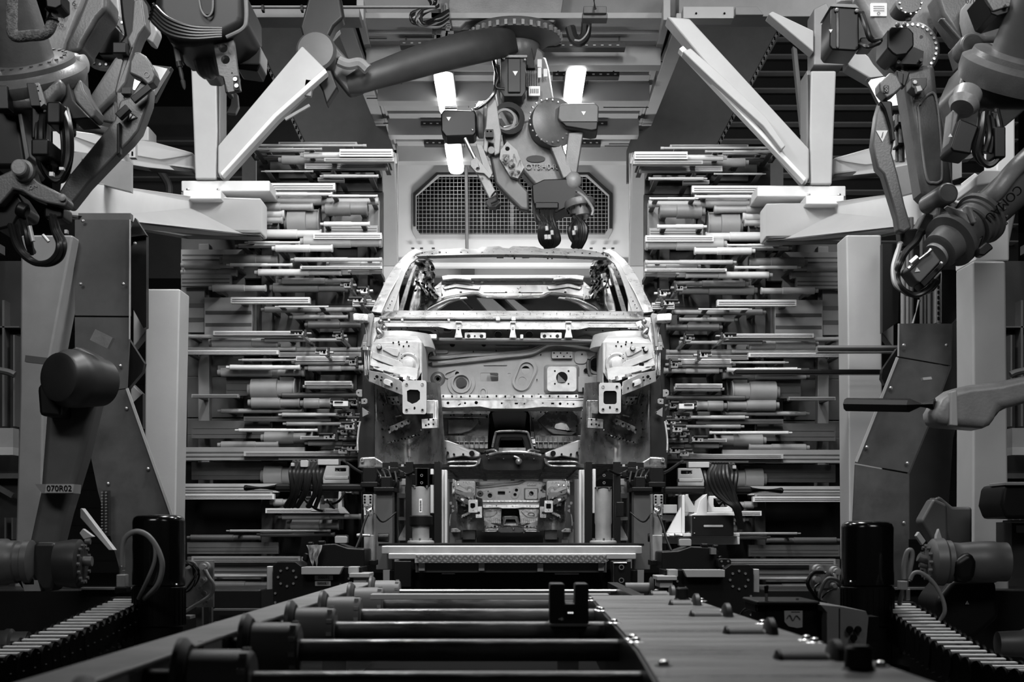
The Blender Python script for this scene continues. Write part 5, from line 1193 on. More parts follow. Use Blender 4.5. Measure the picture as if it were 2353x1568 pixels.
# gripper block, cable tails
m = M(); m.pr([(1222, 425), (1250, 412), (1310, 410), (1340, 435), (1362, 460), (1350, 478), (1300, 478), (1280, 488), (1232, 490), (1224, 460)], 9.6, .3); m.bx(1229, 464, 1284, 480, 9.5, .1); part(T, 'gripper_block', m, BLACK, .01)
m = M(); m.lathe(P(1331, 462, 9.6), (0.15, -.1, -1), [(0, .10), (.03, .105), (.05, .10), (.055, .07), (.11, .065), (.12, .05)], 28); m.mi = 1; m.bolts(P(1332, 480, 9.6), (.15, -.1, -1), .085, 12, .006, .012); part(T, 'tool_flange', m, [ROBOT, BLACK])
m = M(); m.tube([P(1325, 440, 9.55), P(1345, 455, 9.5), P(1362, 480, 9.5), P(1360, 495, 9.5)], .01); part(T, 'guide_rod', m, ROBOTL)
rnd = random.Random(2)
for k in range(13):
    x0 = 1238+rnd.random()*36; x1 = 1233+rnd.random()*50; m = M(); m.tube([P(x0, 470, 9.55), P(x0-4, 495, 9.5), P(x1, 530, 9.46), P(x1+3, 556, 9.5), P(1255+rnd.random()*14, 572, 9.55)], .014, n=7); part(T, 'hose', m, RUBBER)
for k in range(10):
    x0 = 1310+rnd.random()*28; x1 = 1300+rnd.random()*46; m = M(); m.tube([P(x0, 495, 9.55), P(x1, 520, 9.5), P(x1, 545, 9.5), P(1312+rnd.random()*22, 569, 9.55)], .017, n=7); part(T, 'hose', m, RUBBER)
for k, (x, y) in enumerate(((1256, 520), (1262, 540), (1268, 530), (1254, 540), (1322, 520), (1318, 530))): m = M(); m.cyl(P(x, y, 9.42), P(x+1, y+10, 9.42), .012, n=10); part(T, 'hose_coupling', m, ALU)
cables(T, P, [[(1094, 250, 9.6), (1105, 244, 9.5), (1128, 226, 9.5), (1138, 205, 9.55), (1142, 150, 9.6)]], .008, 4, 3)
m = M(); m.tube([P(1140, 150, 9.55), P(1146, 175, 9.5), P(1140, 200, 9.5), P(1160, 205, 9.5)], .009); m.beam(P(1134, 140, 9.6), P(1146, 190, 9.55), .02); part(T, 'black_conduit', m, BLACK)
# connector bundle at the robot's foot
m = M(); m.pr([(1012, 8), (1028, 5), (1032, 30), (1030, 55), (1020, 56), (1014, 40)], 9.7, .08); m.mi = 1; m.bx(1018, 10, 1024, 52, 9.68, .03); m.bx(990, 20, 1014, 48, 9.75, .08); part(T, 'connector_panel', m, [ROBOTL, DGREY], .004)
for k in range(9):
    m = M(); r_ = random.Random(k); m.tube([P(975+k*5, -10, 9.6), P(1000+r_.uniform(-12, 8), 14, 9.55), P(950+r_.uniform(-8, 22), 30+r_.uniform(-8, 14), 9.5), P(960+r_.uniform(-6, 20), 55, 9.5), P(1005, 62-k*3, 9.6), P(1030, 48-k*3, 9.7)], .010, n=7); part(T, 'cable', m, CABLE if k % 3 == 0 else RUBBER)
m = M(); r_ = random.Random(5)
for k in range(16): x, y = 998+r_.random()*38, 54+r_.random()*36; m.box(P(x, y, 9.7), (.02+r_.random()*.04, .05, .02+r_.random()*.03))
part(T, 'terminal_cluster', m, DGREY, .003)
# long dark arm reaching to the left, with its elbow and wrist
ARM = mat('dark_arm_paint', .03, .5, var=.2)
T = thing('handling_arm', 'long dark robot arm reaching left beneath the girder, round elbow over the brace', 'robot arm', P(1160, 90, 9.3))
m = M()
rings = []
for x, y, w_, d in ((1185, 92, 26, 9.75), (1140, 100, 34, 9.5), (1080, 110, 38, 9.3), (1000, 130, 37, 9.2), (930, 152, 34, 9.1), (870, 172, 30, 9.0), (825, 188, 27, 9.0), (800, 196, 20, 9.0)):
    c = P(x, y, d); r_ = w_/F*d; rings.append([c+Vector((.25*math.cos(a)*r_*-.9, math.sin(a)*r_*.9, math.cos(a)*r_)) for a in [2*math.pi*i/20 for i in range(20)]])
m.loft(rings); part(T, 'upper_arm', m, ARM)
m = M(); m.lathe(P(728, 122, 8.9), (0, -1, 0), [(-.1, .11), (0, .125), (.04, .125), (.06, .11), (.065, .04)], 36); part(T, 'elbow', m, DGREY)
m = M(); m.pr([(730, 90), (770, 100), (830, 170), (835, 205), (800, 215), (760, 165), (720, 160)], 8.98, .12); part(T, 'elbow_link', m, DGREY, .02)
m = M(); m.pr([(700, 100), (690, 60), (712, -20), (780, -20), (790, 40), (768, 60), (750, 95)], 8.95, .14); part(T, 'forearm', m, DARK, .02)
m = M(); m.tube([P(775, 138, 8.85), P(800, 148, 8.85), P(826, 145, 8.85), P(845, 160, 8.85)], .035); part(T, 'bright_sleeve', m, ROBOTL)
m = M(); m.beam(P(712, 185, 8.8), P(706, 222, 8.8), .04, .05); m.beam(P(655, 275, 8.8), P(712, 242, 8.8), .02); m.pr([(705, 180), (750, 165), (752, 172), (716, 190)], 8.82, .05); part(T, 'tool_tip', m, ROBOTL, .004)
m = M(); m.pr([(715, 160), (760, 160), (775, 200), (750, 240), (740, 205)], 8.88, .1); part(T, 'wrist', m, DARK, .01)
# hanging hose beside the right lamp
T = thing('hanging_hose', 'dark corrugated hose looping from the girder above the right strip lamp', 'hose', P(1340, 60, 9.6))
m = M(); m.tube([P(1348, 45, 9.6), P(1345, 80, 9.6), P(1332, 96, 9.6), P(1318, 88, 9.6), P(1310, 62, 9.6)], .035); part(T, 'hose', m, DARK); m = M(); m.bx(1341, 14, 1394, 30, 9.35, .15); m.tube([P(1364, -10, 9.3), P(1367, 22, 9.3)], .012, sm=1); m.bx(1338, 30, 1396, 42, 9.38, .1); part(T, 'clamp', m, DGREY, .004); m = M(); m.tube([P(1356, 48, 9.5), P(1350, 75, 9.5), P(1335, 92, 9.5), P(1320, 92, 9.5)], .006); part(T, 'bright_wire', m, ALU)

# ---- upper left: heavy robot with round turret, cut by the frame edge
T = thing('industrial_robot', 'heavy grey robot at the upper left edge, thick tube over a bolted turret ring', 'robot', P(60, 620, 5.6))
d = 5.6
a = P(65, 165, d); up = Vector((-.12, -.62, 1)).normalized()
m = M(); m.cyl(a, a+up*.42, .115, .092, n=36); part(T, 'tube', m, ROBOT)
m = M(); m.lathe(a-up*.01, up, [(-.05, .21), (-.02, .225), (.0, .225), (.01, .205), (.025, .19), (.045, .19), (.055, .16)], 48); part(T, 'turret_ring', m, ROBOT)
m = M(); m.bolts(a+up*.04, up, .155, 26, .008, .01); part(T, 'ring_bolt', m, DGREY)
m = M(); m.pr([(-20, 188), (90, 190), (140, 170), (145, 210), (120, 240), (90, 248), (-20, 248)], d-.15, .35); o = part(T, 'turret_housing', m, ROBOT, .03)
m = M(); m.pr([(60, 190), (80, 190), (92, 244), (70, 244)], d-.2, .06); m.pr([(-10, 196), (16, 196), (20, 250), (-10, 250)], d-.2, .06); sub(T, o, 'dark_rib', m, DARK, .004)
m = M(); m.pr([(78, 192), (88, 190), (102, 238), (92, 246)], d-.19, .05); m.mi = 1
for y in (198, 208, 232): m.pr(circ(84+(y-190)*.2, y, 1.6, 6), d-.193, .01)
sub(T, o, 'bolted_strip', m, [ROBOTL, HOLE])
m = M(); m.pr([(-20, 250), (44, 250), (62, 370), (55, 386), (-20, 386)], d-.05, .25); part(T, 'drive_motor', m, BLACK, .02)
m = M(); m.pr([(40, 262), (50, 260), (68, 360), (58, 372)], d-.1, .1); part(T, 'motor_edge', m, DGREY, .004)
m = M(); m.tube([P(28, -15, 5.08), P(27, 40, 5.08), P(28, 72, 5.08), P(38, 84, 5.08), P(70, 82, 5.08), P(102, 78, 5.08), P(118, 58, 5.08), P(121, 20, 5.08)], .02, n=14); part(T, 'sleeved_hose', m, mat('braided_sleeve', .10, .7, var=.8, scale=60, bump=.8, bscale=150))
m = M(); m.tube([P(119, 20, 5.08), P(120, 50, 5.08)], .028, n=16, sm=1); m.pr([(102, -20), (141, -20), (142, 12), (128, 20), (106, 16)], 5.03, .1); part(T, 'hose_coupler', m, BLACK, .006)
m = M(); m.pr([(95, 85), (130, -20), (200, -20), (160, 80), (146, 120), (118, 126), (80, 92)], 6.0, .25); o = part(T, 'label_casting', m, ROBOTL, .03)
m = M(); m.text('6', .034, P(170, 8, 5.98), RX@Matrix.Rotation(R(-12), 3, 'Z'), .001); m.text('III', .04, P(143, 36, 5.98), RX@Matrix.Rotation(R(-18), 3, 'Z'), .001); m.text('070', .02, P(138, 58, 5.98), RX@Matrix.Rotation(R(-12), 3, 'Z'), .001); sub(T, o, 'stencil_marking', m, DARK)
m = M(); m.pr([(200, -20), (245, -20), (244, 20), (224, 42), (190, 100), (185, 118), (145, 124), (150, 95), (172, 50)], 5.9, .2); part(T, 'upper_arm', m, ROBOT, .02)
m = M(); c = P(186, 150, 5.7); m.lathe(c+Vector((-.03, 0, 0)), (1, -.25, 0), [(-.06, .05), (-.02, .058), (0, .05), (.02, .045), (.025, .038), (.05, .038), (.055, .03)], 28); part(T, 'joint_knob', m, ROBOTL)
m = M(); m.pr([(118, 128), (150, 122), (170, 130), (172, 178), (158, 182), (140, 175)], 5.8, .2); part(T, 'joint_housing', m, ROBOT, .012)
m = M(); m.pr([(156, 186), (168, 230), (208, 272), (200, 272), (165, 275), (140, 240), (135, 206)], 5.5, .15); part(T, 'black_cover', m, BLACK, .015)
m = M(); m.pr([(156, 184), (186, 182), (192, 205), (220, 250), (218, 268), (208, 273), (172, 232)], 5.55, .12); part(T, 'cover_bracket', m, ROBOT, .01)
cables(T, P, [[(95, 245, 5.5), (92, 300, 5.45), (92, 360, 5.45), (105, 395, 5.45), (125, 412, 5.45), (140, 400, 5.45), (152, 360, 5.45), (150, 300, 5.45), (140, 250, 5.5)]], .012, 10, 10, seed=3)
m = M(); m.pr(rr(70, 318, 112, 358, 6), 5.3, .15); m.pr(rr(105, 232, 140, 285, 8), 5.4, .2); m.bx(70, 245, 100, 320, 5.45, .1); part(T, 'cable_clamp', m, BLACK, .01)
m = M(); m.bx(113, 395, 122, 404, 5.32, .02); m.bx(136, 384, 146, 390, 5.32, .02); part(T, 'bright_ferrule', m, ALU)
m = M(); m.pr([(0, 402), (22, 392), (40, 380), (72, 385), (80, 410), (92, 420), (150, 450), (157, 462), (150, 475), (105, 466), (75, 455), (50, 440), (30, 435), (0, 470), (-20, 470), (-20, 405)], 5.35, .08); o = part(T, 'knuckle_plate', m, ROBOT, .008)
m = M(); m.lathe(P(56, 394, 5.35), (0, -1, 0), [(0, .042), (.02, .04), (.025, .03), (.06, .03), (.065, .025)], 32); m.lathe(P(144, 455, 5.35), (0, -1, 0), [(0, .014), (.01, .014), (.012, .01)], 16); sub(T, o, 'pivot_cap', m, ROBOTL)
m = M(); m.text('ION', .02, P(74, 430, 5.345), RX@Matrix.Rotation(R(20), 3, 'Z'), .001); sub(T, o, 'cast_mark', m, ROBOTL)
m = M(); m.pr([(-10, 450), (18, 442), (36, 438), (64, 480), (58, 498), (40, 500), (30, 520), (-10, 530)], 5.4, .15); m.cyl(P(40, 478, 5.35), P(64, 488, 5.35), .028); m.pr(rr(100, 470, 145, 502, 8), 5.4, .12); part(T, 'cable_gland', m, BLACK, .01)
cables(T, P, [[(120, 495, 5.4), (128, 530, 5.35), (140, 560, 5.3), (135, 590, 5.3), (108, 606, 5.3), (75, 600, 5.3), (45, 570, 5.3), (30, 520, 5.4)], [(48, 498, 5.4), (58, 530, 5.35), (64, 560, 5.35), (70, 580, 5.4)]], .010, 6, 7, seed=8)
m = M(); m.cyl(P(68, 520, 5.25), P(76, 555, 5.25), .008); m.cyl(P(98, 540, 5.25), P(112, 556, 5.25), .006); m.bx(148, 528, 154, 536, 5.2, .02); part(T, 'hose_coupling', m, ALU)

# ---- left: second robot's link with the triangle sticker and octagonal motor
T = thing('industrial_robot', 'grey robot left of the column, octagonal black motor and long cranked link with triangle sticker', 'robot', P(270, 500, 6.1))
d = 6.2
m = M(); m.pr([(228, 50), (258, 50), (278, 72), (278, 105), (258, 125), (228, 125), (211, 105), (212, 72)], d, .2); o = part(T, 'octagonal_motor', m, BLACK, .008)
m = M()
for x in (236, 251): m.ball(P(x, 45, d), .012, 12)
m.tube([P(256, 58, d-.02), P(272, 42, d-.02)], .003, sm=1); sub(T, o, 'eye_bolt', m, DGREY)
c = P(245, 100, 6.35); m = M(); m.ring(c, ZF, .125, .09, .05); m.mi = 1; m.bolts(c+Vector((0, -.05, 0)), ZF, .112, 26, .006, .008); part(T, 'bolted_ring', m, [ROBOT, BOLT])
m = M(); m.pr([(240, 0), (270, -20), (275, 40), (262, 55), (246, 50), (238, 35)], 6.45, .1); m.pr([(330, 20), (345, 20), (362, 70), (350, 100), (334, 90)], 6.8, .1); part(T, 'pale_casting', m, ROBOTL, .01)
m = M(); m.pr([(272, -20), (325, -20), (328, 10), (310, 70), (296, 108), (268, 125), (260, 112), (285, 80), (278, 40)], 5.95, .16); part(T, 'dark_cover', m, BLACK, .015)
m = M(); m.pr(rr(258, 96, 290, 122, 3), 5.85, .08); part(T, 'connector_box', m, BLACK, .006)
m = M(); m.pr([(305, 0), (325, -10), (335, 60), (320, 80), (312, 100), (290, 190), (268, 220), (262, 210), (282, 130), (298, 110), (290, 88), (300, 70)], 5.9, .1); part(T, 'rocker', m, ROBOT, .01)
m = M(); m.pr([(262, 132), (286, 118), (295, 150), (290, 190), (215, 265), (200, 228)], 6.1, .12); o = part(T, 'forearm', m, ROBOTL, .015)
m = M(); m.pr([(215, 265), (262, 210), (268, 285), (215, 275)], 6.15, .1); sub(T, o, 'forearm_side', m, ROBOT, .01)
m = M(); m.pr([(308, 120), (318, 118), (335, 128), (352, 155), (358, 172), (352, 188), (340, 196), (322, 180), (296, 168), (298, 140)], 5.7, .08); o = part(T, 'rounded_link', m, ROBOT, .012)
m = M(); m.ring(P(337, 172, 5.7), ZF, .012, .009, .003); sub(T, o, 'pivot_mark', m, ROBOTL)
m = M(); m.pr([(322, 184), (346, 196), (342, 235), (318, 300), (298, 325), (266, 356), (200, 425), (160, 476), (146, 474), (130, 448), (160, 400), (225, 320), (262, 275), (275, 230), (298, 222)], 5.75, .09); o = part(T, 'cranked_link', m, ROBOT, .01)
m = M(); m.pr([(296, 255), (316, 270), (291, 281)], 5.745, .003); m.mi = 1; m.pr([(299, 260), (311, 269), (295, 277)], 5.743, .001); m.mi = 0; m.beam(P(297, 276, 5.742), P(305, 264, 5.742), .006, .002); sub(T, o, 'warning_triangle', m, [DARK, LABEL], label='pale triangular warning sticker with a dark edge')
m = M(); m.beam(P(272, 270, 5.7), P(296, 248, 5.7), .035, .03); m.beam(P(305, 232, 5.7), P(345, 200, 5.7), .02, .03); m.pr([(268, 285), (275, 280), (275, 352), (268, 358)], 5.72, .04); part(T, 'dark_strap', m, BLACK, .004)
m = M(); m.pr([(268, 212), (303, 214), (300, 232), (280, 250), (268, 262)], 5.85, .06); m.bolt(P(292, 225, 5.84), ZF, .014, .012); part(T, 'sensor_bracket', m, ROBOT, .004)
m = M(); m.pr(rr(278, 200, 302, 216, 2), 5.8, .05); part(T, 'sensor', m, DARK, .003)
m = M(); m.bx(297, 300, 311, 362, 8.3, .05); m.mi = 1
for y in (312, 330, 348): m.bx(302, y, 305, y+9, 8.29, .02)
part(T, 'slotted_bracket', m, [ALU, HOLE])

# bright rectangular floodlight panels
for s, lab in ((1, 'tilted bright rectangular lamp panel behind the left robot'), (-1, 'tilted bright rectangular lamp panel behind the right robot')):
    X = (lambda x: x) if s > 0 else (lambda x: 2358-x); f = lambda x, y, d: P(X(x), y, d)
    T = thing('flood_lamp', lab, 'lamp', f(340, 240, 7.0))
    if s > 0:
        m = M(f); m.pr([(285, 178), (318, 182), (322, 203), (287, 197)], 6.9, .05); m.mi = 1; m.pr([(345, 148), (385, 158), (352, 212), (335, 206)], 6.9, .05); part(T, 'diffuser', m, [GLOWP, ALU])
        m = M(f); m.pr([(275, 140), (395, 153), (355, 232), (330, 226), (332, 210), (283, 200)], 6.98, .05); part(T, 'housing', m, DARK, .006)
    else:
        m = M(f); m.pr([(2358-2001, 183), (2358-2035, 176), (2358-2060, 185), (2358-2087, 208), (2358-2087, 233), (2358-2056, 236), (2358-2025, 228)], 6.9, .05); part(T, 'diffuser', m, GLOWP)
        m = M(f); m.pr([(2358-1992, 178), (2358-2100, 165), (2358-2100, 245), (2358-2022, 240)], 6.98, .05); part(T, 'housing', m, DARK, .006)
# ---- top left: dark rounded tool housing with perforated arm
T = thing('gluing_head', 'big dark rounded tool housing at the top left, with a three-hole perforated arm', 'tool head', P(470, 80, 5.4))
m = M()
prof = [(352, -30), (352, 20), (368, 60), (385, 88), (405, 100), (440, 100), (520, 84), (560, 64), (568, 40), (567, -30)]
m.poly3([P(x, y, 5.3) for x, y in prof], (0, .35, 0)); part(T, 'housing', m, DARK, .05)
m = M(); m.pr(capsule(474, -30, 476, 20, 17, 13, 12), 5.285, .02); o = part(T, 'housing_recess', m, BLACK)
m = M(); m.tube([P(455, -20, 5.28), P(462, 22, 5.28), P(476, 38, 5.28), P(488, 24, 5.28), P(489, -20, 5.28)], .004); part(T, 'recess_rim', m, GREY)
m = M(); m.tube([P(564, -20, 5.29), P(566, 40, 5.29), P(558, 66, 5.29), P(520, 86, 5.29)], .008); part(T, 'housing_edge', m, ROBOTL)
for k in range(5):
    m = M(); m.tube([P(352-k*2, 10+k*8, 5.27), P(385, 42+k*9, 5.25), P(440, 62+k*7, 5.25), P(510, 66+k*5, 5.27)], .008); part(T, 'hose', m, RUBBER)
m = M(); c = P(472, 130, 5.55); m.lathe(c, (1, -.15, 0), [(-.03, .07), (-.01, .085), (.0, .085), (.02, .09), (.03, .075), (.05, .08), (.06, .07)], 28); m.pr([(456, 90), (496, 86), (502, 130), (506, 170), (495, 178), (470, 176), (458, 160)], 5.6, .12); part(T, 'joint_flange', m, ROBOT, .008)
m = M(); m.pr([(488, 84), (540, 68), (536, 84), (544, 150), (552, 206), (524, 212), (514, 176), (504, 172), (494, 120)], 5.35, .03, [circ(509, 87, 10, 20), circ(513, 111, 10, 20), circ(518, 137, 10, 20), circ(533, 168, 1.8, 8)]); o = part(T, 'perforated_arm', m, ROBOT, .003)
m = M(); m.pr(rr(536, 174, 549, 206, 3), 5.33, .03); m.mi = 1; m.lathe(P(541, 183, 5.33), ZF, [(0, .007), (.008, .007), (.008, .003)], 12); m.lathe(P(544, 198, 5.33), ZF, [(0, .007), (.008, .007), (.008, .003)], 12); sub(T, o, 'fixing_block', m, [BLACK, BOLT])
m = M(); m.pr([(512, 176), (524, 180), (528, 212), (518, 214)], 5.38, .08); part(T, 'black_backing', m, BLACK, .004)
m = M(); m.pr([(536, 98), (598, 106), (600, 112), (598, 148), (540, 146)], 5.6, .15); m.mi = 1; m.pr([(540, 146), (598, 148), (592, 164), (545, 158)], 5.61, .14); m.mi = 0; part(T, 'motor', m, [GREY, BLACK], .006)
m = M(); m.cyl(P(540, 94, 5.6), P(556, 96, 5.6), .006); m.cyl(P(562, 96, 5.6), P(580, 99, 5.6), .014); m.beam(P(560, 96, 5.58), P(556, 84, 5.58), .012); part(T, 'motor_plug', m, ALU)
m = M(); m.pr([(396, 100), (410, 98), (418, 140), (404, 146)], 5.4, .05); part(T, 'probe_bracket', m, ROBOT, .004)
m = M(); m.lathe(P(411, 142, 5.4), P(424, 205, 5.4)-P(411, 142, 5.4), [(0, .012), (.02, .012), (.022, .007), (.05, .008), (.07, .006), (.075, .009), (.1, .006), (.108, .002)], 12); part(T, 'probe', m, DGREY)
m = M(); m.pr(rr(428, 104, 454, 146, 4), 5.65, .1); part(T, 'dark_box', m, BLACK, .006)
m = M(); m.pr([(533, 212), (545, 215), (548, 245), (540, 262), (520, 260), (530, 240)], 5.7, .03); part(T, 'guard_flap', m, GREY, .004)

# ---- upper right robot C
T = thing('industrial_robot', 'large grey robot at the right, bolted shoulder disc over a long grooved arm', 'robot', P(2110, 600, 6.2))
d = 6.2
m = M(); m.pr([(1962, -20), (2150, -20), (2160, 60), (2140, 150), (2080, 160), (2035, 110), (2010, 70)], d+.1, .25); part(T, 'upper_casting', m, ROBOTL, .03)
m = M(); m.pr(rr(2001, 7, 2038, 37, 1), d+.09, .01); m.mi = 1; m.ring(P(2019, 31, d+.085), ZF, .007, .005, .002)
for y in (14, 19, 24): m.bx(2007, y, 2032, y+.7, d+.088, .002)
part(T, 'data_plate', m, [LABEL, DGREY])
m = M(); c = P(2096, 112, d+.05); m.lathe(c+Vector((0, .12, 0)), ZF, [(0, .12), (.05, .125), (.11, .125), (.12, .115)], 44); m.mi = 1; m.bolts(c, ZF, .105, 28, .0065, .008); part(T, 'shoulder_disc', m, [ROBOT, BOLT])
m = M(); m.pr([(2040, 68), (2050, 61), (2088, 61), (2100, 75), (2101, 105), (2088, 120), (2085, 125), (2060, 128), (2050, 122), (2039, 110)], d-.1, .2); o = part(T, 'octagonal_motor', m, BLACK, .008)
m = M(); m.pr([(2060, 128), (2100, 108), (2123, 118), (2120, 148), (2065, 146)], d-.02, .12); m.mi = 1
for x, y in ((2065, 142), (2117, 137), (2117, 85)): m.cyl(P(x, y, d-.03), P(x, y, d-.05), .008, n=8)
sub(T, o, 'motor_foot', m, [BLACK, BOLT])
m = M()
for x in (2062, 2078): m.ball(P(x, 57, d-.05), .011, 12)
sub(T, o, 'eye_bolt', m, DGREY)
m = M(); m.pr(circ(2088, 8, 30, 24, 22), 5.9, .1); m.mi = 1; m.bolts(P(2092, 8, 5.9), ZF, .045, 12, .006, .008); m.mi = 2; m.cyl(P(2086, 28, 5.95), P(2088, 48, 5.95), .012); part(T, 'top_joint', m, [ROBOT, BOLT, ROBOTL], .006)
m = M(); m.pr([(1908, 24), (1914, 14), (1968, 16), (1974, 24), (1975, 112), (1966, 117), (1912, 114), (1906, 104)], 6.0, .18); m.mi = 1; m.bx(1922, 16, 1930, 110, 5.99, .02); o = part(T, 'vertical_motor', m, [BLACK, DGREY], .01)
m = M(); m.pr([(1908, 14), (1916, 8), (1966, 10), (1974, 18)], 5.99, .2); m.cyl(P(1940, 8, 6.1), P(1940, -20, 6.1), .035); m.ball(P(1923, 23, 5.99), .009, 10); m.ball(P(1969, 25, 5.99), .009, 10); sub(T, o, 'motor_flange', m, GREY)
m = M(); tri(m, 1909, 70, 5, 5.995); sub(T, o, 'warning_triangle', m, LABEL)
cables(T, P, [[(1978, 30, 6.0), (1990, 60, 5.95), (2000, 90, 5.95), (2022, 92, 6.0)], [(1976, 100, 6.0), (1995, 108, 5.95), (2020, 98, 6.0)]], .009, 4, 5, seed=6)
m = M(); m.pr(rr(1976, 85, 2010, 108, 6), 6.05, .1); part(T, 'plug', m, BLACK, .006)
m = M(); m.pr([(2074, 160), (2150, 140), (2158, 220), (2180, 330), (2194, 430), (2190, 462), (2140, 460), (2120, 440), (2110, 380), (2090, 250)], d+.02, .18); o = part(T, 'long_arm', m, ROBOT, .03)
m = M(); g = [(2110, 245), (2132, 218), (2150, 222), (2160, 300), (2165, 400), (2158, 418), (2145, 420), (2130, 410), (2118, 330)]
m.tube([P(x, y, d+.015) for x, y in g+g[:1]], .006); sub(T, o, 'raised_groove', m, ROBOTL)
m = M(); m.pr(rr(2100, 222, 2126, 231, 2), d+.015, .005, [rr(2101.5, 223.5, 2124.5, 229.5, 1)]); m.text('H030', .013, P(2113, 226.5, d+.016), RX, .001); sub(T, o, 'raised_lettering', m, ROBOTL)
m = M(); m.pr([(2094, 180), (2130, 178), (2130, 196), (2124, 205), (2110, 210), (2094, 200)], d-.06, .08); m.mi = 1; m.bolt(P(2102, 190, d-.06), ZF, .012, .01); m.pr([(2104, 198), (2116, 195), (2122, 208), (2108, 212)], d-.08, .03); part(T, 'cable_saddle', m, [DGREY, ALU], .004)
m = M(); m.pr([(2150, 230), (2178, 210), (2190, 380), (2190, 450), (2150, 452)], d+.15, .1); part(T, 'arm_side', m, ROBOT, .01)
m = M(); m.pr([(2020, 190), (2046, 165), (2062, 172), (2075, 198), (2056, 216), (2038, 226), (2022, 208)], 5.85, .08); o = part(T, 'swivel_block', m, ROBOT, .008); m = M(); m.pr(rr(2030, 196, 2043, 214, 3), 5.845, .006); m.mi = 1; m.ring(P(2036, 201, 5.84), ZF, .006, .003, .002, 12); m.ring(P(2037, 208, 5.84), ZF, .006, .003, .002, 12); sub(T, o, 'badge', m, [DARK, ROBOTL])
m = M(); m.pr([(2060, 160), (2078, 168), (2076, 196), (2064, 190)], 5.9, .06); m.pr([(2070, 160), (2092, 165), (2080, 200), (2072, 195)], 5.95, .05); part(T, 'link_fork', m, DARK, .006)
m = M(); m.pr([(2024, 228), (2052, 232), (2052, 270), (2056, 320), (2050, 350), (2064, 400), (2080, 470), (2096, 524), (2078, 534), (2064, 530), (2060, 500), (2030, 400), (2016, 385), (2005, 332), (2014, 262)], 5.9, .07); o = part(T, 'cranked_link', m, ROBOT, .01)
m = M(); m.pr([(2013, 300), (2040, 300), (2028, 326)], 5.895, .003); m.mi = 1; m.beam(P(2029, 304, 5.892), P(2026, 316, 5.892), .008, .002); sub(T, o, 'warning_triangle', m, [LABEL, DARK], label='pale triangular warning sticker')
m = M(); m.pr([(2048, 232), (2052, 270), (2056, 300), (2058, 322), (2050, 324), (2046, 290), (2034, 250), (2022, 232)], 5.87, .05); part(T, 'dark_strap', m, BLACK, .004)
m = M(); m.bx(2056, 262, 2076, 275, 6.8, .1); m.cyl(P(2072, 265, 6.7), P(2072, 372, 6.7), .014); m.cyl(P(2062, 265, 6.75), P(2062, 372, 6.75), .010); m.mi = 1; m.bx(2064, 280, 2080, 284, 6.65, .1); m.bx(2064, 328, 2080, 332, 6.65, .1); part(T, 'conduit', m, [ROBOT, BLACK])
# elbow with cap, gearbox and cylindrical motor along the arm axis
E0, E1 = P(2353, 350, 6.0), P(2085, 640, 5.75); AX = (E1-E0).normalized()
def al(x, y, dd): # nearest point on the axis to a picture spot
    p = P(x, y, dd); t = (p-E0).dot(AX); return E0+AX*t
m = M(); m.pr([(2160, 440), (2200, 462), (2226, 470), (2240, 500), (2190, 540), (2150, 500)], 5.95, .15); part(T, 'elbow_casting', m, ROBOT, .02)
m = M(); m.lathe(P(2143, 465, 6.05), (0.1, -1, 0), [(-.05, .042), (.1, .044), (.16, .044), (.166, .041), (.17, .036), (.168, .034)], 36); part(T, 'round_cap', m, ROBOT)
TA, TB = P(2253, 502, 5.9), P(2400, 368, 6.1); m = M(); m.cyl(TA, TB, .082, .088, n=40); o = part(T, 'tube_arm', m, ROBOT)
m = M(); m.tube([P(2265, 462, 5.88), P(2290, 440, 5.84), P(2325, 395, 5.85), P(2370, 350, 5.95)], .036, n=14); sub(T, o, 'arm_rib', m, ROBOTL)
m = M(); ang = math.atan2(-(368-502), 400-253)
ang = math.degrees(math.atan2((502-368), (2400-2253)))
m.text('COMAU', .052, P(2306, 468, 5.77), RX@Matrix.Rotation(R(180+ang+2), 3, 'Z'), .0015); sub(T, o, 'brand_lettering', m, HOLE, label='dark lettering along the tube')
AX2 = (TA-TB).normalized()
m = M(); m.lathe(TA-AX2*.02, AX2, [(0, .10), (.01, .112), (.03, .112), (.034, .10), (.05, .10), (.055, .092), (.085, .092), (.09, .085)], 40); m.mi = 1; m.bolts(TA-AX2*.03, -AX2, .098, 18, .006, .012); part(T, 'bolted_collar', m, [ROBOT, BOLT])
m = M(); b0 = P(2222, 520, 5.88); m.lathe(b0, AX2, [(0, .085), (.04, .10), (.09, .105), (.10, .115), (.125, .115), (.13, .08), (.20, .075), (.205, .06)], 36); part(T, 'gearbox', m, ROBOT)
m = M(); m.pr([(2175, 470), (2215, 485), (2248, 500), (2230, 520), (2205, 500)], 5.75, .06); m.pr([(2218, 470), (2235, 474), (2246, 512), (2236, 515)], 5.73, .06); part(T, 'gearbox_rib', m, ROBOTL, .01)
ca, cb = P(2160, 578, 5.82), P(2118, 620, 5.78)
m = M(); m.lathe(ca, cb-ca, [(-.05, .058), (.0, .058), (.03, .052)], 28); part(T, 'motor_neck', m, ROBOTL)
m = M(); m.pr([(2142, 572), (2162, 600), (2115, 650), (2106, 646), (2086, 620), (2090, 610)], 5.68, .12); m.mi = 1; m.pr([(2162, 600), (2172, 612), (2125, 662), (2112, 650)], 5.70, .1); o = part(T, 'wrist_motor', m, [DGREY, BLACK], .006)
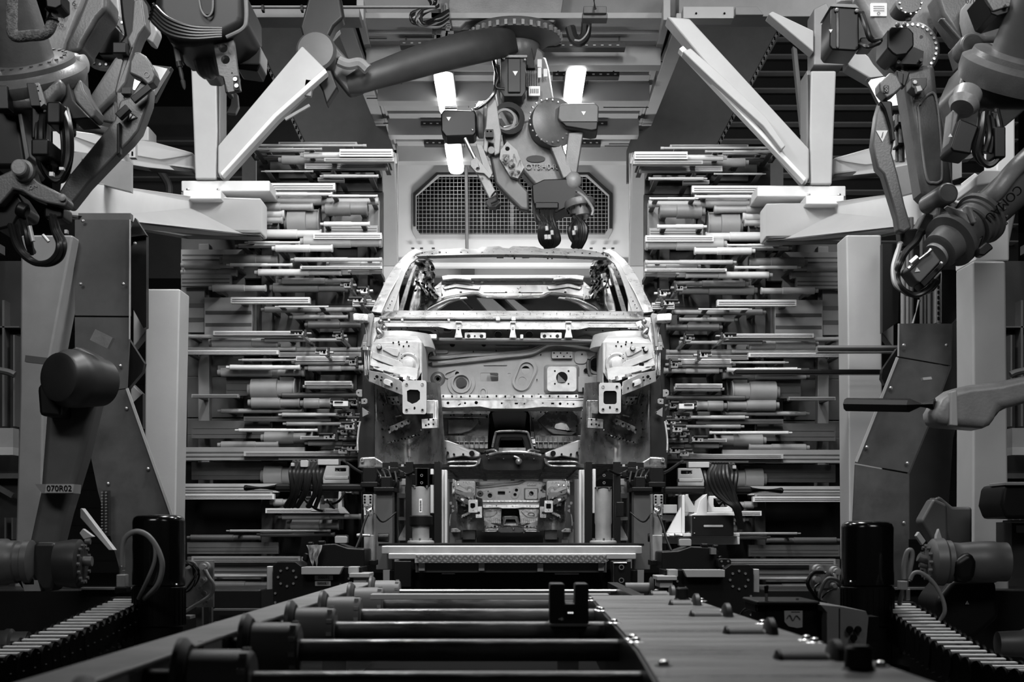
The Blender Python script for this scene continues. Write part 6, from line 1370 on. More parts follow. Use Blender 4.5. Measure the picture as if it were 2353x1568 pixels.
m = M(); tri(m, 2108, 621, 7, 5.675, down=False, rot=8); sub(T, o, 'warning_triangle', m, LABEL); m = M(); m.tube([P(2138, 576, 5.66), P(2110, 598, 5.66), P(2087, 618, 5.66)], .008, sm=1); m.ball(P(2164, 606, 5.66), .009, 10); m.ball(P(2139, 575, 5.66), .008, 10); m.cyl(P(2092, 606, 5.65), P(2108, 592, 5.65), .012); sub(T, o, 'steel_rod', m, STEEL)
m = M(); m.pr([(2250, 570), (2268, 555), (2278, 562), (2284, 570), (2262, 588), (2250, 586)], 5.7, .06); m.pr([(2224, 562), (2262, 540), (2250, 572), (2235, 586)], 5.78, .08); part(T, 'side_motor', m, BLACK, .006)
m = M(); m.pr([(2125, 488), (2150, 494), (2156, 510), (2120, 545), (2104, 530)], 6.0, .1); m.pr([(2068, 526), (2112, 524), (2108, 568), (2072, 570)], 6.0, .08); o = part(T, 'cable_gland', m, BLACK, .01)
cables(T, P, [[(2118, 530, 5.95), (2105, 555, 5.9), (2085, 575, 5.85), (2068, 600, 5.8), (2058, 630, 5.8), (2070, 660, 5.75), (2100, 678, 5.75), (2130, 668, 5.75), (2150, 645, 5.8)]], .009, 9, 6, seed=12)
cables(T, P, [[(2072, 560, 5.9), (2064, 585, 5.85), (2056, 620, 5.8), (2062, 655, 5.75), (2090, 676, 5.75)]], .010, 3, 4, mt=CABLE, seed=14)
m = M(); m.pr([(2130, 660), (2164, 625), (2162, 650), (2148, 668), (2136, 672)], 5.9, .08); part(T, 'lower_cover', m, BLACK, .008)

# ---- upper right corner robot D
T = thing('industrial_robot', 'grey robot in the upper right corner, bolted turret ring and cable loop', 'robot', P(2280, 400, 5.5))
d = 5.6
m = M(); m.pr([(2148, -20), (2236, -20), (2240, 40), (2248, 84), (2205, 92), (2190, 70), (2164, 30)], 6.1, .15); m.pr([(2160, 40), (2172, 40), (2220, 95), (2212, 100)], 6.0, .05); part(T, 'side_arm', m, ROBOT, .02)
m = M(); m.pr([(2236, -20), (2353, -20), (2353, 60), (2300, 94), (2262, 96), (2250, 84), (2235, 20)], 5.9, .2); o = part(T, 'upper_casting', m, ROBOTL, .025)
m = M(); m.text('070R', .03, P(2236, 3, 5.885), RX, .001); sub(T, o, 'stencil_marking', m, DARK)
m = M(); m.pr([(2258, -20), (2375, -20), (2375, 12), (2292, 37), (2278, 32)], 5.5, .2); m.mi = 1; m.pr([(2260, -10), (2353, -20), (2353, 4), (2282, 26)], 5.49, .02); m.bolt(P(2314, 12, 5.48), ZF, .012, .01); part(T, 'top_cover', m, [BLACK, ROBOT], .01)
m = M(); m.lathe(P(2222, 115, 5.9), ZF, [(-.05, .05), (.05, .052), (.07, .046)], 28); m.pr([(2200, 95), (2240, 88), (2262, 110), (2250, 150), (2215, 145)], 5.95, .15); part(T, 'joint_knob', m, ROBOT, .01)
a = P(2330, 140, 5.6); up = Vector((.22, -.62, 1)).normalized()
m = M(); m.lathe(a, up, [(-.10, .19), (-.06, .2), (-.02, .2), (0, .17), (.02, .165), (.03, .13)], 44); part(T, 'turret_ring', m, ROBOT); m = M(); m.bolts(a+up*.01, up, .15, 24, .008, .012); part(T, 'ring_bolt', m, BOLT)
m = M(); m.cyl(a, a+up*.45, .10, .085, n=32); part(T, 'tube', m, DGREY)
m = M(); m.pr([(2202, 192), (2230, 130), (2250, 118), (2262, 170), (2300, 190), (2370, 180), (2370, 248), (2290, 250), (2220, 245)], 5.6, .3); part(T, 'turret_housing', m, ROBOT, .04)
m = M(); m.lathe(P(2225, 215, 5.55), P(2206, 262, 5.5)-P(2225, 215, 5.55), [(0, .055), (.05, .052), (.06, .06), (.08, .05), (.09, .045)], 28); part(T, 'motor_neck', m, ROBOTL)
m = M(); m.pr([(2206, 272), (2250, 290), (2236, 330), (2232, 355), (2190, 348), (2184, 340)], 5.45, .15); m.mi = 1; m.pr([(2190, 250), (2204, 262), (2190, 330), (2180, 340)], 5.5, .1); o = part(T, 'black_motor', m, [BLACK, ROBOT], .008)
m = M(); tri(m, 2184, 312, 5, 5.44, down=False); sub(T, o, 'warning_triangle', m, LABEL)
cables(T, P, [[(2255, 255, 5.5), (2250, 300, 5.45), (2240, 350, 5.45), (2262, 378, 5.45), (2290, 360, 5.45), (2292, 300, 5.45), (2285, 255, 5.5)], [(2275, 258, 5.5), (2278, 310, 5.45), (2270, 350, 5.45)]], .011, 6, 7, seed=15)
m = M(); m.pr(rr(2285, 290, 2312, 362, 4), 5.4, .1); m.bx(2280, 255, 2300, 300, 5.45, .1); part(T, 'cable_clamp', m, BLACK, .008)
# ================================================================== lower sides
# ---- sheet metal guards
T = thing('guard_sheet', 'tall dark sheet metal guard at the left, screwed in three bent panels', 'guard', P(290, 1400, 7.0))
d = 7.0
m = M(); m.pr([(172, 505), (298, 505), (299, 726), (172, 725)], d, .02); part(T, 'upper_panel', m, SHIELD)
m = M(); m.pr([(172, 729), (298, 730), (297, 780), (291, 892), (215, 903), (172, 905)], d-.01, .02); part(T, 'middle_panel', m, SHIELD)
m = M(); m.pr([(180, 909), (215, 907), (291, 894), (300, 925), (396, 1190), (400, 1400), (300, 1400), (225, 1130)], d-.02, .02); part(T, 'lower_panel', m, SHIELD)
m = M(); m.beam(P(292, 893, d-.03), P(396, 1188, d-.03), .012); m.beam(P(299, 505, d-.02), P(298, 780, d-.02), .006); part(T, 'folded_edge', m, ALU)
for x, y in ((185, 653), (283, 653), (276, 841), (290, 939), (198, 973), (340, 1078), (248, 1112), (190, 508), (192, 368), (310, 560)):
    m = M(); m.lathe(P(x, y, d-.03), ZF, [(0, .009), (.004, .008), (.006, .004)], 12); part(T, 'screw', m, STEEL)
m = M(); m.pr([(300, 540), (336, 540), (336, 752), (330, 755), (300, 700)], 7.3, .05); m.pr([(293, 775), (331, 835), (327, 855), (292, 896)], 7.15, .05); m.pr([(290, 560), (310, 500), (336, 540), (300, 545)], 7.25, .05); m.pr([(306, 925), (328, 905), (328, 985), (325, 985)], 7.3, .05); part(T, 'black_backing', m, BLACK)
m = M(); m.bx(150, 350, 180, 505, 7.35, .05); m.bx(180, 490, 300, 506, 7.1, .05); part(T, 'upper_web', m, DGREY)
m = M(); m.bx(236, 1128, 250, 1232, 6.9, .03); m.mi = 1
for i in range(14):
    for k in (0, 1): m.pr(circ(234+k*9, 1132+i*7, 2.2, 6), 6.88, .01)
part(T, 'chain_strip', m, [DARK, STEEL])
T = thing('guard_sheet', 'tall dark sheet metal guard at the right, bent panels with screws below bundled pipes', 'guard', P(2080, 1400, 7.0))
m = M(); m.pr([(2065, 744), (2188, 744), (2184, 840), (2064, 819)], d, .02); part(T, 'upper_panel', m, SHIELD)
m = M(); m.pr([(2063, 822), (2183, 843), (2140, 960), (2088, 1086), (1966, 1064)], d-.01, .02); part(T, 'middle_panel', m, SHIELD)
m = M(); m.pr([(1966, 1068), (2088, 1090), (2088, 1400), (1958, 1400), (1960, 1200)], d-.02, .02); part(T, 'lower_panel', m, SHIELD)
m = M(); m.beam(P(2062, 822, d-.03), P(1967, 1062, d-.03), .012); m.beam(P(2065, 744, d-.02), P(2064, 819, d-.02), .006); part(T, 'folded_edge', m, ALU)
for x, y in ((2077, 794), (2175, 794), (2047, 892), (1992, 1028), (2085, 1065), (2077, 1202)):
    m = M(); m.lathe(P(x, y, d-.03), ZF, [(0, .009), (.004, .008), (.006, .004)], 12); part(T, 'screw', m, STEEL)
m = M(); m.pr([(2028, 560), (2070, 560), (2064, 740), (2028, 765)], 7.3, .05); m.pr([(2028, 850), (2062, 800), (2060, 840), (2034, 885), (2026, 870)], 7.15, .05); m.bx(2164, 620, 2230, 880, 7.4, .05); part(T, 'black_backing', m, BLACK)
for x, r_ in ((2075, .012), (2085, .01), (2094, .012), (2118, .01), (2126, .008), (2136, .012), (2146, .01), (2157, .012)):
    m = M(); m.cyl(P(x, 500, 7.2), P(x, 750, 7.2), r_, n=10); part(T, 'pipe', m, GREY if x % 2 else DGREY)
m = M(); m.tube([P(2098, 744, 7.1), P(2112, 690, 7.1)], .008, sm=1); m.bx(2150, 625, 2164, 742, 7.1, .02); m.mi = 1
for i in range(9): m.bx(2155, 632+i*12, 2159, 638+i*12, 7.09, .02)
part(T, 'slotted_strip', m, [GREY, HOLE])
m = M(); m.pr([(2190, 744), (2230, 700), (2226, 860), (2190, 1010), (2175, 1240), (2090, 1240), (2090, 1090), (2140, 970), (2186, 845)], 7.25, .05); part(T, 'side_sheet', m, DARK)
# ---- dark background cabinets at both picture edges
for s, lab in ((1, 'dark cabinet rack at the far left edge'), (-1, 'dark cabinet rack at the far right edge')):
    X = (lambda x: x) if s > 0 else (lambda x: 2356-x); f = lambda x, y, d: P(X(x), y, d)
    T = thing('cabinet_rack', lab, 'rack', f(20, 1400, 8.4))
    m = M(f); m.bx(-60, 600, 110, 1420, 8.6, .3); part(T, 'body', m, DARK)
    m = M(f); m.bx(-60, 984, 30, 1028, 8.4, .1); part(T, 'pale_panel', m, GREY); m = M(f); m.bx(-60, 1028, 30, 1046, 8.36, .1); part(T, 'pale_shelf', m, LIGHT)
    m = M(f); m.bx(-60, 750, 44, 753, 8.5, .1); m.bx(5, 690, 10, 980, 8.5, .1); m.bx(30, 770, 34, 980, 8.5, .1); m.bx(-60, 1088, 50, 1100, 8.5, .1); m.beam(f(-40, 1100, 8.5), f(30, 1140, 8.5), .03); m.bx(10, 1190, 14, 1240, 8.5, .1); m.bx(26, 1190, 30, 1240, 8.5, .1); m.bx(-60, 560, -2, 580, 8.5, .1); part(T, 'rack_bar', m, DGREY)
    m = M(f); m.tube([f(-10, 850, 8.3), f(20, 856, 8.3), f(34, 862, 8.3)], .02); part(T, 'pipe', m, DGREY)
# ---- lower left robot, dark, half lost before the column
T = thing('industrial_robot', 'dark robot low at the left with drum elbow, before the guard sheet', 'robot', P(150, 1360, 5.9))
d = 5.9
m = M(); m.pr([(105, 930), (225, 905), (190, 1050), (150, 1180), (130, 1260), (62, 1260), (90, 1130)], d+.15, .15); part(T, 'lower_arm', m, DGREY, .03)
m = M(); m.lathe(P(175, 872, d), (-.5, -1, 0), [(-.15, .10), (0, .12), (.05, .12), (.08, .10), (.10, .10), (.11, .08)], 36); part(T, 'elbow_drum', m, DARK)
m = M(); m.pr([(85, 890), (128, 845), (140, 865), (140, 960), (90, 955)], d, .15); part(T, 'motor', m, BLACK, .015)
m = M(); m.pr([(130, 830), (170, 790), (232, 820), (242, 860), (225, 905), (200, 925), (150, 880)], d+.06, .12); part(T, 'housing', m, DARK, .03)
m = M(); m.tube([P(-20, 600, 5.6), P(60, 660, 5.65), P(140, 770, 5.7), P(200, 850, 5.8)], .045, n=14) if 0 else m.beam(P(215, 770, d), P(255, 790, d), .03, .05); m.bx(180, 830, 183, 858, d-.05, .02); m.bx(115, 832, 118, 852, d-.05, .02); part(T, 'bright_fitting', m, ROBOTL)
m = M(); m.pr([(80, 1113), (170, 1113), (168, 1134), (96, 1134)], d+.05, .1); o = part(T, 'sign_carrier', m, GREY)
m = M(); m.pr([(106, 1113), (169, 1113), (166, 1133), (103, 1133)], d+.03, .01); sub(T, o, 'sign', m, LIGHT); m = M(); m.text('070R02', .034, P(136, 1123.2, d+.026), RX, .001); sub(T, o, 'sign_lettering', m, HOLE, label='dark sign lettering 070R02')
m = M(); m.pr([(78, 1245), (128, 1245), (134, 1300), (120, 1360), (60, 1360), (62, 1300)], d-.1, .15); part(T, 'base_casting', m, DARK, .02)
m = M(); m.lathe(P(0, 1292, d-.1), (1, 0, 0), [(-.1, .095), (.03, .095), (.04, .088), (.07, .088), (.075, .08), (.10, .08), (.105, .09), (.13, .09), (.14, .07)], 36); part(T, 'axis_drum', m, DGREY)
m = M(); c = P(150, 1296, d-.1); m.lathe(c, (1, 0, 0), [(-.03, .09), (.03, .1), (.06, .1), (.07, .085), (.075, .06)], 36); m.mi = 1; m.bolts(c+Vector((.07, 0, 0)), (1, 0, 0), .075, 14, .008, .012); m.cyl(c+Vector((.07, 0, .01)), c+Vector((.11, 0, .01)), .02); m.cyl(P(196, 1245, d-.15), P(208, 1245, d-.15), .012); part(T, 'axis_flange', m, [DARK, DGREY])
m = M(); m.pr([(14, 1300), (60, 1300), (100, 1360), (60, 1362), (48, 1350)], d-.12, .1); o = part(T, 'foot', m, BLACK, .01); m = M(); m.pr([(49, 1336), (56, 1336), (57, 1344), (78, 1344), (78, 1334), (86, 1334), (93, 1359), (56, 1359)], d-.13, .006); sub(T, o, 'pale_label', m, GREY)
m = M(); m.pr([(182, 1226), (190, 1215), (215, 1234), (192, 1240)], 5.6, .03); m.pr([(184, 1170), (188, 1168), (262, 1265), (250, 1265), (184, 1190)], 6.2, .05); part(T, 'pale_plate', m, LIGHT, .003)
m = M(); m.pr([(75, 740), (96, 738), (240, 790), (236, 800)], 6.5, .05) if 0 else m.beam(P(60, 825, 6.4), P(118, 832, 6.4), .03); part(T, 'cross_bracket', m, DGREY)
# ---- lower right robot base and pale welding gun
T = thing('industrial_robot', 'dark robot base low at the right with a bolted flange facing inwards', 'robot', P(2210, 1380, 5.9))
m = M(); c = P(2138, 1292, 5.8); m.lathe(c, (1, .0, 0), [(-.015, .06), (0, .085), (.01, .095), (.05, .098), (.06, .088), (.08, .088), (.09, .08), (.12, .078), (.2, .085), (.26, .085), (.27, .08), (.31, .08)], 36); part(T, 'axis_drum', m, DGREY)
m = M(); m.bolts(c+Vector((-.01, 0, 0)), (-1, 0, 0), .065, 12, .009, .015); m.cyl(c, c+Vector((-.05, 0, .02)), .018); m.cyl(c+Vector((0, 0, -.02)), c+Vector((-.045, 0, -.01)), .012); part(T, 'flange_bolt', m, DGREY)
m = M(); m.pr([(2190, 1330), (2290, 1330), (2300, 1420), (2240, 1470), (2160, 1470), (2150, 1380)], 5.9, .3); m.pr([(2190, 1290), (2230, 1265), (2250, 1290), (2240, 1340), (2200, 1340)], 5.7, .15); part(T, 'base_casting', m, BLACK, .03)
m = M(); m.pr([(2115, 1198), (2145, 1145), (2178, 1160), (2180, 1260), (2150, 1260), (2132, 1225)], 6.3, .1); m.pr([(2146, 1144), (2160, 1140), (2190, 1165), (2235, 1165), (2235, 1262), (2185, 1262)], 6.4, .1); part(T, 'lower_arm', m, DGREY, .02)
m = M(); m.pr([(2105, 1232), (2112, 1222), (2128, 1244), (2120, 1254)], 5.6, .03); m.pr([(2152, 1230), (2158, 1215), (2166, 1240), (2160, 1264), (2150, 1250)], 5.8, .03); part(T, 'pale_plate', m, LIGHT, .003)
m = M(); tri(m, 2223, 1387, 5, 5.89, down=False); part(T, 'warning_triangle', m, GREY)
T = thing('welding_gun', 'pale rounded welding gun held level before the right outer column', 'welding gun', P(2230, 980, 5.8))
m = M()
m.poly3([P(x, y, 5.7) for x, y in ((2148, 945), (2165, 915), (2196, 892), (2230, 884), (2300, 876), (2380, 858), (2380, 920), (2330, 934), (2300, 940), (2290, 962), (2282, 980), (2262, 984), (2150, 976))], (0, .2, 0)); part(T, 'body', m, ROBOTL, .035)
m = M(); m.pr([(2186, 900), (2200, 896), (2202, 980), (2184, 978)], 5.68, .05); part(T, 'band', m, LIGHT, .006)
m = M(); m.tube([P(2148, 930, 5.75), P(2090, 932, 5.8), P(1945, 930, 6.0)], .028, sm=1); part(T, 'black_shank', m, BLACK)
m = M(); m.tube([P(2160, 800, 7.5), P(1900, 803, 7.5)], .012, sm=1) if 0 else m.pr([(2120, 868), (2140, 866), (2142, 872), (2122, 874)], 5.9, .03); part(T, 'bright_tip', m, ALU)
T = thing('locating_arm', 'black level locating bar crossing before the right inner column, above the welding gun', 'locating bar', P(1980, 860, 7.4))
m = M(); m.bx(1690, 849, 2046, 860, 7.45, .06); part(T, 'bar', m, BLACK, .006); m = M(); m.bx(1880, 794, 2062, 810, 7.4, .06); m.mi = 1; m.bx(1880, 799, 2062, 804, 7.39, .02); part(T, 'slotted_bar', m, [GREY, DARK])
T = thing('control_box', 'black box sticking in at the right edge below the welding gun', 'box', P(2335, 1200, 6.0))
m = M(); m.pr([(2306, 1124), (2312, 1112), (2400, 1112), (2400, 1192), (2312, 1192), (2300, 1160)], 5.9, .3); part(T, 'housing', m, BLACK, .015); m = M(); m.bx(2310, 1108, 2400, 1116, 5.88, .2); m.bx(2322, 1196, 2400, 1202, 5.95, .1); part(T, 'lid', m, GREY, .004)
m = M(); m.bx(2325, 1200, 2400, 1330, 6.1, .2); m.mi = 1; m.bx(2336, 1208, 2400, 1225, 6.09, .02); m.mi = 0; part(T, 'lower_box', m, [DARK, GREY])
# ---- upright motors
for x, yt, lab in ((365, 1184, 'glossy black capped motor standing at the left, before the left inner column'), (1993, 1198, 'glossy black capped motor standing at the right, before the right guard sheet')):
    T = thing('upright_motor', lab, 'motor', P(x, 1500, 4.7), 'upright black motors')
    m = M(); c = P(x, 1344, 4.7); h = (1344-yt)/F*4.7; m.lathe(c, (0, 0, 1), [(0, .086), (.04, .086), (.045, .085), (h-.022, .085), (h-.010, .081), (h-.003, .072), (h, .055), (h+.001, .01)], 48); part(T, 'fan_cowl', m, GLOSS)
    m = M(); c = P(x, 1440, 4.7); m.lathe(c, (0, 0, 1), [(-.35, .08), (0, .08), (.005, .086), (.13, .086), (.135, .08)], 40)
    for a in range(28): m.box(c+Vector((math.cos(a*.2244)*.086, math.sin(a*.2244)*.0855, .065)), (.004, .003, .12), Matrix.Rotation(a*.2244, 3, 'Z'))
    part(T, 'finned_body', m, BLACK)
    m = M()
    for q in (-38, 40): m.ball(P(x+q, 1344 if x < 1000 else 1337, 4.63), .005, 8)
    part(T, 'cowl_screw', m, BOLT)
    m = M(); m.box(P(x, 1500, 4.7)+Vector((0, 0, -.25)), (.22, .22, .42)); part(T, 'pedestal', m, BLACK)
# ---- energy chains
SLAT = mat('chain_slat', .8, .4, metal=.3, var=.15)
def chain(lab, path, side, n):
    T = thing('energy_chain', lab, 'energy chain', P(*path[len(path)//2])-Vector((0, 0, .15)), 'energy chains')
    pts = [P(*p) for p in path]; seg = []
    tot = [0]
    for a, b in zip(pts, pts[1:]): tot.append(tot[-1]+(b-a).length)
    def at(t):
        t *= tot[-1]
        for i in range(len(pts)-1):
            if t <= tot[i+1] or i == len(pts)-2: return pts[i].lerp(pts[i+1], (t-tot[i])/(tot[i+1]-tot[i])), (pts[i+1]-pts[i]).normalized()
    for i in range(n):
        p, ax = at((i+.5)/n); wdt = .108; mt = [ALU, BLACK]
        m = M(); xr = Vector((1, 0, 0)); up = ax.cross(xr).normalized(); up = up if up.z > 0 else -up
        rot = Matrix((xr, ax, up)).transposed()
        L = tot[-1]/n
        m.box(p, (wdt, L*.3, .006), rot); part(T, 'slat', m, SLAT, .001)
        m = M(); m.box(p-up*.012-ax*L*.5, (wdt*.98, L*.9, .004), rot); m.box(p-up*.006+xr*.02-ax*L*.5, (.014, L*.5, .008), rot); part(T, 'link_bridge', m, BLACK)
        m = M()
        for k in (1, -1):
            c = p+xr*k*(wdt/2+.008)-up*.045
            m.loft([[c+ax*(L*.6*math.cos(a))+up*(.052*math.sin(a)) for a in [2*math.pi*j/12 for j in range(12)]], [c+xr*.008+ax*(L*.6*math.cos(a))+up*(.052*math.sin(a)) for a in [2*math.pi*j/12 for j in range(12)]]])
        m.mi = 1
        for k in (1, -1):
            for j in (-1, 1): m.ball(p+xr*k*(wdt/2+(.017 if k > 0 else -.001)*1)-up*(.03+.02*j)+ax*L*.2*j, .0035, 6)
        part(T, 'side_link', m, [BLACK, STEEL])
    m = M(); m.box(pts[0]+Vector((0, .03, -.06)), (.15, .08, .13)); part(T, 'end_bracket', m, BLACK, .006)
chain('slatted energy chain curving down to the lower left corner', [(304, 1377, 4.75), (255, 1398, 4.6), (200, 1424, 4.45), (145, 1449, 4.32), (90, 1473, 4.22), (45, 1490, 4.15), (0, 1503, 4.1), (-60, 1516, 4.05), (-140, 1530, 4.0)], -1, 23)
chain('slatted energy chain curving down to the lower right corner', [(2050, 1387, 4.75), (2095, 1412, 4.6), (2140, 1444, 4.45), (2180, 1470, 4.32), (2225, 1498, 4.22), (2270, 1517, 4.15), (2320, 1532, 4.1), (2380, 1542, 4.05), (2460, 1550, 4.0)], 1, 23)
# ---- plugs, cables and boxes beside the motors
T = thing('cable_loop', 'grey hose pair arching over the left black motor from a square plug', 'cable', P(320, 1378, 4.55))
m = M(); m.tube([P(282, 1312, 4.5), P(281, 1270, 4.5), P(287, 1238, 4.5), P(312, 1222, 4.5), P(340, 1232, 4.5), P(362, 1262, 4.5), P(373, 1300, 4.5), P(362, 1345, 4.52), P(332, 1376, 4.6)], .0085, n=12); part(T, 'thick_hose', m, CABLE)
m = M(); m.tube([P(312, 1222, 4.52), P(338, 1232, 4.5), P(355, 1255, 4.5), P(355, 1290, 4.5), P(340, 1330, 4.52), P(318, 1376, 4.6)], .006, n=10); part(T, 'thin_hose', m, CABLE)
m = M(); m.pr(rr(267, 1321, 288, 1350, 2), 4.48, .04); m.mi = 1; m.cyl(P(280, 1322, 4.5), P(281, 1300, 4.5), .009); m.mi = 2; m.pr(rr(263, 1350, 290, 1364, 3), 4.48, .06); part(T, 'plug', m, [ALU, STEEL, BLACK], .003)
T = thing('connector_plate', 'steel plate with round plugs and tangled wires right of the left black motor', 'connector plate', P(460, 1396, 5.0))
m = M(); m.bx(425, 1289, 490, 1396, 5.05, .02); part(T, 'plate', m, STEEL); m = M()
m.lathe(P(473, 1303, 5.04), ZF, [(0, .018), (.03, .018), (.03, .012), (.045, .01)], 20); m.lathe(P(469, 1333, 5.04), ZF, [(0, .012), (.02, .012), (.02, .007), (.035, .006)], 16); m.lathe(P(436, 1300, 5.04), ZF, [(0, .014), (.03, .012)], 16); part(T, 'round_plug', m, ALU)
m = M()
for x, y, r_ in ((468, 1366, .013), (452, 1382, .008), (470, 1388, .007), (460, 1352, .008), (478, 1378, .006)): m.ring(P(x, y, 5.04), ZF, r_, r_*.6, .012, 16)
part(T, 'pressed_ring', m, STEEL)
m = M(); m.tube([P(471, 1308, 4.98), P(480, 1326, 4.97), P(491, 1345, 4.97), P(484, 1368, 4.98), P(448, 1392, 4.97), P(420, 1408, 4.97), P(398, 1412, 4.97)], .006, n=10); part(T, 'pale_cable', m, CABLE)
rnd = random.Random(31)
for k in range(7):
    m = M(); a = (420+rnd.random()*18, 1294+rnd.random()*6); m.tube([P(415, 1300+k*2, 4.97), P(a[0]+5, a[1]-4, 4.95), P(450+rnd.uniform(-6, 8), 1305+rnd.random()*14, 4.95), P(432+rnd.random()*16, 1345, 4.95), P(405+rnd.random()*24, 1366, 4.95), P(358+rnd.random()*10, 1380+rnd.random()*8, 4.9)], .0035, n=7); part(T, 'wire', m, CABLE if k % 2 else RUBBER)
m = M(); m.bx(356, 1416, 437, 1424, 4.9, .08); part(T, 'shelf', m, GREY, .002); m = M(); m.bx(451, 1396, 464, 1840, 5.1, .03); m.bx(480, 1396, 486, 1450, 5.1, .03); part(T, 'stay', m, DGREY)
T = thing('floor_bracket', 'grey bolted bracket plate under the left energy chain', 'bracket', P(310, 1540, 4.6))
m = M(); m.pr([(340, 1426), (362, 1424), (359, 1515), (320, 1536), (266, 1537), (264, 1466), (342, 1462)], 4.7, .03); part(T, 'plate', m, DGREY, .003)
m = M()
for x, y in ((278, 1486), (344, 1487), (278, 1524)): m.lathe(P(x, y, 4.69), ZF, [(0, .009), (.006, .008), (.012, .005)], 10)
part(T, 'bolt', m, STEEL)
T = thing('floor_bracket', 'grey bolted bracket plate under the right energy chain', 'bracket', P(2040, 1540, 4.6))
m = M(); m.pr([(1998, 1478), (2010, 1470), (2100, 1480), (2090, 1530), (2040, 1538), (1998, 1520)], 4.7, .03); part(T, 'plate', m, DGREY, .003)
m = M()
for x, y in ((2008, 1500), (2075, 1500)): m.lathe(P(x, y, 4.69), ZF, [(0, .009), (.006, .008), (.012, .005)], 10)
part(T, 'bolt', m, STEEL)
T = thing('connector_plate', 'steel plate with round plugs and hoses left of the right black motor', 'connector plate', P(1895, 1400, 5.0))
m = M(); m.bx(1862, 1299, 1926, 1352, 5.05, .02); m.bx(1890, 1352, 1934, 1840, 5.06, .04); part(T, 'plate', m, STEEL)
m = M(); m.lathe(P(1878, 1310, 5.04), ZF, [(0, .02), (.03, .018), (.03, .012), (.045, .01)], 20); m.lathe(P(1917, 1314, 5.04), ZF, [(0, .02), (.03, .018), (.03, .012), (.045, .01)], 20); m.lathe(P(1875, 1332, 5.04), ZF, [(0, .014), (.03, .012)], 16); m.lathe(P(1914, 1346, 5.04), ZF, [(0, .012), (.03, .008)], 16); part(T, 'round_plug', m, ALU)
m = M(); m.tube([P(1917, 1316, 4.98), P(1924, 1340, 4.96), P(1933, 1352, 4.96)], .0055, n=10); m.tube([P(1880, 1388, 4.96), P(1885, 1360, 4.94), P(1900, 1332, 4.93), P(1920, 1332, 4.93), P(1934, 1344, 4.95)], .006, n=10); part(T, 'pale_cable', m, CABLE)
m = M(); m.tube([P(1895, 1316, 4.97), P(1868, 1318, 4.94), P(1856, 1340, 4.93), P(1866, 1362, 4.94), P(1882, 1382, 4.95), P(1900, 1388, 4.95)], .007, n=10); m.tube([P(1885, 1340, 4.97), P(1872, 1352, 4.95), P(1880, 1372, 4.95)], .004); m.tube([P(1888, 1375, 4.95), P(1900, 1362, 4.94), P(1912, 1356, 4.95)], .003); part(T, 'black_cable', m, RUBBER)
T = thing('pneumatic_unit', 'black box with upright lever and pale sticker, grey casting with three knobs', 'drive unit', P(1860, 1520, 4.2))
d = 4.2
m = M(); m.pr([(1758, 1392), (1880, 1390), (1882, 1480), (1885, 1530), (1850, 1530), (1758, 1478)], d, .25); m.bx(1736, 1386, 1745, 1408, d+.05, .2); m.bx(1740, 1382, 1885, 1392, d-.02, .28); part(T, 'box', m, BLACK, .006)
m = M(); m.cyl(P(1761, 1386, d), P(1761, 1362, d), .0045); m.mi = 1; m.lathe(P(1761, 1364, d), (0, 0, 1), [(0, .005), (.01, .006), (.022, .007), (.024, .005)], 16); part(T, 'lever', m, [STEEL, BLACK])
m = M(); m.pr([(1802, 1404), (1844, 1404), (1844, 1442), (1832, 1444), (1812, 1440), (1803, 1430)], d-.003, .003); m.mi = 1; m.bx(1818, 1406, 1838, 1408, d-.004, .001); m.tube([P(1808, 1422, d-.005), P(1815, 1414, d-.005), P(1822, 1426, d-.005), P(1830, 1415, d-.005), P(1839, 1424, d-.005)], .0015); part(T, 'sticker', m, [LIGHT, DGREY])
m = M(); m.pr([(1884, 1390), (1930, 1394), (1990, 1405), (1996, 1420), (1985, 1545), (1900, 1545), (1900, 1408)], d-.05, .25); m.mi = 1; m.bx(1928, 1398, 1931, 1545, d-.053, .01); m.mi = 0; part(T, 'casting', m, [GREY, DARK], .015)
m = M()
for x, y in ((1951, 1447), (1970, 1447), (1960, 1466)): m.lathe(P(x, y, d-.05), ZF, [(0, .008), (.008, .011), (.016, .008)], 16)
part(T, 'knob', m, BLACK)
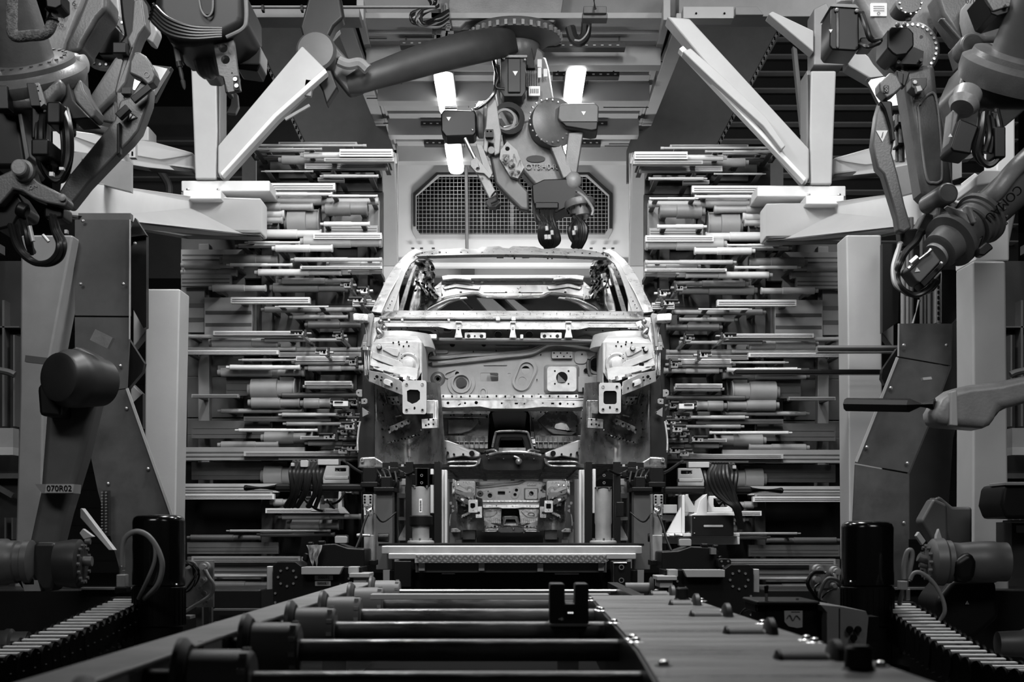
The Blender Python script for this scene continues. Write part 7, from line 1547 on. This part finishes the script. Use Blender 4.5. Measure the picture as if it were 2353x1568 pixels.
m = M(); m.lathe(P(1832, 1386, d+.05), (0, 0, 1), [(0, .008), (.006, .008), (.008, .005), (.014, .004)], 12); m.bolt(P(1851, 1383, d+.1), (0, 0, 1), .005, .005); m.bolt(P(1866, 1385, d+.1), (0, 0, 1), .005, .005); part(T, 'cap_screw', m, DGREY)
m = M(); m.tube([P(1704, 1412, d+.4), P(1715, 1400, d+.35), P(1736, 1396, d+.2)], .006); m.bx(1983, 1418, 2020, 1476, d+.1, .1); part(T, 'side_hose', m, BLACK)
T = thing('cable_loop', 'two grey hoses rising and looping beside the right black motor', 'cable', P(2075, 1388, 4.6))
m = M(); m.tube([P(2078, 1338, 4.55), P(2077, 1300, 4.55), P(2084, 1270, 4.55), P(2094, 1266, 4.55), P(2096, 1282, 4.55), P(2088, 1320, 4.55), P(2074, 1360, 4.6), P(2067, 1388, 4.65)], .008, n=12); part(T, 'thick_hose', m, CABLE)
m = M(); m.tube([P(2090, 1336, 4.5), P(2100, 1318, 4.5), P(2118, 1318, 4.5), P(2145, 1340, 4.5), P(2165, 1375, 4.5), P(2171, 1405, 4.5), P(2160, 1428, 4.52)], .0065, n=12); part(T, 'thin_hose', m, CABLE)
m = M(); m.bx(2069, 1336, 2086, 1356, 4.5, .04); m.mi = 1; m.bx(2082, 1354, 2092, 1380, 4.52, .03); part(T, 'plug', m, [ALU, STEEL], .002)
# dark machine beds low at both sides
for s, lab in ((1, 'black machine bed low at the left behind the motor'), (-1, 'black machine bed low at the right behind the motor')):
    X = (lambda x: x) if s > 0 else (lambda x: 2358-x); f = lambda x, y, d: P(X(x), y, d)
    T = thing('machine_bed', lab, 'machine bed', f(300, 1520, 6.4)-Vector((0, 0, .3)))
    m = M(f); m.bx(-60, 1355, 600, 1640, 6.5, .4); part(T, 'body', m, BLACK, .01); m = M(f); m.bx(180, 1352, 300, 1356, 6.45, .1); m.bx(490, 1400, 610, 1404, 6.4, .05); m.bx(490, 1430, 560, 1433, 6.4, .05); part(T, 'edge_trim', m, DGREY)
    m = M(f); m.lathe(f(10, 1480, 5.8), (1, 0, 0), [(-.1, .05), (0, .055), (.01, .062), (.03, .062), (.04, .05), (.1, .05)], 24); part(T, 'pipe_flange', m, DGREY)
